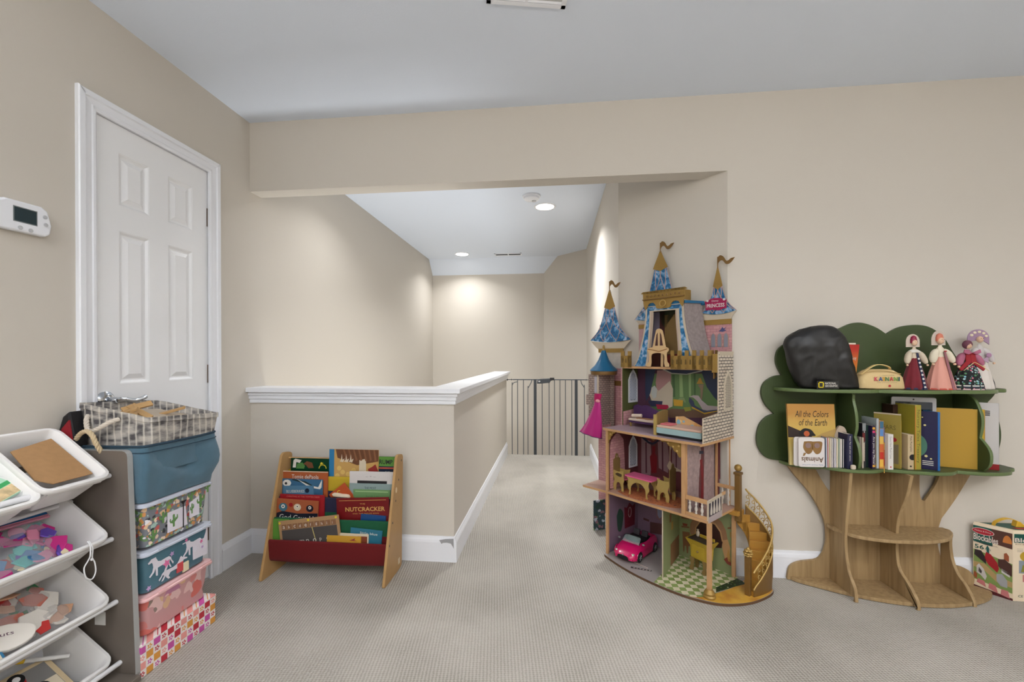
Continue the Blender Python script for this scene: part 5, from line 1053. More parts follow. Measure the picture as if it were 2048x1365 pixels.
for k in range(8): 
    z = .012+.0185*k; f = 1-z/(H*.66)*.8; MB().prism(circ(.018*f, z, .0045, 8), 'y', -.0015, 0).build('braid_loop', INKW, d1).matrix_local = Matrix.Translation((0, -.049*.76-.002, 0)) @ Matrix.Rotation(R(-9), 4, 'X')
MB().loft([[(r*cos(2*pi*a/24), r*.72*sin(2*pi*a/24), z) for a in range(24)] for z, r in ((H*.66, .026), (H*.69, .022), (H*.715, .012))], cap=False).build('collar', INKW, d1, smooth=True)
MB().loft([[(r*cos(2*pi*a/24), r*.72*sin(2*pi*a/24), z) for a in range(24)] for z, r in ((0, .0515), (.004, .0518), (.008, .0505))], cap=False).build('hem', navy, d1, smooth=True)
pinkd = mat('peach_satin', (214, 150, 134), .55, sheen=.3); H2 = .265
d2 = doll('costume doll in a peach pink gown with cream sleeves and a tall pale headdress', 1.752, 2.113, H2, pinkd, mat('ivory_cotton', (222, 212, 190), .9), None, 0, .057, 2, tilt=6)
headd(d2, H2, .057, .032, .040, mat('silver_lace', (196, 184, 172), .7), mat('coral_satin', (206, 120, 96), .5), .006, .86)
strip(d2, H2, .057, mat('mauve_braid', (150, 100, 106), .7), .013, .020)
MB().loft([[(r*cos(2*pi*a/24), r*.75*sin(2*pi*a/24), z) for a in range(24)] for z, r in ((0, .0600), (.004, .0602), (.007, .059))], cap=False).build('hem', C('coral_trim', (214, 90, 74)), d2, smooth=True)
prism('blue_panel', [(.045, .0), (.056, .002), (.034, .10), (.028, .10)], 'y', -.002, .004, mat('steel_satin', (92, 104, 124), .5), d2)
prism('brooch', circ(-.004, H2*.655, .006, 10, ry=.003), 'y', -.030, -.026, C('logo_red'), d2)
H3 = .238; blkf = blotch('black_floral', (20, 24, 26), [(0, (120, 170, 180)), (.25, (200, 110, 130)), (.5, (80, 130, 90)), (.75, (170, 200, 200))], 95, .40, .8)
d3 = doll('costume doll with mauve kerchief, red jacket and black flowered skirt', 1.867, 2.113, H3, blkf, mat('mauve_cotton', (170, 100, 124), .9), None, 0, .056, 3, tilt=-4)
MB().ball((0, .002, H3*.855), .0185, 16, 10, (1, .85, 1.1)).build('kerchief', mat('plum_kerchief', (112, 66, 82), .8), d3, smooth=True)
for s in (-1, 1): MB().prism([(0, H3*.70), (s*.03, H3*.765), (s*.034, H3*.70), (s*.016, H3*.665)], 'y', -.026, -.020).build('bow', mat('mauve_cotton'), d3, bevel=.002)
for s in (-1, 1): MB().prism([(0, H3*.70), (s*.018, H3*.70), (s*.020, H3*.55), (s*.050, H3*.40), (s*.042, H3*.36), (s*.006, H3*.50), (0, H3*.52)], 'y', 0, .005).build('jacket', mat('red_brocade', (150, 30, 40), .7), d3, bevel=.001).matrix_local = Matrix.Translation((0, -.0375, 0)) @ Matrix.Rotation(R(-8), 4, 'X')
for s in (-1, 1): MB().tube([(s*.001, -.0345, H3*.52), (s*.022, -.040, H3*.455), (s*.047, -.042, H3*.365)], .0012, 6).build('gold_piping', C('star_cream'), d3, smooth=True)
for z, r, m, nm in ((.0, .0585, C('hem_pink', (226, 196, 196)), 'hem'), (.010, .0572, C('hem_navy', (30, 44, 66)), 'hem_band'), (.015, .0562, INKW, 'hem_scallop')):
    MB().loft([[(rr*cos(2*pi*a/28), rr*.76*sin(2*pi*a/28), zz) for a in range(28)] for zz, rr in ((z, r), (z+.006, r-.0006))], cap=False).build(nm, m, d3, smooth=True)
H4 = .272; wf_ = mat('white_glaze', (222, 214, 206), .4)
d4 = doll('white and lilac figurine with a lilac dotted headdress, behind the kerchief doll', 1.962, 2.165, H4, wf_, mat('pale_grey_sleeve', (200, 194, 192), .6), None, 0, .052, 4)
MB().prism(circ(0, H4*.86, .046, 24, 0, pi, ry=.042)+[(-.046, H4*.78), (-.02, H4*.82), (.02, H4*.82), (.046, H4*.75)], 'y', .004, .008).build('headdress', mat('lilac_felt', (160, 132, 156), .7), d4, bevel=.001)
for a in (20, 52, 85, 118, 150): MB().ball((.034*cos(R(a)), .003, H4*.86+.030*sin(R(a))), .0062, 10, 6, (1.2, .4, 1)).build('pearl', mat('pearl_cream', (226, 214, 186), .4), d4, smooth=True)
prism('red_hair_bow', [(-.014, .135), (.010, .150), (.012, .120)], 'y', -.03, -.026, mat('lilac_print', (176, 150, 170), .7), d4); MB().ball((.012, -.030, H4*.57), .011, 12, 8, (1, .5, 1)).build('bouquet', mat('bouquet_mauve', (170, 130, 160), .8, bump=.8, bscale=200), d4, smooth=True)
MB().tube(spl([(.03, -.005, .10), (.04, -.01, .06), (.052, -.01, .03), (.058, -.008, .004)], 5), .002, 6).build('parasol_stick', INKB, d4, smooth=True)
# ================================================================== CASTLE DOLLHOUSE
# local frame: x = along the diagonal wall, y = into the wall (so -y is out into the room), z up
CL = Vector((.5128, 2.606, 0)); CRZ = R(-45); OFF = Vector((-.018*.7071, -.018*.7071, 0))
cas = thing('castle_dollhouse', 'tall wooden castle dollhouse with blue cone towers, gold trim and open rooms', 'dollhouse', tuple(CL+OFF), CRZ)
def K(n, c=(128, 128, 128), r=.45, **k): return mat(n, tuple(v*.9 for v in c), r, spec=.4, **k)
M_cw = mat('dollhouse_ply', (190, 148, 104), .45, var=.06, vscale=20); M_fib = mat('fibreboard_edge', (96, 70, 48), .7)
M_gold = mat('gold_paint', (156, 124, 62), .42, metal=.35, spec=.5); M_goldd = mat('bronze_gold_paint', (124, 92, 46), .42, metal=.3, spec=.5); M_goldl = mat('pale_gold_paint', (180, 148, 84), .4, metal=.3)
M_lil = mat('lilac_laminate', (176, 154, 162), .22, spec=.6)
def brick(name, c1, c2, mo, scale, mw=.018, rough=.5, bw=.55, rh=.25, src='xz', noisy=.15):
    q = NT(name, rough); sx = q.n('SeparateXYZ'); q.l(q.tc.outputs['Object'], sx.inputs[0]); cb = q.n('CombineXYZ')
    q.l(sx.outputs[0 if src[0] == 'x' else 1], cb.inputs[0]); q.l(sx.outputs[2], cb.inputs[1])
    nz = q.n('TexNoise'); nz.inputs['Scale'].default_value = 40; q.l(cb.outputs[0], nz.inputs['Vector']); ad = q.n('VectorMath', operation='ADD'); sv = q.n('VectorMath', operation='SCALE'); sv.inputs['Scale'].default_value = .0035; q.l(nz.outputs['Color'], sv.inputs[0]); q.l(cb.outputs[0], ad.inputs[0]); q.l(sv.outputs[0], ad.inputs[1])
    b = q.n('TexBrick'); b.inputs['Scale'].default_value = scale; b.inputs['Mortar Size'].default_value = mw; b.inputs['Brick Width'].default_value = bw; b.inputs['Row Height'].default_value = rh; b.inputs['Mortar Smooth'].default_value = .2
    b.inputs['Color1'].default_value = lin(c1); b.inputs['Color2'].default_value = lin(c2); b.inputs['Mortar'].default_value = lin(mo); q.l(ad.outputs[0], b.inputs['Vector'])
    return q.color(b.outputs[0])
M_pinkb = brick('pink_brick_print', (206, 158, 156), (190, 138, 142), (168, 116, 124), 17, .02)
M_pinkby = brick('pink_brick_print_side', (206, 158, 156), (190, 138, 142), (168, 116, 124), 17, .02, src='yz')
M_stone = brick('stone_block_print', (214, 202, 184), (196, 182, 164), (62, 54, 54), 17, .035, src='yz'); M_stonex = brick('stone_block_print_front', (170, 150, 138), (150, 132, 124), (96, 80, 80), 19, .03); M_stoney = brick('stone_block_print_side', (170, 150, 138), (150, 132, 124), (96, 80, 80), 19, .03, src='yz')
def roofm():
    q = NT('blue_roof_print', .35, .5); v = q.map((1, 1, 1)); n = q.noise(v, 34, 4, .6)
    return q.color(q.ramp(n, [(.38, (14, 84, 130)), (.5, (40, 118, 166)), (.56, (120, 160, 196)), (.68, (176, 190, 214))]))
M_roof = roofm(); M_blue2 = mat('blue_plastic_cone', (14, 92, 132), .35, spec=.5); M_lat = K('rose_gold_line', (196, 160, 150))
M_cream = K('castle_cream', (216, 200, 176)); M_navy2 = K('castle_navy_line', (70, 80, 120))
def cb(nm, a, b, m, **k):  # box in (u, d, z) with d outwards
    return box(nm, (a[0], -a[1], a[2]), (b[0], -b[1], b[2]), m, cas, **k)
def cp_(nm, pts, d0, d1, m, par=None, **k): return prism(nm, pts, 'y', -d1, -d0, m, par or cas, **k)       # (u, z) outline facing the room
def cz_(nm, pts, z0, z1, m, par=None, **k): return prism(nm, [(u, -d) for u, d in pts], 'z', z0, z1, m, par or cas, **k)
def cx2(nm, pts, u0, u1, m, par=None, **k): return prism(nm, [(-d, z) for d, z in pts], 'x', u0, u1, m, par or cas, **k)  # (d, z) outline facing sideways
def edge2(o, m, ax=2):
    o.data.materials.append(m)
    for p in o.data.polygons:
        if abs(p.normal[ax]) < .5: p.material_index = 1
    return o
# floors
BASE = segs([(-.012, .0), (-.012, .30)], [(-.012, .30), (.002, .318), (.10, .345), (.20, .362), (.305, .368), (.42, .362), (.52, .342), (.60, .305), (.66, .245), (.705, .16), (.728, .06), (.728, .0), (.71, -.035), (.66, -.055)], [(.66, -.055), (.60, -.03), (.58, .0)], [(.58, .0), (-.012, .0)], n=5)
edge2(cz_('base_board', BASE, .001, .013, K('garage_grey', (176, 168, 164))), M_fib)
def checker(name, c1, c2, s):
    q = NT(name, .4); c = q.n('TexChecker'); c.inputs['Scale'].default_value = s; c.inputs[1].default_value = lin(c1); c.inputs[2].default_value = lin(c2)
    q.l(q.map((1, 1, 0), (.003, .003, .5), (0, 0, R(45))), c.inputs['Vector']); return q.color(c.outputs[0])
M_chk = checker('green_checker_print', (132, 150, 86), (214, 204, 176), 34)
KF = [(.262, .004), (.332, .364), (.42, .359), (.50, .345), (.565, .318), (.572, .004)]
cz_('kitchen_floor', KF, .013, .0136, M_chk); PATH = segs([(.50, .345), (.60, .302), (.66, .243), (.705, .16), (.726, .06), (.726, .0)], [(.726, 0), (.70, -.035), (.66, -.05), (.60, -.02)], [(.60, -.02), (.60, .10), (.545, .30), (.50, .345)], n=5)
q = NT('golden_path_print', .35); M_path = q.color(q.ramp(q.noise(q.map((6, 6, 1)), 1.4, 3), [(.35, (178, 118, 52)), (.55, (206, 158, 62)), (.7, (216, 170, 70))])); cz_('golden_path', PATH, .0136, .0142, M_path)
cz_('garden_strip', [(.545, .18), (.575, .02), (.625, .03), (.60, .10), (.565, .22)], .0142, .0148, blotch('hedge_print', (34, 52, 30), [(0, (90, 120, 60)), (.4, (190, 190, 150)), (.7, (60, 90, 44))], 70, .35, .5))
for i in range(7): cz_('hopscotch_print', [(.205+.012*i-.05, .27), (.213+.012*i-.05, .27), (.213+.012*i-.05, .262), (.205+.012*i-.05, .262)], .0132, .0138, K('chalk_mark', (226, 206, 196)))
cz_('rail_print', [(.17, .318), (.262, .270), (.266, .282), (.178, .332)], .0132, .0137, K('rail_dark', (40, 42, 48)))
for i in range(6): cz_('rail_mark', [(.184+.0135*i, .317-.0072*i), (.192+.0135*i, .312-.0072*i), (.194+.0135*i, .317-.0072*i), (.186+.0135*i, .322-.0072*i)], .0137, .0141, K('chalk_mark'))
F2_ = [(-.165, .165), (-.158, .318), (-.014, .305), (.30, .305), (.565, .300), (.565, .0), (-.012, .0), (-.012, .165)]
edge2(cz_('second_floor', F2_, .351, .363, K('rosy_floor', (196, 158, 140), .3)), M_cw)
cz_('rug_print', segs([(.04, .26), (.14, .295), (.30, .285), (.40, .24), (.38, .12), (.2, .09), (.06, .14), (.04, .26)], n=4), .363, .3636, blotch('persian_print', (178, 104, 66), [(0, (120, 60, 44)), (.4, (200, 140, 90)), (.7, (90, 60, 60))], 60, .3, .5))
F3_ = segs([(-.020, .0), (-.020, .29)], [(-.020, .29), (-.008, .304), (.20, .318), (.40, .318), (.535, .310)], [(.535, .310), (.548, .30), (.552, .0)], [(.552, 0), (-.02, 0)], n=4)
edge2(cz_('third_floor', F3_, .699, .711, M_lil), M_cw)
F4_ = [(-.005, .0), (-.005, .150), (.547, .155), (.547, .0)]
edge2(cz_('top_floor', F4_, 1.040, 1.052, K('roof_floor', (120, 60, 48))), M_cw)
# posts
def post(u, d, z0, z1, w_=.011): cb('post', (u-w_/2, d-w_/2, z0), (u+w_/2, d+w_/2, z1), M_cw, bevel=.001)
post(.0, .293, .013, .351, .014); post(.0, .293, .363, .699, .014); post(.448, .293, .363, .699, .018); post(.555, .010, .013, .351, .016); post(.470, .010, .363, .699, .010); post(.535, .010, .363, .699, .006)
cb('corner_post', (.5555, .275, .05), (.5735, .293, .351), M_cw, bevel=.001)
MB().lathe([(.026, .0135), (.027, .022), (.022, .028), (.024, .036), (.018, .046), (.014, .052)], (.5645, -.284), 20).build('column_foot', M_gold, cas, smooth=True)
cb('partition', (0, 0, .013), (0, 0, .0131), M_cw); bpy.data.objects.remove(COL.objects['partition'])
cz_('partition', [(.258, .002), (.262, .002), (.338, .290), (.334, .290)], .013, .351, K('kitchen_green', (150, 160, 112))); cz_('partition_edge', [(.3335, .290), (.3385, .290), (.3395, .296), (.3345, .296)], .013, .351, M_cream)
cz_('dresser_panel', [(.2665, .018), (.3045, .165), (.3065, .164), (.2685, .017)], .02, .13, K('kitchen_brown', (140, 96, 64)))
cz_('plate_print', [(.294, .125), (.3, .15), (.3015, .149), (.2955, .124)], .2, .24, K('kitchen_ochre', (196, 150, 80))); cz_('plate_print', [(.304, .16), (.309, .18), (.3105, .179), (.3055, .159)], .25, .29, K('kitchen_brown')); cz_('plate_print', [(.296, .13), (.302, .155), (.3035, .154), (.2975, .129)], .29, .33, K('kitchen_red', (150, 70, 56)))
# back panels: one per storey
cb('back_panel', (.0, .0, .013), (.258, .005, .351), K('lilac_room', (138, 112, 132))); cb('back_panel', (.258, .0, .013), (.56, .005, .351), K('kitchen_green')); cb('back_panel', (.0, .0, .363), (.48, .005, .699), K('hall_maroon', (110, 56, 60))); cb('back_panel', (.0, .0, .711), (.545, .005, 1.04), K('bedroom_plum', (84, 50, 70)))
# left side walls
cx2('side_wall', [(.0, .013), (.287, .013), (.287, .351), (0, .351)], -.005, .0, K('lilac_room')); cx2('side_wall', [(.0, .363), (.287, .363), (.287, .699), (0, .699)], -.005, .0, K('hall_maroon')); cx2('side_wall', [(.0, .711), (.150, .711), (.150, 1.04), (0, 1.04)], -.005, .0, K('wall_olive', (88, 92, 50)))
cx2('arch_panel', segs([(.27, .37), (.27, .60), (.245, .65), (.205, .672), (.165, .645), (.145, .60), (.145, .37), (.27, .37)], n=3), .0, .002, M_pinkby); cx2('dado_panel', [(0.006, .712), (.148, .712), (.148, .79), (.006, .80)], 0, .0015, M_pinkby)
cx2('mirror_print', segs([(.21, .20), (.19, .235), (.165, .225), (.15, .19), (.17, .11), (.2, .12), (.21, .20)], n=3), 0, .0014, K('mural_bottle', (50, 78, 66))); cx2('wardrobe_print', [(.135, .11), (.14, .235), (.115, .225), (.09, .25), (.06, .225), (.035, .235), (.04, .11)], 0, .0014, K('wardrobe_red', (116, 26, 44))); cx2('ribbon_print', circ(.088, .195, .016, 14, ry=.030)+[(.1039, .195)]+circ(.088, .195, .012, 14, ry=.026)[::-1], .0014, .0022, K('mural_mauve', (190, 176, 176)))
def lattice_window(name, plane, c, w_, h_, par=cas, m=K('lattice_white', (226, 228, 234)), pane=K('pane_blue', (132, 142, 174))):
    """gothic lattice: frame ribbon and crossing bars; plane 'x' at u=c[0], centre d=c[1], bottom z=c[2]"""
    out = [(-w_/2, 0), (w_/2, 0), (w_/2, h_*.68), (w_*.30, h_*.86), (0, h_), (-w_*.30, h_*.86), (-w_/2, h_*.68)]
    def P(a, b, e=0): return (c[0]+e, -(c[1]+a), c[2]+b)
    f = MB(); n = len(out); k = .80
    o2 = [(a*k, h_*.47+(b-h_*.47)*(k+.08)) for a, b in out]
    for e in (0,):
        rings = [[P(a, b, 0) for a, b in out], [P(a, b, .005) for a, b in out], [P(a, b, .005) for a, b in o2], [P(a, b, 0) for a, b in o2]]
    f.loft(rings, cap=False).build(name, m, par)
    g = MB(); y0, y1 = -w_*.4, w_*.4
    for s in (-1, 1):
        for i in range(-5, 11):
            zc = h_*.09*i+h_*.05; a = (y0, zc-s*w_*.55); b = (y1, zc+s*w_*.55)
            pts = []
            for t in range(9):
                p = (a[0]+(b[0]-a[0])*t/8, a[1]+(b[1]-a[1])*t/8); top = h_*.93 if abs(p[0]) < w_*.12 else h_*(.93-.5*(abs(p[0])/(w_)))
                if .03*h_ < p[1] < top: pts.append(P(p[0], p[1], .0025))
            if len(pts) > 1: g.tube(pts, .0011, 4)
    g.build('lattice', m, par)
    cx2('pane_print', [(c[1]+a*.8, c[2]+h_*.47+(b-h_*.47)*.86) for a, b in out], c[0]+.0003, c[0]+.0009, pane)
lattice_window('window_frame', 'x', (.0012, .057, .838), .088, .195); lattice_window('window_frame', 'x', (.0012, .057, .456), .080, .185)
MURAL = [
 ('curtain_print', 'curtain_green', (104, 136, 84), [(0.088, 1.008), (0.477, 1.02), (0.477, 0.805), (0.087, 0.763)], 1),
 ('curtain_fold', 'curtain_green_dark', (76, 106, 66), [(0.223, 1.006), (0.238, 1.007), (0.241, 0.882), (0.226, 0.881)], 2),
 ('curtain_fold', 'curtain_green_light', (150, 178, 120), [(0.265, 1.008), (0.283, 1.008), (0.289, 0.885), (0.268, 0.884)], 2),
 ('curtain_fold', 'curtain_green_light', 0, [(0.319, 1.015), (0.333, 1.015), (0.333, 0.888), (0.321, 0.888)], 2),
 ('curtain_fold', 'curtain_green_dark', 0, [(0.347, 1.016), (0.358, 1.016), (0.358, 0.89), (0.35, 0.89)], 2),
 ('wall_print', 'mural_rose', (180, 136, 134), [(0.131, 1.027), (0.217, 1.035), (0.217, 0.96), (0.198, 0.902), (0.134, 0.874), (0.121, 0.956)], 3),
 ('wall_print', 'mural_cream', (204, 190, 168), [(0.14, 0.91), (0.21, 0.971), (0.229, 0.926), (0.226, 0.829), (0.185, 0.808), (0.107, 0.824), (0.081, 0.882), (0.094, 0.93), (0.124, 0.926)], 4),
 ('swag_print', 'swag_blue', (52, 62, 88), [(0.054, 1.04), (0.477, 1.049), (0.477, 0.878), (0.456, 0.898), (0.419, 0.948), (0.392, 1.023), (0.358, 1.019), (0.307, 1.012), (0.223, 1.015), (0.166, 1.033), (0.121, 1.032), (0.104, 0.967), (0.087, 0.894), (0.06, 0.844), (0.053, 0.904)], 5),
 ('swag_edge', 'swag_trim', (190, 190, 176), [(0.173, 1.037), (0.223, 1.016), (0.307, 1.013), (0.386, 1.033), (0.408, 1.05), (0.415, 1.047), (0.392, 1.028), (0.307, 1.008), (0.217, 1.011), (0.166, 1.032)], 6),
 ('lamp_print', 'mural_ochre', (196, 150, 60), [(0.378, 0.992), (0.386, 0.995), (0.397, 0.969), (0.406, 0.964), (0.364, 0.962), (0.37, 0.973)], 6),
 ('lamp_stand_print', 'mural_taupe', (150, 128, 104), [(0.37, 0.959), (0.403, 0.961), (0.4, 0.937), (0.394, 0.882), (0.386, 0.882), (0.385, 0.936)], 6),
 ('chaise_print', 'mural_bluegrey', (70, 78, 104), [(0.324, 0.888), (0.347, 0.868), (0.353, 0.846), (0.403, 0.824), (0.477, 0.836), (0.477, 0.82), (0.403, 0.807), (0.341, 0.829), (0.321, 0.865)], 6),
 ('chaise_throw_print', 'mural_mauve', (190, 176, 176), [(0.327, 0.891), (0.347, 0.9), (0.375, 0.9), (0.392, 0.877), (0.424, 0.852), (0.477, 0.852), (0.477, 0.836), (0.419, 0.825), (0.397, 0.828), (0.37, 0.869), (0.347, 0.887)], 7),
 ('gold_trim_print', 'mural_gold', (206, 160, 50), [(0.338, 0.839), (0.405, 0.812), (0.477, 0.831), (0.477, 0.826), (0.408, 0.805), (0.338, 0.831)], 8),
 ('vanity_print', 'mural_navy', (48, 52, 82), [(0.074, 0.851), (0.166, 0.853), (0.16, 0.823), (0.094, 0.817), (0.077, 0.834)], 7),
 ('vanity_cloth_print', 'mural_crimson', (176, 40, 70), [(0.124, 0.832), (0.198, 0.835), (0.204, 0.821), (0.191, 0.809), (0.134, 0.806)], 8),
 ('crib_print', 'mural_gold', 0, [(0.232, 0.87), (0.289, 0.868), (0.286, 0.835), (0.235, 0.833)], 7),
 ('crib_hood_print', 'mural_sage', (140, 160, 110), [(0.271, 0.881), (0.295, 0.883), (0.304, 0.864), (0.301, 0.853), (0.289, 0.868), (0.259, 0.869)], 8),
 ('cushion_print', 'mural_olive', (150, 150, 60), [(0.292, 0.83), (0.33, 0.836), (0.336, 0.817), (0.301, 0.808)], 8),
 ('mirror_print', 'mural_pale', (196, 200, 196), [(0.097, 0.925), (0.114, 0.94), (0.131, 0.921), (0.127, 0.873), (0.107, 0.863), (0.094, 0.889)], 7),
 ('floor_print', 'mural_brownfloor', (120, 90, 70), [(0.053, 0.789), (0.16, 0.794), (0.223, 0.817), (0.477, 0.826), (0.477, 0.794), (0.053, 0.747)], 3),
 ('wall_print', 'hall_maroon', (110, 56, 60), [(0.018, 0.639), (0.487, 0.707), (0.487, 0.482), (0.018, 0.376)], 1),
 ('drape_print', 'hall_mauve', (160, 128, 132), [(0.025, 0.622), (0.087, 0.613), (0.093, 0.501), (0.087, 0.416), (0.025, 0.402)], 2),
 ('drape_print', 'hall_mauve', 0, [(0.133, 0.615), (0.191, 0.647), (0.204, 0.539), (0.197, 0.451), (0.14, 0.468)], 2),
 ('drape_print', 'hall_mauve', 0, [(0.222, 0.651), (0.283, 0.66), (0.277, 0.468), (0.222, 0.485)], 2),
 ('stripe_print', 'hall_dark', (92, 44, 58), [(0.053, 0.602), (0.061, 0.603), (0.063, 0.423), (0.054, 0.421)], 3),
 ('stripe_print', 'hall_dark', 0, [(0.159, 0.624), (0.167, 0.626), (0.169, 0.451), (0.16, 0.449)], 3),
 ('stripe_print', 'hall_dark', 0, [(0.244, 0.638), (0.251, 0.639), (0.25, 0.468), (0.244, 0.467)], 3),
 ('bunting_print', 'hall_navy', (36, 44, 66), [(0.025, 0.631), (0.053, 0.632), (0.073, 0.611), (0.1, 0.606), (0.127, 0.622), (0.14, 0.639), (0.14, 0.624), (0.12, 0.604), (0.094, 0.593), (0.067, 0.601), (0.039, 0.618)], 4),
 ('carpet_print', 'hall_red', (132, 24, 34), [(0.1, 0.586), (0.12, 0.589), (0.117, 0.547), (0.13, 0.531), (0.126, 0.436), (0.093, 0.429), (0.083, 0.523), (0.097, 0.543)], 4),
 ('fountain_print', 'hall_ivory', (210, 190, 160), [(0.207, 0.609), (0.219, 0.611), (0.219, 0.594), (0.214, 0.581), (0.212, 0.523), (0.228, 0.498), (0.259, 0.487), (0.289, 0.479), (0.21, 0.463), (0.191, 0.49), (0.207, 0.523), (0.207, 0.586)], 4),
 ('ornament_print', 'hall_gold', (186, 146, 70), [(0.185, 0.646), (0.295, 0.662), (0.295, 0.589), (0.274, 0.592), (0.259, 0.623), (0.222, 0.637)], 5),
 ('ornament_print', 'hall_gold', 0, [(0.08, 0.633), (0.133, 0.641), (0.107, 0.619)], 5),
 ('mirror_print', 'lilac_frame', (150, 116, 120), [(0.119, 0.235), (0.14, 0.25), (0.165, 0.251), (0.168, 0.199), (0.147, 0.167), (0.126, 0.18)], 2),
 ('mirror_glass_print', 'lilac_glass', (160, 166, 196), [(0.13, 0.232), (0.147, 0.243), (0.162, 0.241), (0.161, 0.197), (0.144, 0.179), (0.132, 0.194)], 3),
 ('dresser_print', 'dresser_brown', (96, 62, 60), [(0.083, 0.142), (0.168, 0.155), (0.168, 0.092), (0.083, 0.078)], 2),
 ('shelf_print', 'dresser_brown', 0, [(0.039, 0.154), (0.076, 0.152), (0.076, 0.14), (0.039, 0.141)], 2),
 ('oven_arch_print', 'brick_rose', (170, 126, 92), [(0.324, 0.167), (0.327, 0.204), (0.343, 0.238), (0.373, 0.267), (0.414, 0.285), (0.454, 0.288), (0.493, 0.266), (0.515, 0.228), (0.523, 0.186), (0.499, 0.173), (0.488, 0.214), (0.46, 0.244), (0.414, 0.253), (0.379, 0.231), (0.358, 0.196), (0.355, 0.153), (0.336, 0.136)], 2),
 ('oven_mouth_print', 'oven_dark', (70, 44, 40), [(0.355, 0.153), (0.358, 0.196), (0.379, 0.231), (0.414, 0.253), (0.46, 0.244), (0.488, 0.214), (0.499, 0.167), (0.493, 0.132), (0.361, 0.097)], 3),
 ('oven_ring_print', 'brick_light', (206, 160, 110), [(0.352, 0.153), (0.356, 0.197), (0.378, 0.234), (0.414, 0.257), (0.462, 0.249), (0.491, 0.216), (0.501, 0.168), (0.495, 0.166), (0.485, 0.212), (0.459, 0.241), (0.414, 0.249), (0.381, 0.228), (0.362, 0.196), (0.358, 0.155)], 4),
 ('shelf_print', 'kitchen_brown', (140, 96, 64), [(0.277, 0.228), (0.321, 0.235), (0.321, 0.227), (0.277, 0.22)], 2),
 ('shelf_print', 'kitchen_brown', 0, [(0.277, 0.179), (0.321, 0.187), (0.321, 0.18), (0.277, 0.171)], 2),
 ('shelf_print', 'kitchen_brown', 0, [(0.523, 0.247), (0.56, 0.253), (0.56, 0.245), (0.523, 0.239)], 2),
 ('pot_print', 'kitchen_ochre', (196, 150, 80), [(0.287, 0.245), (0.309, 0.249), (0.306, 0.234), (0.29, 0.232)], 3),
 ('pot_print', 'kitchen_red', (150, 70, 56), [(0.283, 0.196), (0.312, 0.199), (0.309, 0.187), (0.287, 0.183)], 3),
 ('bottle_print', 'kitchen_plum', (110, 80, 110), [(0.539, 0.266), (0.55, 0.269), (0.551, 0.252), (0.538, 0.247)], 3),
 ('clock_print', 'kitchen_ochre', 0, [(0.535, 0.224), (0.544, 0.232), (0.551, 0.226), (0.55, 0.206), (0.543, 0.197), (0.535, 0.204)], 3),
 ('stool_print', 'kitchen_brown', 0, [(0.283, 0.151), (0.324, 0.158), (0.33, 0.098), (0.361, 0.103), (0.361, 0.056), (0.352, 0.052), (0.349, 0.09), (0.318, 0.082), (0.315, 0.042), (0.308, 0.04), (0.305, 0.078), (0.296, 0.077), (0.293, 0.043), (0.288, 0.041)], 4),
 ('rocker_print', 'kitchen_red', 0, [(0.504, 0.08), (0.523, 0.098), (0.563, 0.085), (0.552, 0.059), (0.52, 0.063)], 3),
 ('broom_print', 'kitchen_ochre', 0, [(0.526, 0.143), (0.536, 0.103), (0.542, 0.077), (0.526, 0.077), (0.52, 0.102)], 3),
 ('oven_tail_print', 'brick_light', 0, [(0.493, 0.171), (0.523, 0.186), (0.536, 0.147), (0.531, 0.084), (0.509, 0.087), (0.499, 0.122)], 2),
]
for nm, cn, c, pts, ly in MURAL:
    m_ = K(cn, c) if c else K(cn)
    pts = [(min(u, .54), z) for u, z in pts]
    cp_(nm, pts, .0045+.0005*ly, .0052+.0005*ly, m_)
for u, z, nm in ((.31, .20, 1), (.36, .27, 1), (.50, .22, 1)): pass
# right wall of the bedroom: tall back half, low front half, stonework print with a pointed window
SW = [(.0, .711), (.306, .711), (.306, .826), (.158, .836), (.156, 1.128), (.0, 1.113)]
edge2(cx2('stone_wall', SW, .543, .549, M_stone), M_cream, 0); cb('stone_wall_cap', (.542, .0, 1.112), (.550, .15, 1.132), M_cream)
lattice_window('window_frame', 'x', (.5495, .064, .845), .085, .190, m=K('window_cream', (220, 206, 184)), pane=K('pane_dark', (84, 74, 72)))
edge2(cx2('curtain_wall', [(.0, .363), (.284, .363), (.284, .699), (0, .699)], .455, .460, K('curtain_mauve', (176, 152, 150), .5, var=.2, vscale=60)), M_cw, 0)
cx2('drape_gap_print', segs([(.18, .69), (.15, .64), (.165, .55), (.175, .44), (.17, .37)], [(.17, .37), (.13, .37), (.125, .50), (.12, .62), (.13, .69)], [(.13, .69), (.18, .69)], n=3), .460, .4608, K('hall_maroon')); cx2('red_drape_print', segs([(.165, .60), (.15, .5), (.16, .37)], [(.16, .37), (.135, .37), (.13, .5), (.14, .6)], [(.14, .6), (.165, .6)], n=3), .4608, .4614, K('hall_red', (132, 24, 34))); cx2('sash_print', [(.17, .645), (.13, .64), (.13, .625), (.17, .63)], .4608, .4616, K('hall_navy', (36, 44, 66)))
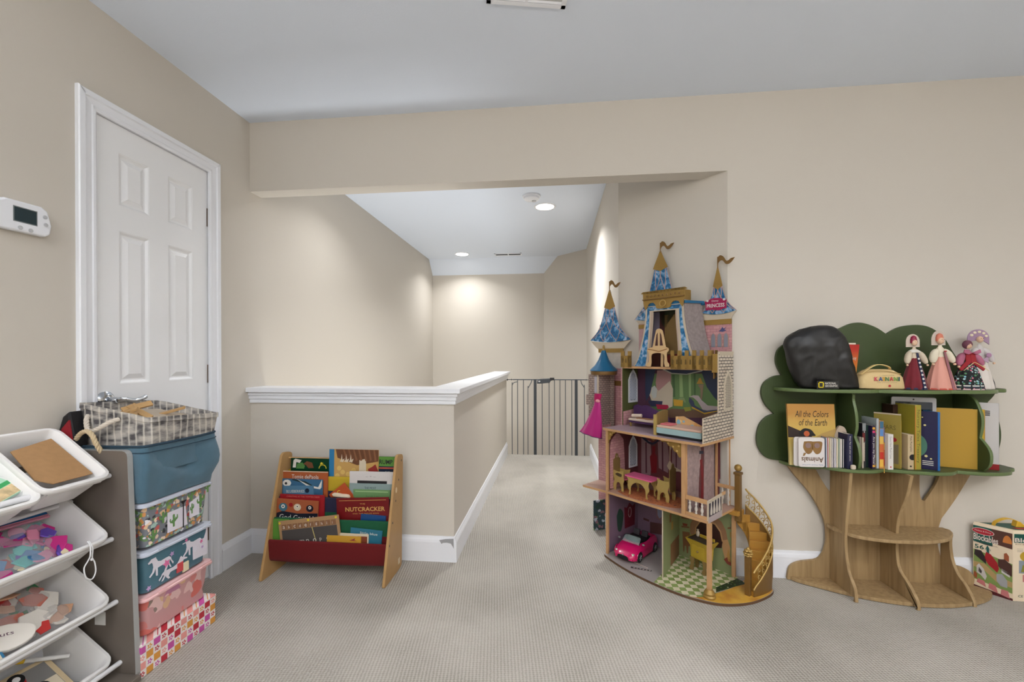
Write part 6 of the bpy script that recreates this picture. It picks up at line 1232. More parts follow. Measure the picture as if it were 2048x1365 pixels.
# balcony with turned balusters
def bal(nm, u, d, z0, h, m=K('baluster_white', (222, 212, 200))):
    MB().lathe([(.0055, z0), (.006, z0+h*.08), (.0035, z0+h*.16), (.0075, z0+h*.34), (.0065, z0+h*.48), (.0035, z0+h*.62), (.006, z0+h*.78), (.0035, z0+h*.86), (.0055, z0+h)], (u, -d), 12).build(nm, m, cas, smooth=True)
cb('balcony_rail', (.457, .290, .436), (.560, .297, .456), M_cw, bevel=.001); cb('balcony_rail', (.457, .290, .363), (.560, .297, .380), M_cw, bevel=.001)
for u in (.478, .508, .536): bal('baluster', u, .2935, .380, .056)
cb('balcony_rail', (.560, .12, .448), (.564, .158, .464), M_cw, bevel=.0008); cb('back_balcony_rail', (.475, .010, .445), (.56, .016, .462), M_cw, bevel=.001)
for u in (.50, .53): bal('baluster', u, .013, .363, .082)
edge2(cx2('balustrade_panel', [(.160, .352), (.297, .352), (.297, .452), (.160, .462)], .560, .565, K('balustrade_ground', (62, 56, 70))), M_cream, 0)
for d in (.185, .212, .239, .266): cx2('baluster_print', segs([(d-.008, .385), (d-.010, .40), (d-.004, .43), (d-.006, .447), (d+.006, .447), (d+.004, .43), (d+.010, .40), (d+.008, .385), (d-.008, .385)], n=3), .565, .566, K('baluster_white'))
cx2('rail_print', [(.160, .450), (.297, .440), (.297, .452), (.160, .462)], .565, .566, M_cream); cx2('rail_print', [(.160, .352), (.297, .352), (.297, .378), (.160, .384)], .565, .566, K('mural_mauve')); 
for d in (.16, .291): cx2('rail_print', [(d, .352), (d+.006, .352), (d+.006, .455), (d, .458)], .565, .5662, M_cream)
# gold filigree brackets under the third floor
def bracket(nm, pts, d0, d1, m=M_gold): return cp_(nm, segs(*pts, n=4), d0, d1, m, bevel=.0008)
bracket('filigree_bracket', [[(.008, .699), (.055, .699)], [(.055, .699), (.052, .688), (.040, .686), (.034, .672), (.026, .668), (.022, .652), (.014, .646), (.012, .630), (.008, .628)], [(.008, .628), (.008, .699)]], .292, .297)
bracket('filigree_bracket', [[(.32, .699), (.438, .699)], [(.438, .699), (.438, .63)], [(.438, .63), (.425, .625), (.412, .645), (.398, .650), (.39, .668), (.37, .672), (.355, .688), (.335, .686), (.32, .699)]], .290, .295)
for u, z in ((.025, .68), (.04, .69), (.37, .685), (.395, .672), (.415, .655), (.425, .68)): MB().ball((u, -.298, z), .006, 8, 6, (1, .5, 1)).build('scroll', M_goldl, cas, smooth=True)
bracket('ledge_bracket', [[(-.09, .351), (-.02, .351)], [(-.02, .351), (-.02, .27)], [(-.02, .27), (-.03, .27), (-.035, .295), (-.05, .30), (-.055, .32), (-.075, .325), (-.09, .351)]], .20, .205, M_goldd)
# left wing: pink brick back panel carrying the left tower
cp_('wing_panel', [(-.297, .10), (-.008, .10), (-.008, .711), (-.008, 1.04), (-.10, 1.055), (-.252, 1.06), (-.252, .64), (-.297, .62)], .0, .005, M_pinkb); cp_('wing_band', [(-.25, .925), (-.004, .925), (-.004, .955), (-.25, .955)], .005, .009, M_goldd); cb('wing_panel_side', (-.012, .0, .711), (-.006, .15, 1.04), M_pinkb)
(cz_('garden_panel', [(-.275, .085), (-.268, .089), (-.235, .015), (-.242, .012)], .001, .19, blotch('garden_print', (50, 74, 80), [(0, (110, 140, 90)), (.3, (190, 200, 210)), (.5, (150, 110, 120)), (.7, (40, 70, 60))], 40, .5, .5, dist=.05)))
def cone_tower(uc, zb, hw, zgold, zapex, zpole, d=.0, eave=.048, flagd=1, base=True):
    """flat panel tower top: roof with lattice lines, gold tip, pole and flag"""
    L_ = lambda s: segs([(uc, zapex), (uc+s*hw*.20, zgold), (uc+s*hw*.52, zb+(zgold-zb)*.38), (uc+s*hw, zb)], n=5)
    left = spl([(uc-hw, zb), (uc-hw*.52, zb+(zgold-zb)*.36), (uc-hw*.21, zgold), (uc-hw*.02, zapex)], 5); right = [(2*uc-a, b) for a, b in left][::-1]
    o = cp_('cone_roof', left+right+spl([(uc+hw, zb), (uc+hw*.5, zb-.010), (uc, zb-.014), (uc-hw*.5, zb-.010), (uc-hw, zb)], 4)[1:-1], d+.006, d+.011, M_roof)
    gl = [(uc-hw*.25, zgold+.004), (uc-hw*.27, zgold-.004), (uc, zgold-.022), (uc+hw*.27, zgold-.004), (uc+hw*.25, zgold+.004), (uc+hw*.02, zapex), (uc-hw*.02, zapex)]
    cp_('gold_tip', gl, d+.010, d+.014, M_gold, bevel=.0008)
    # lattice lines
    def W(z): # half width at z
        t = max(0, min(1, (z-zb)/(zgold-zb))); return hw*(.22+.78*(1-t)**1.35)
    for ph in (-1, -.33, .33, 1):
        for s in (-1, 1):
            pts = []
            for k in range(13):
                t = k/12; z = zb-.006+(zgold-zb)*t; f = ph+s*1.15*t
                if abs(f) < 1: pts.append((uc+f*W(z)*.98, -(d+.0116), z))
            if len(pts) > 2: MB().tube(pts, .0022, 4).build('lattice_line', M_lat, cas)
    MB().tube([(a, -(d+.0105), b) for a, b in left], .0018, 5).build('roof_edge', M_lat, cas); MB().tube([(a, -(d+.0105), b) for a, b in right], .0018, 5).build('roof_edge', M_lat, cas)
    MB().tube([(uc, -(d+.012), zapex-.01), (uc, -(d+.012), zpole)], .003, 6).build('flag_pole', M_goldd, cas)
    z = zpole; w_ = .085
    fl_ = segs([(uc+.002, z-.002), (uc+.012, z+.006), (uc+.028, z-.003), (uc+.042, z-.026), (uc+.054, z-.026), (uc+.066, z-.018), (uc+.084, z-.016)], [(uc+.084, z-.016), (uc+.072, z-.032), (uc+.056, z-.044), (uc+.040, z-.042), (uc+.026, z-.024), (uc+.012, z-.022), (uc+.002, z-.034)], [(uc+.002, z-.034), (uc+.002, z-.002)], n=4)
    cp_('flag', fl_, d+.010, d+.014, M_goldd, bevel=.0006)
cone_tower(-.198, 1.212, .158, 1.425, 1.528, 1.583, d=.004)
cp_('eave', segs([(-.356, 1.209), (-.28, 1.20), (-.198, 1.197), (-.116, 1.20), (-.040, 1.209)], [(-.040, 1.209), (-.075, 1.178), (-.096, 1.156)], [(-.096, 1.156), (-.30, 1.156)], [(-.30, 1.156), (-.325, 1.178), (-.356, 1.209)], n=3), .004, .009, M_cream)
cp_('gold_band', [(-.29, 1.132), (-.098, 1.132), (-.100, 1.158), (-.292, 1.158)], .005, .012, M_gold); cp_('tower_body', [(-.275, 1.045), (-.099, 1.03), (-.10, 1.134), (-.275, 1.134)], .004, .0085, K('pale_stone_print', (206, 196, 184), .5, var=.08, vscale=50))
cone_tower(.155, 1.327, .172, 1.615, 1.706, 1.754); cp_('eave', [(-.010, 1.322), (.320, 1.322), (.30, 1.30), (.008, 1.30)], .0, .006, M_cream); cp_('tower_body', [(.009, 1.052), (.30, 1.052), (.30, 1.30), (.009, 1.30)], .0, .005, K('pink_plain', (206, 164, 164), .5, var=.05, vscale=60)); cp_('gold_band', [(.008, 1.272), (.302, 1.272), (.302, 1.296), (.008, 1.296)], .005, .008, M_gold)
cone_tower(.478, 1.337, .090, 1.470, 1.565, 1.615)
cp_('eave', segs([(.388, 1.335), (.43, 1.325), (.478, 1.322), (.53, 1.325), (.568, 1.335)], [(.568, 1.335), (.548, 1.312), (.542, 1.294)], [(.542, 1.294), (.402, 1.294)], [(.402, 1.294), (.398, 1.312), (.388, 1.335)], n=3), .0, .007, M_cream); cp_('gold_band', [(.402, 1.270), (.543, 1.270), (.543, 1.296), (.402, 1.296)], .0, .009, M_gold)
cp_('tower_body', [(.405, 1.052), (.543, 1.052), (.543, 1.272), (.405, 1.272)], .0, .005, M_pinkb); 
for u in (.452, .484, .516): 
    ap = lambda k: segs([(u-.013*k, 1.156), (u-.013*k, 1.205), (u-.009*k, 1.218), (u, 1.226), (u+.009*k, 1.218), (u+.013*k, 1.205), (u+.013*k, 1.156)], n=2)
    cp_('arched_window_frame', ap(1), .005, .0065, K('rose_frame', (190, 150, 130))); cp_('arched_window_pane', [(a, b-.001) for a, b in ap(.72)], .0065, .0075, K('window_grey', (150, 152, 166)))
cp_('bluebird_print', [(.480, 1.236), (.492, 1.246), (.498, 1.258), (.505, 1.248), (.516, 1.256), (.508, 1.242), (.520, 1.240), (.500, 1.232)], .005, .0065, K('bird_blue', (84, 90, 140)))
# name plaque on the right roof
PL = segs([(.412, 1.392), (.43, 1.396), (.445, 1.404), (.47, 1.406), (.495, 1.402), (.512, 1.394), (.524, 1.392)], [(.524, 1.392), (.520, 1.375), (.524, 1.352)], [(.524, 1.352), (.505, 1.348), (.485, 1.342), (.46, 1.346), (.44, 1.348), (.418, 1.346)], [(.418, 1.346), (.418, 1.37), (.412, 1.392)], n=3)
plq = cp_('name_plaque', PL, .013, .017, K('plaque_magenta', (176, 26, 84), .35)); text('lettering', 'Disney', K('castle_white', (236, 226, 226)), plq, (.450, -.0174, 1.384), (.034, .013)); text('lettering', 'PRINCESS', K('castle_white'), plq, (.424, -.0174, 1.358), (.090, .020), bold=.02)
for s in (.428, .512): MB().ball((s, -.0185, 1.394), .006, 8, 6, (1, .4, 1)).build('scroll', K('castle_white'), plq)
# turret on the top floor
out_l = spl([(.059, 1.053), (.085, 1.10), (.115, 1.20), (.134, 1.30), (.140, 1.385)], 5); out_r = [(.498-a, b) for a, b in out_l][::-1]
in_l = spl([(.155, 1.053), (.165, 1.10), (.174, 1.2), (.182, 1.3), (.184, 1.352)], 4); in_r = [(.498-a, b) for a, b in in_l][::-1]
cp_('turret_frame', out_l+out_r+in_r[::-1]+in_l[::-1] if 0 else out_l+[(.249, 1.385)]+[(.249, 1.352)]+in_l[::-1], .126, .132, M_cream); cp_('turret_frame', [(.249, 1.385)]+out_r+in_r[::-1]+[(.249, 1.352)], .126, .132, M_cream)
def inset(o, i, a, b): return [(p[0]+a, p[1]) for p in o]+[(p[0]-b, p[1]) for p in i[::-1]]
bl = inset(out_l, in_l, .010, .022); cp_('turret_blue_panel', bl, .132, .1335, M_roof); cp_('turret_blue_panel', [(.498-a, b) for a, b in bl], .132, .1335, M_roof); cp_('turret_blue_panel', [(.152, 1.358), (.346, 1.358), (.346, 1.378), (.152, 1.378)], .132, .1335, M_roof)
for pp in (in_l, in_r): MB().tube([(a+(-.006 if pp is in_l else .006), -.134, b) for a, b in pp], .0014, 5).build('gold_line', M_lat, cas)
# side walls flaring to the back
sw = MB(); fr = [(b, a) for a, b in out_l]
for sgn in (0, 1):
    rr = []
    for (a, z) in out_l:
        af = a if not sgn else .498-a; ab = (a-.04) if not sgn else (.498-a+.04)
        if z < 1.06: z = 1.053
        rr.append([(af, -.128, z), (ab, -.02, z), (ab+(.004 if sgn else -.004), -.02, z), (af+(.004 if sgn else -.004), -.128, z)])
    MB().loft(rr).build('turret_side', K('pewter_brick', (150, 138, 136), .5, var=.15, vscale=70), cas)
cb('turret_back', (.10, .012, 1.053), (.40, .016, 1.385), K('turret_plum', (104, 60, 52)))
for nm, pts, c in (('sky_print', [(.075, 1.12), (.085, 1.36), (.155, 1.36), (.150, 1.14)], (176, 168, 190)), ('gold_scene_print', [(.185, 1.12), (.185, 1.34), (.265, 1.34), (.27, 1.12)], (170, 136, 84)), ('foliage_print', segs([(.15, 1.37), (.165, 1.30), (.19, 1.27), (.21, 1.30), (.24, 1.34), (.25, 1.375), (.15, 1.37)], n=3), (80, 84, 60)), ('throne_print', [(.17, 1.06), (.18, 1.10), (.21, 1.115), (.26, 1.12), (.28, 1.06)], (140, 44, 40)), ('wall_corner_print', [(.150, 1.06), (.155, 1.36), (.186, 1.36), (.186, 1.06)], (96, 56, 54))): cp_(nm, pts, .0165, .018, K('t_'+nm, c))
cz_('turret_roof', [(.128, .134), (.368, .134), (.412, .018), (.09, .018)], 1.383, 1.396, M_blue2); cb('link_roof', (.395, .004, 1.375), (.408, .03, 1.388), M_blue2)
# gold crown with little battlements
cr = [(.129, 1.460), (.129, 1.405), (.136, 1.395), (.140, 1.372)] 
cp_('crown', segs([(.126, 1.462), (.130, 1.40), (.140, 1.368), (.150, 1.372), (.165, 1.396), (.19, 1.400)], [(.19, 1.400), (.205, 1.385), (.215, 1.366), (.285, 1.366), (.295, 1.385), (.31, 1.398)], [(.31, 1.398), (.335, 1.396), (.350, 1.372), (.360, 1.368), (.366, 1.40), (.372, 1.462)], [(.372, 1.462), (.362, 1.452), (.136, 1.452), (.126, 1.462)], n=3), .136, .142, M_gold, bevel=.001)
for i in range(11): cb('crown_merlon', (.140+.0205*i, .136, 1.452), (.152+.0205*i, .142, 1.462), M_goldl)
cb('crown_ledge', (.128, .132, 1.416), (.370, .150, 1.422), M_goldd, bevel=.001); MB().tube(circ3 if 0 else [(.249+.017*cos(a*pi/8), -.145, 1.390+.017*sin(a*pi/8)) for a in range(17)], .0035, 6).build('crown_crest', M_goldl, cas, smooth=True)
for i in range(9): MB().ball((.155+.0235*i, -.145, 1.436), .0055, 8, 6, (1, .5, 1.2)).build('crown_arch_relief', M_goldd, cas, smooth=True)
MB().box((.366, -.142, 1.40), (.372, -.08, 1.452)).build('crown_side', M_gold, cas, bevel=.001)
# gold battlements of the top floor
def battlement(nm, u0, u1, d, z0, z1, n):
    f = MB(); f.box((u0, -d-.006, z0), (u1, -d, z0+(z1-z0)*.72)); w_ = (u1-u0)/(2*n-1)
    for i in range(n): f.box((u0+2*i*w_, -d-.006, z0), (u0+(2*i+1)*w_, -d, z1))
    f.build(nm, M_gold, cas)
    g = MB(); k = max(3, int((u1-u0)/.022))
    for i in range(k): 
        uu = u0+(u1-u0)*(i+.5)/k; g.prism(segs([(uu-.004, z0+.025), (uu-.004, z0+.045), (uu, z0+.052), (uu+.004, z0+.045), (uu+.004, z0+.025)], n=2), 'y', -d-.0068, -d-.0055)
    g.build('arch_relief', K('gold_shadow', (112, 88, 40)), cas)
battlement('battlement', -.012, .058, .148, 1.046, 1.138, 2); battlement('battlement', .300, .515, .150, 1.042, 1.138, 6)
f = MB(); f.box((.513, -.156, 1.042), (.519, -.10, 1.115)); f.box((.513, -.156, 1.042), (.519, -.14, 1.138)); f.box((.513, -.12, 1.042), (.519, -.10, 1.138)); f.build('battlement', M_goldd, cas)
cx2('battlement_bracket', [(.15, 1.042), (.15, 1.00), (.13, 1.01), (.13, 1.03), (.10, 1.042)], .519, .525, M_goldd); cb('battlement_corner', (.515, .10, 1.03), (.547, .156, 1.12), M_gold, bevel=.001)
for u in (.01, .045, .33, .385, .43, .49): MB().ball((u, -.157, 1.048), .003, 6, 5).build('bolt', M_goldd, cas)
# small lift tower with solid blue cone
MB().lathe([(.083, 1.018), (.085, 1.022), (.079, 1.030), (.055, 1.052), (.034, 1.085), (.020, 1.12), (.012, 1.145)], (-.182, -.095), 28).build('lift_cone', M_blue2, cas, smooth=True)
MB().lathe([(.078, .997), (.080, 1.005), (.080, 1.019), (.06, 1.021)], (-.182, -.095), 28).build('cone_ring', M_goldd, cas, smooth=True); MB().lathe([(.011, 1.143), (.009, 1.152), (.006, 1.158), (.008, 1.166), (.005, 1.174), (.002, 1.178)], (-.182, -.095), 14).build('finial', M_gold, cas, smooth=True)
cb('lift_tower_front', (-.252, .150, .685), (-.184, .155, .997), M_stonex); cb('lift_tower_post', (-.184, .148, .685), (-.176, .156, .997), M_cream); cb('lift_tower_left', (-.252, .04, .685), (-.247, .15, .997), M_stoney); cb('lift_tower_side', (-.181, .04, .685), (-.176, .148, .997), M_stoney); cb('lift_tower_corner', (-.176, .030, .363), (-.150, .040, .997), M_stonex)
cp_('lift_hatch', [(-.205, .885), (-.205, .985), (-.186, .985), (-.186, .885)], .155, .1562, K('hatch_pale', (190, 186, 196))); cp_('lift_corbel', rrect(-.275, .806, -.235, .870, .006, 2), .146, .152, M_stonex); MB().ball((-.168, -.15, .868), .005, 8, 6).build('knob', M_gold, cas, smooth=True)
cb('lift_tower_rear', (-.252, .034, .363), (-.170, .04, .70), M_pinkb)
# dress hanging on the lift tower
dr = thing('doll_dress', 'magenta doll dress hanging on the little blue coned tower of the castle', 'doll dress', tuple(CL+OFF), CRZ)
M_sat = mat('magenta_satin', (176, 10, 116), .4, spec=.5, sheen=.3)
rr = []
for t, ul, ur, z, dd in ((0, -.184, -.140, .835, .010), (.12, -.188, -.136, .815, .012), (.3, -.215, -.133, .76, .016), (.55, -.250, -.130, .70, .020), (.8, -.285, -.130, .655, .024), (1, -.300, -.132, .640, .024)):
    n = 36; rr.append([((ul+ur)/2+(ur-ul)/2*cos(2*pi*k/n), -.180-dd*sin(2*pi*k/n)-.004*t*sin(14*pi*k/n), z-(.022*t*((cos(2*pi*k/n)+1)/2)) ) for k in range(n)])
MB().loft(rr).build('skirt', M_sat, dr, smooth=True)
MB().tube([rr[-1][k] for k in range(36)]+[rr[-1][0]], .0022, 5).build('hem', K('hem_charcoal', (60, 50, 90)), dr, smooth=True)
MB().loft([[(c+w_*cos(2*pi*k/16), -.178-.010*sin(2*pi*k/16), z) for k in range(16)] for c, w_, z in ((-.163, .020, .832), (-.165, .024, .85), (-.160, .028, .872), (-.158, .026, .884))]).build('bodice', mat('magenta_sparkle', (186, 30, 100), .4, .3, bump=.6, bscale=500), dr, smooth=True)
MB().ball((-.150, -.192, .842), .012, 10, 8, (1.4, .6, .8)).build('bow', mat('rose_satin', (226, 150, 160), .35), dr, smooth=True); MB().tube([(-.20, -.178, .884), (-.135, -.178, .882)], .0016, 6).build('hanger', K('hanger_dark', (50, 46, 56)), dr)
# spiral stair
NS = 9
inn = spl([(.566, -.006), (.592, -.026), (.612, -.022), (.626, .0), (.634, .03), (.640, .06), (.650, .09), (.660, .118)], 6); outr = spl([(.588, -.040), (.625, -.062), (.665, -.066), (.700, -.050), (.716, -.015), (.716, .03), (.706, .08), (.690, .128)], 6)
n = len(inn)
sm = MB()
for i in range(NS):
    a0 = int(i*(n-1)/NS); a1 = int((i+1)*(n-1)/NS); z = .335-.320*(i+.4)/NS
    pts = [(inn[k][0], -inn[k][1]) for k in range(a0, a1+1)]+[(outr[k][0], -outr[k][1]) for k in range(a1, a0-1, -1)]
    prism('stair_step', pts, 'z', z-.045, z, mat('amber_gold', (176, 130, 56), .4, metal=.2), cas, bevel=.0008)
zl = lambda k: .350-.325*k/(n-1)
MB().loft([[(inn[k][0]-.003, -inn[k][1], zl(k)-.07), (inn[k][0], -inn[k][1], zl(k)-.07), (inn[k][0], -inn[k][1], zl(k)+.012), (inn[k][0]-.003, -inn[k][1], zl(k)+.012)] for k in range(0, n-14)]).build('inner_stringer', mat('amber_gold'), cas)
MB().loft([[(outr[k][0], -outr[k][1], (max(.014, zl(k)-.10-.2*(k < 14)*0) if k < 26 else .014)), (outr[k][0]+.004, -outr[k][1], (max(.014, zl(k)-.10) if k < 26 else .014)), (outr[k][0]+.004, -outr[k][1], zl(k)+.018), (outr[k][0], -outr[k][1], zl(k)+.018)] for k in range(0, n)]).build('outer_stringer', M_goldd, cas)
rail = [(outr[k][0]+.002, -outr[k][1], zl(k)+.098) for k in range(n)]
MB().tube(rail, .0042, 8).build('handrail', M_goldl, cas, smooth=True); MB().tube([(p[0], p[1], p[2]-.078) for p in rail], .0035, 8).build('lower_rail', M_goldl, cas, smooth=True)
for k in range(2, n-2, 3):
    c = Vector((outr[k][0]+.002, -outr[k][1], zl(k)+.058)); a = Vector(outr[min(k+1, n-1)])-Vector(outr[k-1]); a = Vector((a.x, -a.y, 0)).normalized()
    g = MB()
    for s, rr_, h in ((1, .013, .014), (-1, .011, -.016)):
        g.tube([tuple(c+a*(s*rr_*(1-t/14)*cos(t*.55))+Vector((0, 0, h+rr_*(1-t/14)*sin(t*.55)))) for t in range(12)], .0019, 5)
    g.tube([tuple(c+Vector((0, 0, -.036))), tuple(c+a*.006+Vector((0, 0, 0))), tuple(c+Vector((0, 0, .038)))], .0016, 5)
    g.build('filigree', M_goldl, cas)
cb('newel_post', (.566, .005, .300), (.592, .031, .535), M_goldd, bevel=.0025); cb('newel_cap', (.562, .001, .527), (.596, .035, .540), M_goldd, bevel=.003); MB().ball((.579, -.018, .560), .0175, 18, 12).build('newel_ball', M_gold, cas, smooth=True); cb('stair_landing', (.545, -.02, .330), (.592, .05, .352), mat('amber_gold'), bevel=.002)
cb('newel_post', (.656, .118, .0142), (.680, .140, .190), M_goldd, bevel=.002)
for i, (z, r, k) in enumerate(((.192, .014, 5), (.203, .019, 6), (.214, .013, 5))):
    for a in range(k): 
        c = (.668+r*.7*cos(2*pi*a/k+i), -.129+r*.7*sin(2*pi*a/k+i), z+.004); MB().ball(c, .0085, 8, 6, (1, 1, .6)).build('petal', M_goldl, cas, smooth=True)
MB().ball((.668, -.129, .222), .008, 10, 8, (1, 1, 1.5)).build('finial', M_goldl, cas, smooth=True)
# ------------------------------------------------------------------ furniture and toys in the castle (same local frame, each a thing of its own)
def toy(name, label, cat, u, d, z, rz=0, group=None):
    c = Matrix.Translation(CL+OFF) @ Matrix.Rotation(CRZ, 4, 'Z') @ Matrix.Translation((u, -d, z)) @ Matrix.Rotation(rz, 4, 'Z')
    t = thing(name, label, cat, (0, 0, 0), group=group); t.matrix_world = c; return t
M_tg = mat('toy_gold_plastic', (176, 152, 88), .45, metal=.15); M_tgd = mat('toy_dark_gold', (140, 114, 68), .45, metal=.2); M_hot = mat('toy_hot_pink', (216, 96, 140), .35)
def toychair(label, u, d, rz):
    t = toy('toy_chair', label, 'toy chair', u, d, .364, rz, 'gold toy chairs')
    SP = segs([(-.034, 0), (-.036, .03), (-.028, .055), (-.036, .085), (-.034, .108)], [(-.034, .108), (.0, .104), (.034, .112)], [(.034, .112), (.030, .09), (.036, .06), (.030, .04), (.034, 0)], [(.034, 0), (.018, 0), (.016, .03), (0, .045), (-.014, .035), (-.018, 0), (-.034, 0)], n=4)
    for y in (-.032, .028):
        prism('side_frame', SP, 'y', y, y+.004, M_tg, t, bevel=.0006)
    for y in (-.0335,):
        prism('arm_cutout', segs([(-.022, .088), (-.005, .097), (.022, .092)], [(.022, .092), (.018, .078), (-.006, .080), (-.022, .088)], n=3), 'y', y, y+.0012, mat('toy_brown_shadow', (66, 50, 30), .7), t)
    box('seat', (-.030, -.028, .058), (.032, .028, .066), M_hot, t, bevel=.002)
    BK = segs([(-.030, .05), (-.030, .165)], [(-.030, .165), (-.016, .172), (-.010, .188), (0, .196), (.010, .188), (.016, .172), (.030, .165)], [(.030, .165), (.030, .05)], n=4)
    prism('backrest', BK, 'x', -.038, -.034, M_tgd, t, bevel=.0006)
    MB().prism(circ(0, .178, .0035, 10, ry=.006), 'x', -.0340, -.0335).build('back_hole', K('castle_cream'), t)
    return t
c1 = toychair('gold toy chair at the left end of the pink castle table', .040, .215, R(0))
toychair('gold toy chair at the right end of the pink castle table', .292, .185, R(180))
tt = toy('toy_table', 'pink topped gold toy table in the castle hall', 'toy table', .170, .215, .364)
prism('table_top', rrect(-.082, -.045, .082, .045, .006, 2), 'z', .094, .101, M_hot, tt, bevel=.001)
LG = segs([(-.070, .094), (.070, .094)], [(.070, .094), (.062, .07), (.066, .045), (.054, .02), (.060, 0)], [(.060, 0), (.048, 0), (.046, .03), (.040, .05), (.02, .068), (0, .072), (-.02, .068), (-.040, .05), (-.046, .03), (-.048, 0)], [(-.048, 0), (-.060, 0), (-.054, .02), (-.066, .045), (-.062, .07), (-.070, .094)], n=4)
for y in (-.040, .036): prism('leg_frame', LG, 'y', y, y+.004, M_tg, tt, bevel=.0006)
# chaise in the bedroom
ch = toy('toy_chaise', 'dark purple toy chaise with cream cushion and bolster in the castle bedroom', 'toy sofa', .13, .12, .712)
prism('backrest', segs([(-.105, .05), (-.11, .105)], [(-.11, .105), (-.085, .118), (-.06, .112), (-.02, .118), (.03, .10), (.07, .085), (.105, .078)], [(.105, .078), (.105, .03), (-.105, .05)], n=4), 'y', .040, .048, mat('toy_purple', (70, 40, 84), .5), ch, bevel=.001)
box('seat_frame', (-.09, -.03, .022), (.105, .04, .034), mat('toy_purple'), ch, bevel=.001); box('cushion', (-.09, -.035, .034), (.105, .038, .046), K('cushion_cream', (226, 204, 186), .7), ch, bevel=.003)
MB().tube([(-.075, -.02, .060), (-.02, -.01, .064)], .010, 12).build('bolster', K('cushion_cream'), ch, smooth=True)
for x in (-.08, .08): box('leg', (x-.004, -.03, 0), (x+.004, -.02, .024), M_tgd, ch)
MB().prism(segs([(-.05, -.02), (-.01, -.012), (.02, -.024), (.05, -.006), (.01, .01), (-.03, .004), (-.05, -.02)], n=3), 'z', .046, .051).build('shawl', K('shawl_brown', (170, 120, 84), .8), ch, bevel=.001)
# bed
bd = toy('toy_bed', 'toy bed with gold headboard and pale blue base in the castle bedroom', 'toy bed', .40, .225, .712)
box('bed_base', (-.105, -.055, .012), (.125, .060, .040), K('bed_blue', (170, 200, 200), .4), bd, bevel=.0015); box('mattress', (-.105, -.053, .040), (.125, .058, .052), K('mattress_peach', (230, 190, 168), .7), bd, bevel=.003)
prism('headboard', segs([(-.045, .0), (-.045, .10)], [(-.045, .10), (-.02, .112), (.03, .120), (.060, .115)], [(.060, .115), (.060, 0)], [(.060, 0), (-.045, 0)], n=3), 'x', -.118, -.108, M_tgd, bd, bevel=.001); box('headboard_side', (-.121, -.056, 0), (-.106, -.046, .102), M_tg, bd)
box('pillow', (-.095, -.04, .052), (-.035, .02, .060), K('pillow_pink', (226, 120, 128), .6), bd, bevel=.004); prism('quilt_picture', [(-.06, .053), (-.06, .088), (-.02, .094), (.05, .066), (.08, .053)], 'y', .050, .056, blotch('quilt_print', (206, 164, 110), [(0, (130, 180, 200)), (.4, (226, 190, 130)), (.7, (200, 150, 90))], 40, .5, .6), bd)
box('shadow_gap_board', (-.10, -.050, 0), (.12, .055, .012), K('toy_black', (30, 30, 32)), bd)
# easel shaped bench in the turret
ea = toy('toy_easel', 'cream wooden toy easel standing in the castle turret', 'toy easel', .232, .170, 1.053)
EO = segs([(-.064, .0), (-.064, .015), (-.050, .030), (-.050, .070), (-.062, .085), (-.056, .098)], [(-.056, .098), (-.028, .105)], [(-.028, .105), (-.012, .175), (-.006, .195), (.010, .202), (.026, .195), (.034, .175), (.048, .105)], [(.048, .105), (.062, .098), (.064, .085), (.054, .070), (.056, .030), (.066, .015), (.066, .0)], [(.066, 0), (.046, 0)], [(.046, 0), (.040, .02), (.040, .060), (.020, .072), (-.016, .072), (-.036, .060), (-.036, .02), (-.042, 0)], [(-.042, 0), (-.064, 0)], n=4)
prism('easel_frame', EO, 'y', 0, .006, K('easel_cream', (226, 190, 140), .5), ea, bevel=.001)
for pts in ([(-.012, .112), (-.004, .17), (.003, .182), (.004, .112)], [(.016, .112), (.017, .182), (.024, .170), (.034, .112)]): prism('easel_slot', pts, 'y', -.0008, .0004, K('slot_plum', (84, 48, 46)), ea)
prism('easel_leg', [(.002, 0), (.004, .11), (.018, .11), (.016, 0)], 'y', .03, .034, K('easel_cream'), ea)
MB().tube(spl([(-.055, 0, .094), (-.02, 0, .088), (.01, 0, .082), (.035, 0, .088), (.058, 0, .094)], 5), .0022, 6).build('tray_edge', K('easel_line', (170, 120, 70)), ea)
# stove
sv = toy('toy_stove', 'yellow toy stove on dark gold legs in the castle kitchen', 'toy stove', .430, .085, .014, R(-8))
M_y = K('stove_yellow', (200, 168, 56), .4)
MB().loft([[(x, y, z) for x, y in ((-a, -b), (a, -b), (a, b), (-a, b))] for a, b, z in ((.044, .026, .066), (.047, .028, .125), (.064, .040, .155), (.066, .042, .160))]).build('oven_body', M_y, sv)
prism('oven_door', segs([(-.036, .078), (-.036, .132)], [(-.036, .132), (-.02, .138), (0, .131), (.02, .138), (.036, .132)], [(.036, .132), (.036, .078)], [(.036, .078), (-.036, .078)], n=3), 'y', -.033, -.029, M_y, sv, bevel=.001)
MB().ball((.0, -.036, .108), .0055, 10, 8).build('door_knob', M_tgd, sv, smooth=True); box('hob', (-.055, -.036, .160), (.057, .038, .164), K('hob_dark', (62, 54, 48)), sv, bevel=.001); box('shelf_back', (-.02, .012, .166), (.060, .020, .180), M_y, sv, bevel=.001)
for x in (-.040, .030): prism('leg', segs([(x-.008, 0), (x-.012, .012), (x-.004, .03), (x-.010, .066)], [(x-.010, .066), (x+.014, .066), (x+.008, .03), (x+.008, .008), (x+.006, 0)], [(x+.006, 0), (x-.008, 0)], n=3), 'y', -.028, -.018, M_tgd, sv)
for x in (-.040, .030): prism('leg', [(x-.008, 0), (x-.010, .066), (x+.012, .066), (x+.006, 0)], 'y', .014, .024, M_tgd, sv)
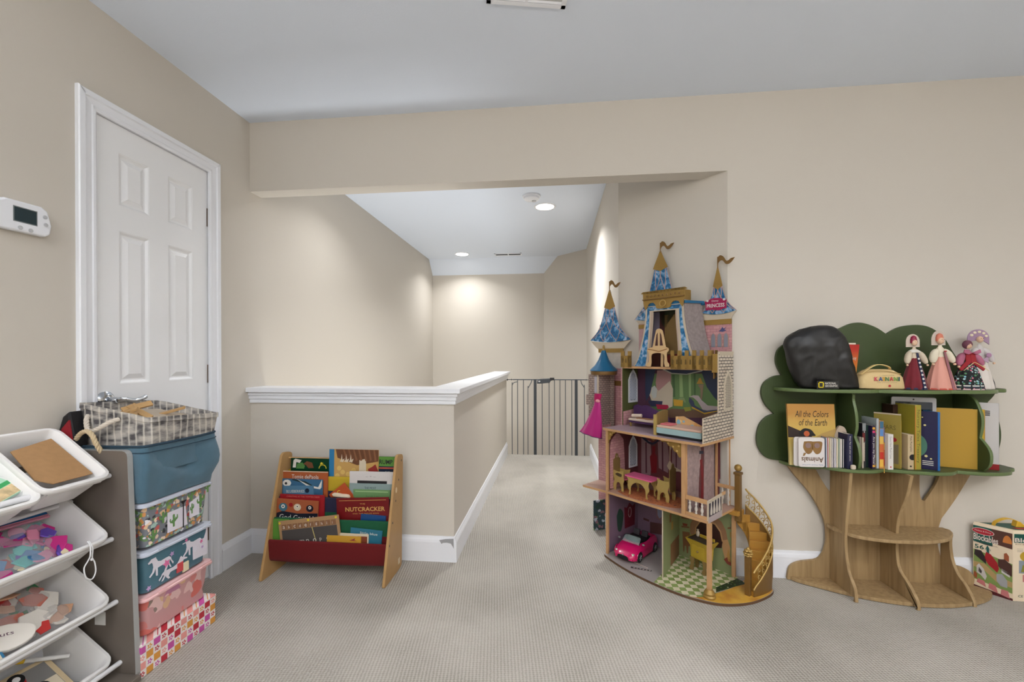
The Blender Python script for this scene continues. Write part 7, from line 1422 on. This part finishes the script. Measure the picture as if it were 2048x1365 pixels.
bt = toy('toy_bottle', 'tiny cream jug standing on the castle stove', 'toy jug', .398, .062, .1785); MB().lathe([(.007, 0), (.009, .008), (.008, .02), (.004, .026), (.006, .034)], n=12).build('jug', K('castle_cream'), bt, smooth=True)
# convertible car
car = toy('toy_car', 'hot pink convertible toy car parked in the castle garage', 'toy car', .100, .172, .014, R(-84))
M_mag = mat('car_magenta', (206, 18, 96), .22, spec=.6, coat=.6); M_cb = mat('car_black', (22, 22, 26), .4)
# local x = length (front +), y = width
secs = [(-.140, .050, .030, .062), (-.134, .060, .020, .076), (-.105, .067, .016, .084), (-.06, .068, .014, .080), (-.01, .067, .014, .076), (.03, .068, .014, .078), (.07, .069, .014, .072), (.105, .066, .014, .060), (.130, .056, .016, .046), (.141, .044, .020, .036)]
rr = []
for x, hw, zb, zt in secs:
    q_ = [(-1, 0), (-1, .45), (-.97, .75), (-.80, .97), (-.45, 1.02), (0, 1.06), (.45, 1.02), (.80, .97), (.97, .75), (1, .45), (1, 0)]
    rr.append([(x, hw*a, zb+(zt-zb)*b) for a, b in q_])
MB().loft(rr).build('car_body', M_mag, car, smooth=True)
MB().loft([[(x, y, z) for x, y in segs([(-.085+o, -.045+o), (-.02, -.052+o), (.035-o, -.044+o)], [(.035-o, -.044+o), (.045-o, 0), (.035-o, .044-o)], [(.035-o, .044-o), (-.02, .052-o), (-.085+o, .045-o)], [(-.085+o, .045-o), (-.085+o, -.045+o)], n=3)] for o, z in ((0, .078), (0, .0835), (.004, .084))]).build('cockpit', M_cb, car)
for y in (-.024, .024):
    MB().loft([[(-.06+dx-z*.18, y+a, .07+z) for dx, a in ((0, -.016), (.012, -.018), (.014, .018), (0, .016))] for z in (0, .02, .036, .042)]).build('seat_back', mat('car_seat', (52, 50, 54), .5), car, smooth=True)
    MB().box((-.062, y-.010, .106), (-.054, y+.010, .114)).build('headrest', mat('car_seat'), car, bevel=.003)
MB().tube([(.012+.004*cos(a*pi/6), .024+.012*cos(a*pi/6), .094+.010*sin(a*pi/6)) for a in range(13)], .0016, 5).build('steering_wheel', M_cb, car)
MB().loft([[(.062-t*.035, y*(1-t*.12), .078+t*.026) for y in (-.050, -.03, 0, .03, .050)]+[(.0605-t*.035, y*(1-t*.12), .078+t*.026) for y in (.050, .03, 0, -.03, -.050)] for t in (0, .5, 1)]).build('windscreen', mat('car_glass', (200, 226, 226), .08, alpha=.22, spec=.8), car)
MB().tube(spl([(.060, -.052, .078), (.045, -.050, .091), (.027, -.044, .104), (.027, 0, .107), (.027, .044, .104), (.045, .050, .091), (.060, .052, .078)], 4), .0020, 6).build('windscreen_frame', M_cb, car)
for s in (-1, 1):
    for x in (-.088, .082):
        MB().prism(circ(x, .027, .027, 24), 'y', s*.052, s*.0705).build('tyre', M_cb, car, bevel=.002)
        MB().prism(circ(x, .027, .017, 20), 'y', s*.0706, s*.0716).build('rim', mat('rim_dark', (58, 58, 62), .35, .5), car)
        for a in range(5): MB().tube([(x, s*.072, .027), (x+.016*cos(a*2*pi/5), s*.072, .027+.016*sin(a*2*pi/5))], .0018, 4).build('spoke', mat('rim_silver'), car)
        MB().tube([(x+.0295*cos(a*pi/12), s*.0675, .027+.0295*sin(a*pi/12)) for a in range(0, 13)], .0022, 6).build('wheel_arch', M_mag, car, smooth=True)
    MB().ball((.118, s*.048, .046), .014, 12, 8, (.8, .62, .42)).build('headlight', mat('headlight_chrome', (226, 220, 210), .15, .6), car, smooth=True); MB().ball((.052, s*.072, .084), .008, 10, 6, (.6, 1, .7)).build('wing_mirror', mat('rim_silver'), car, smooth=True)
MB().prism(segs([(-.034, .020), (-.026, .036), (0, .038), (.026, .036), (.034, .020)], [(.034, .020), (.0, .016), (-.034, .020)], n=3), 'x', .1405, .1425).build('grille', M_cb, car); MB().ball((.141, 0, .0405), .004, 8, 6).build('bonnet_badge', mat('rim_silver'), car)
for s in (-1, 1): MB().prism([(s*.038, .018), (s*.054, .022), (s*.050, .030), (s*.038, .026)], 'x', .128, .135).build('air_intake', M_cb, car)
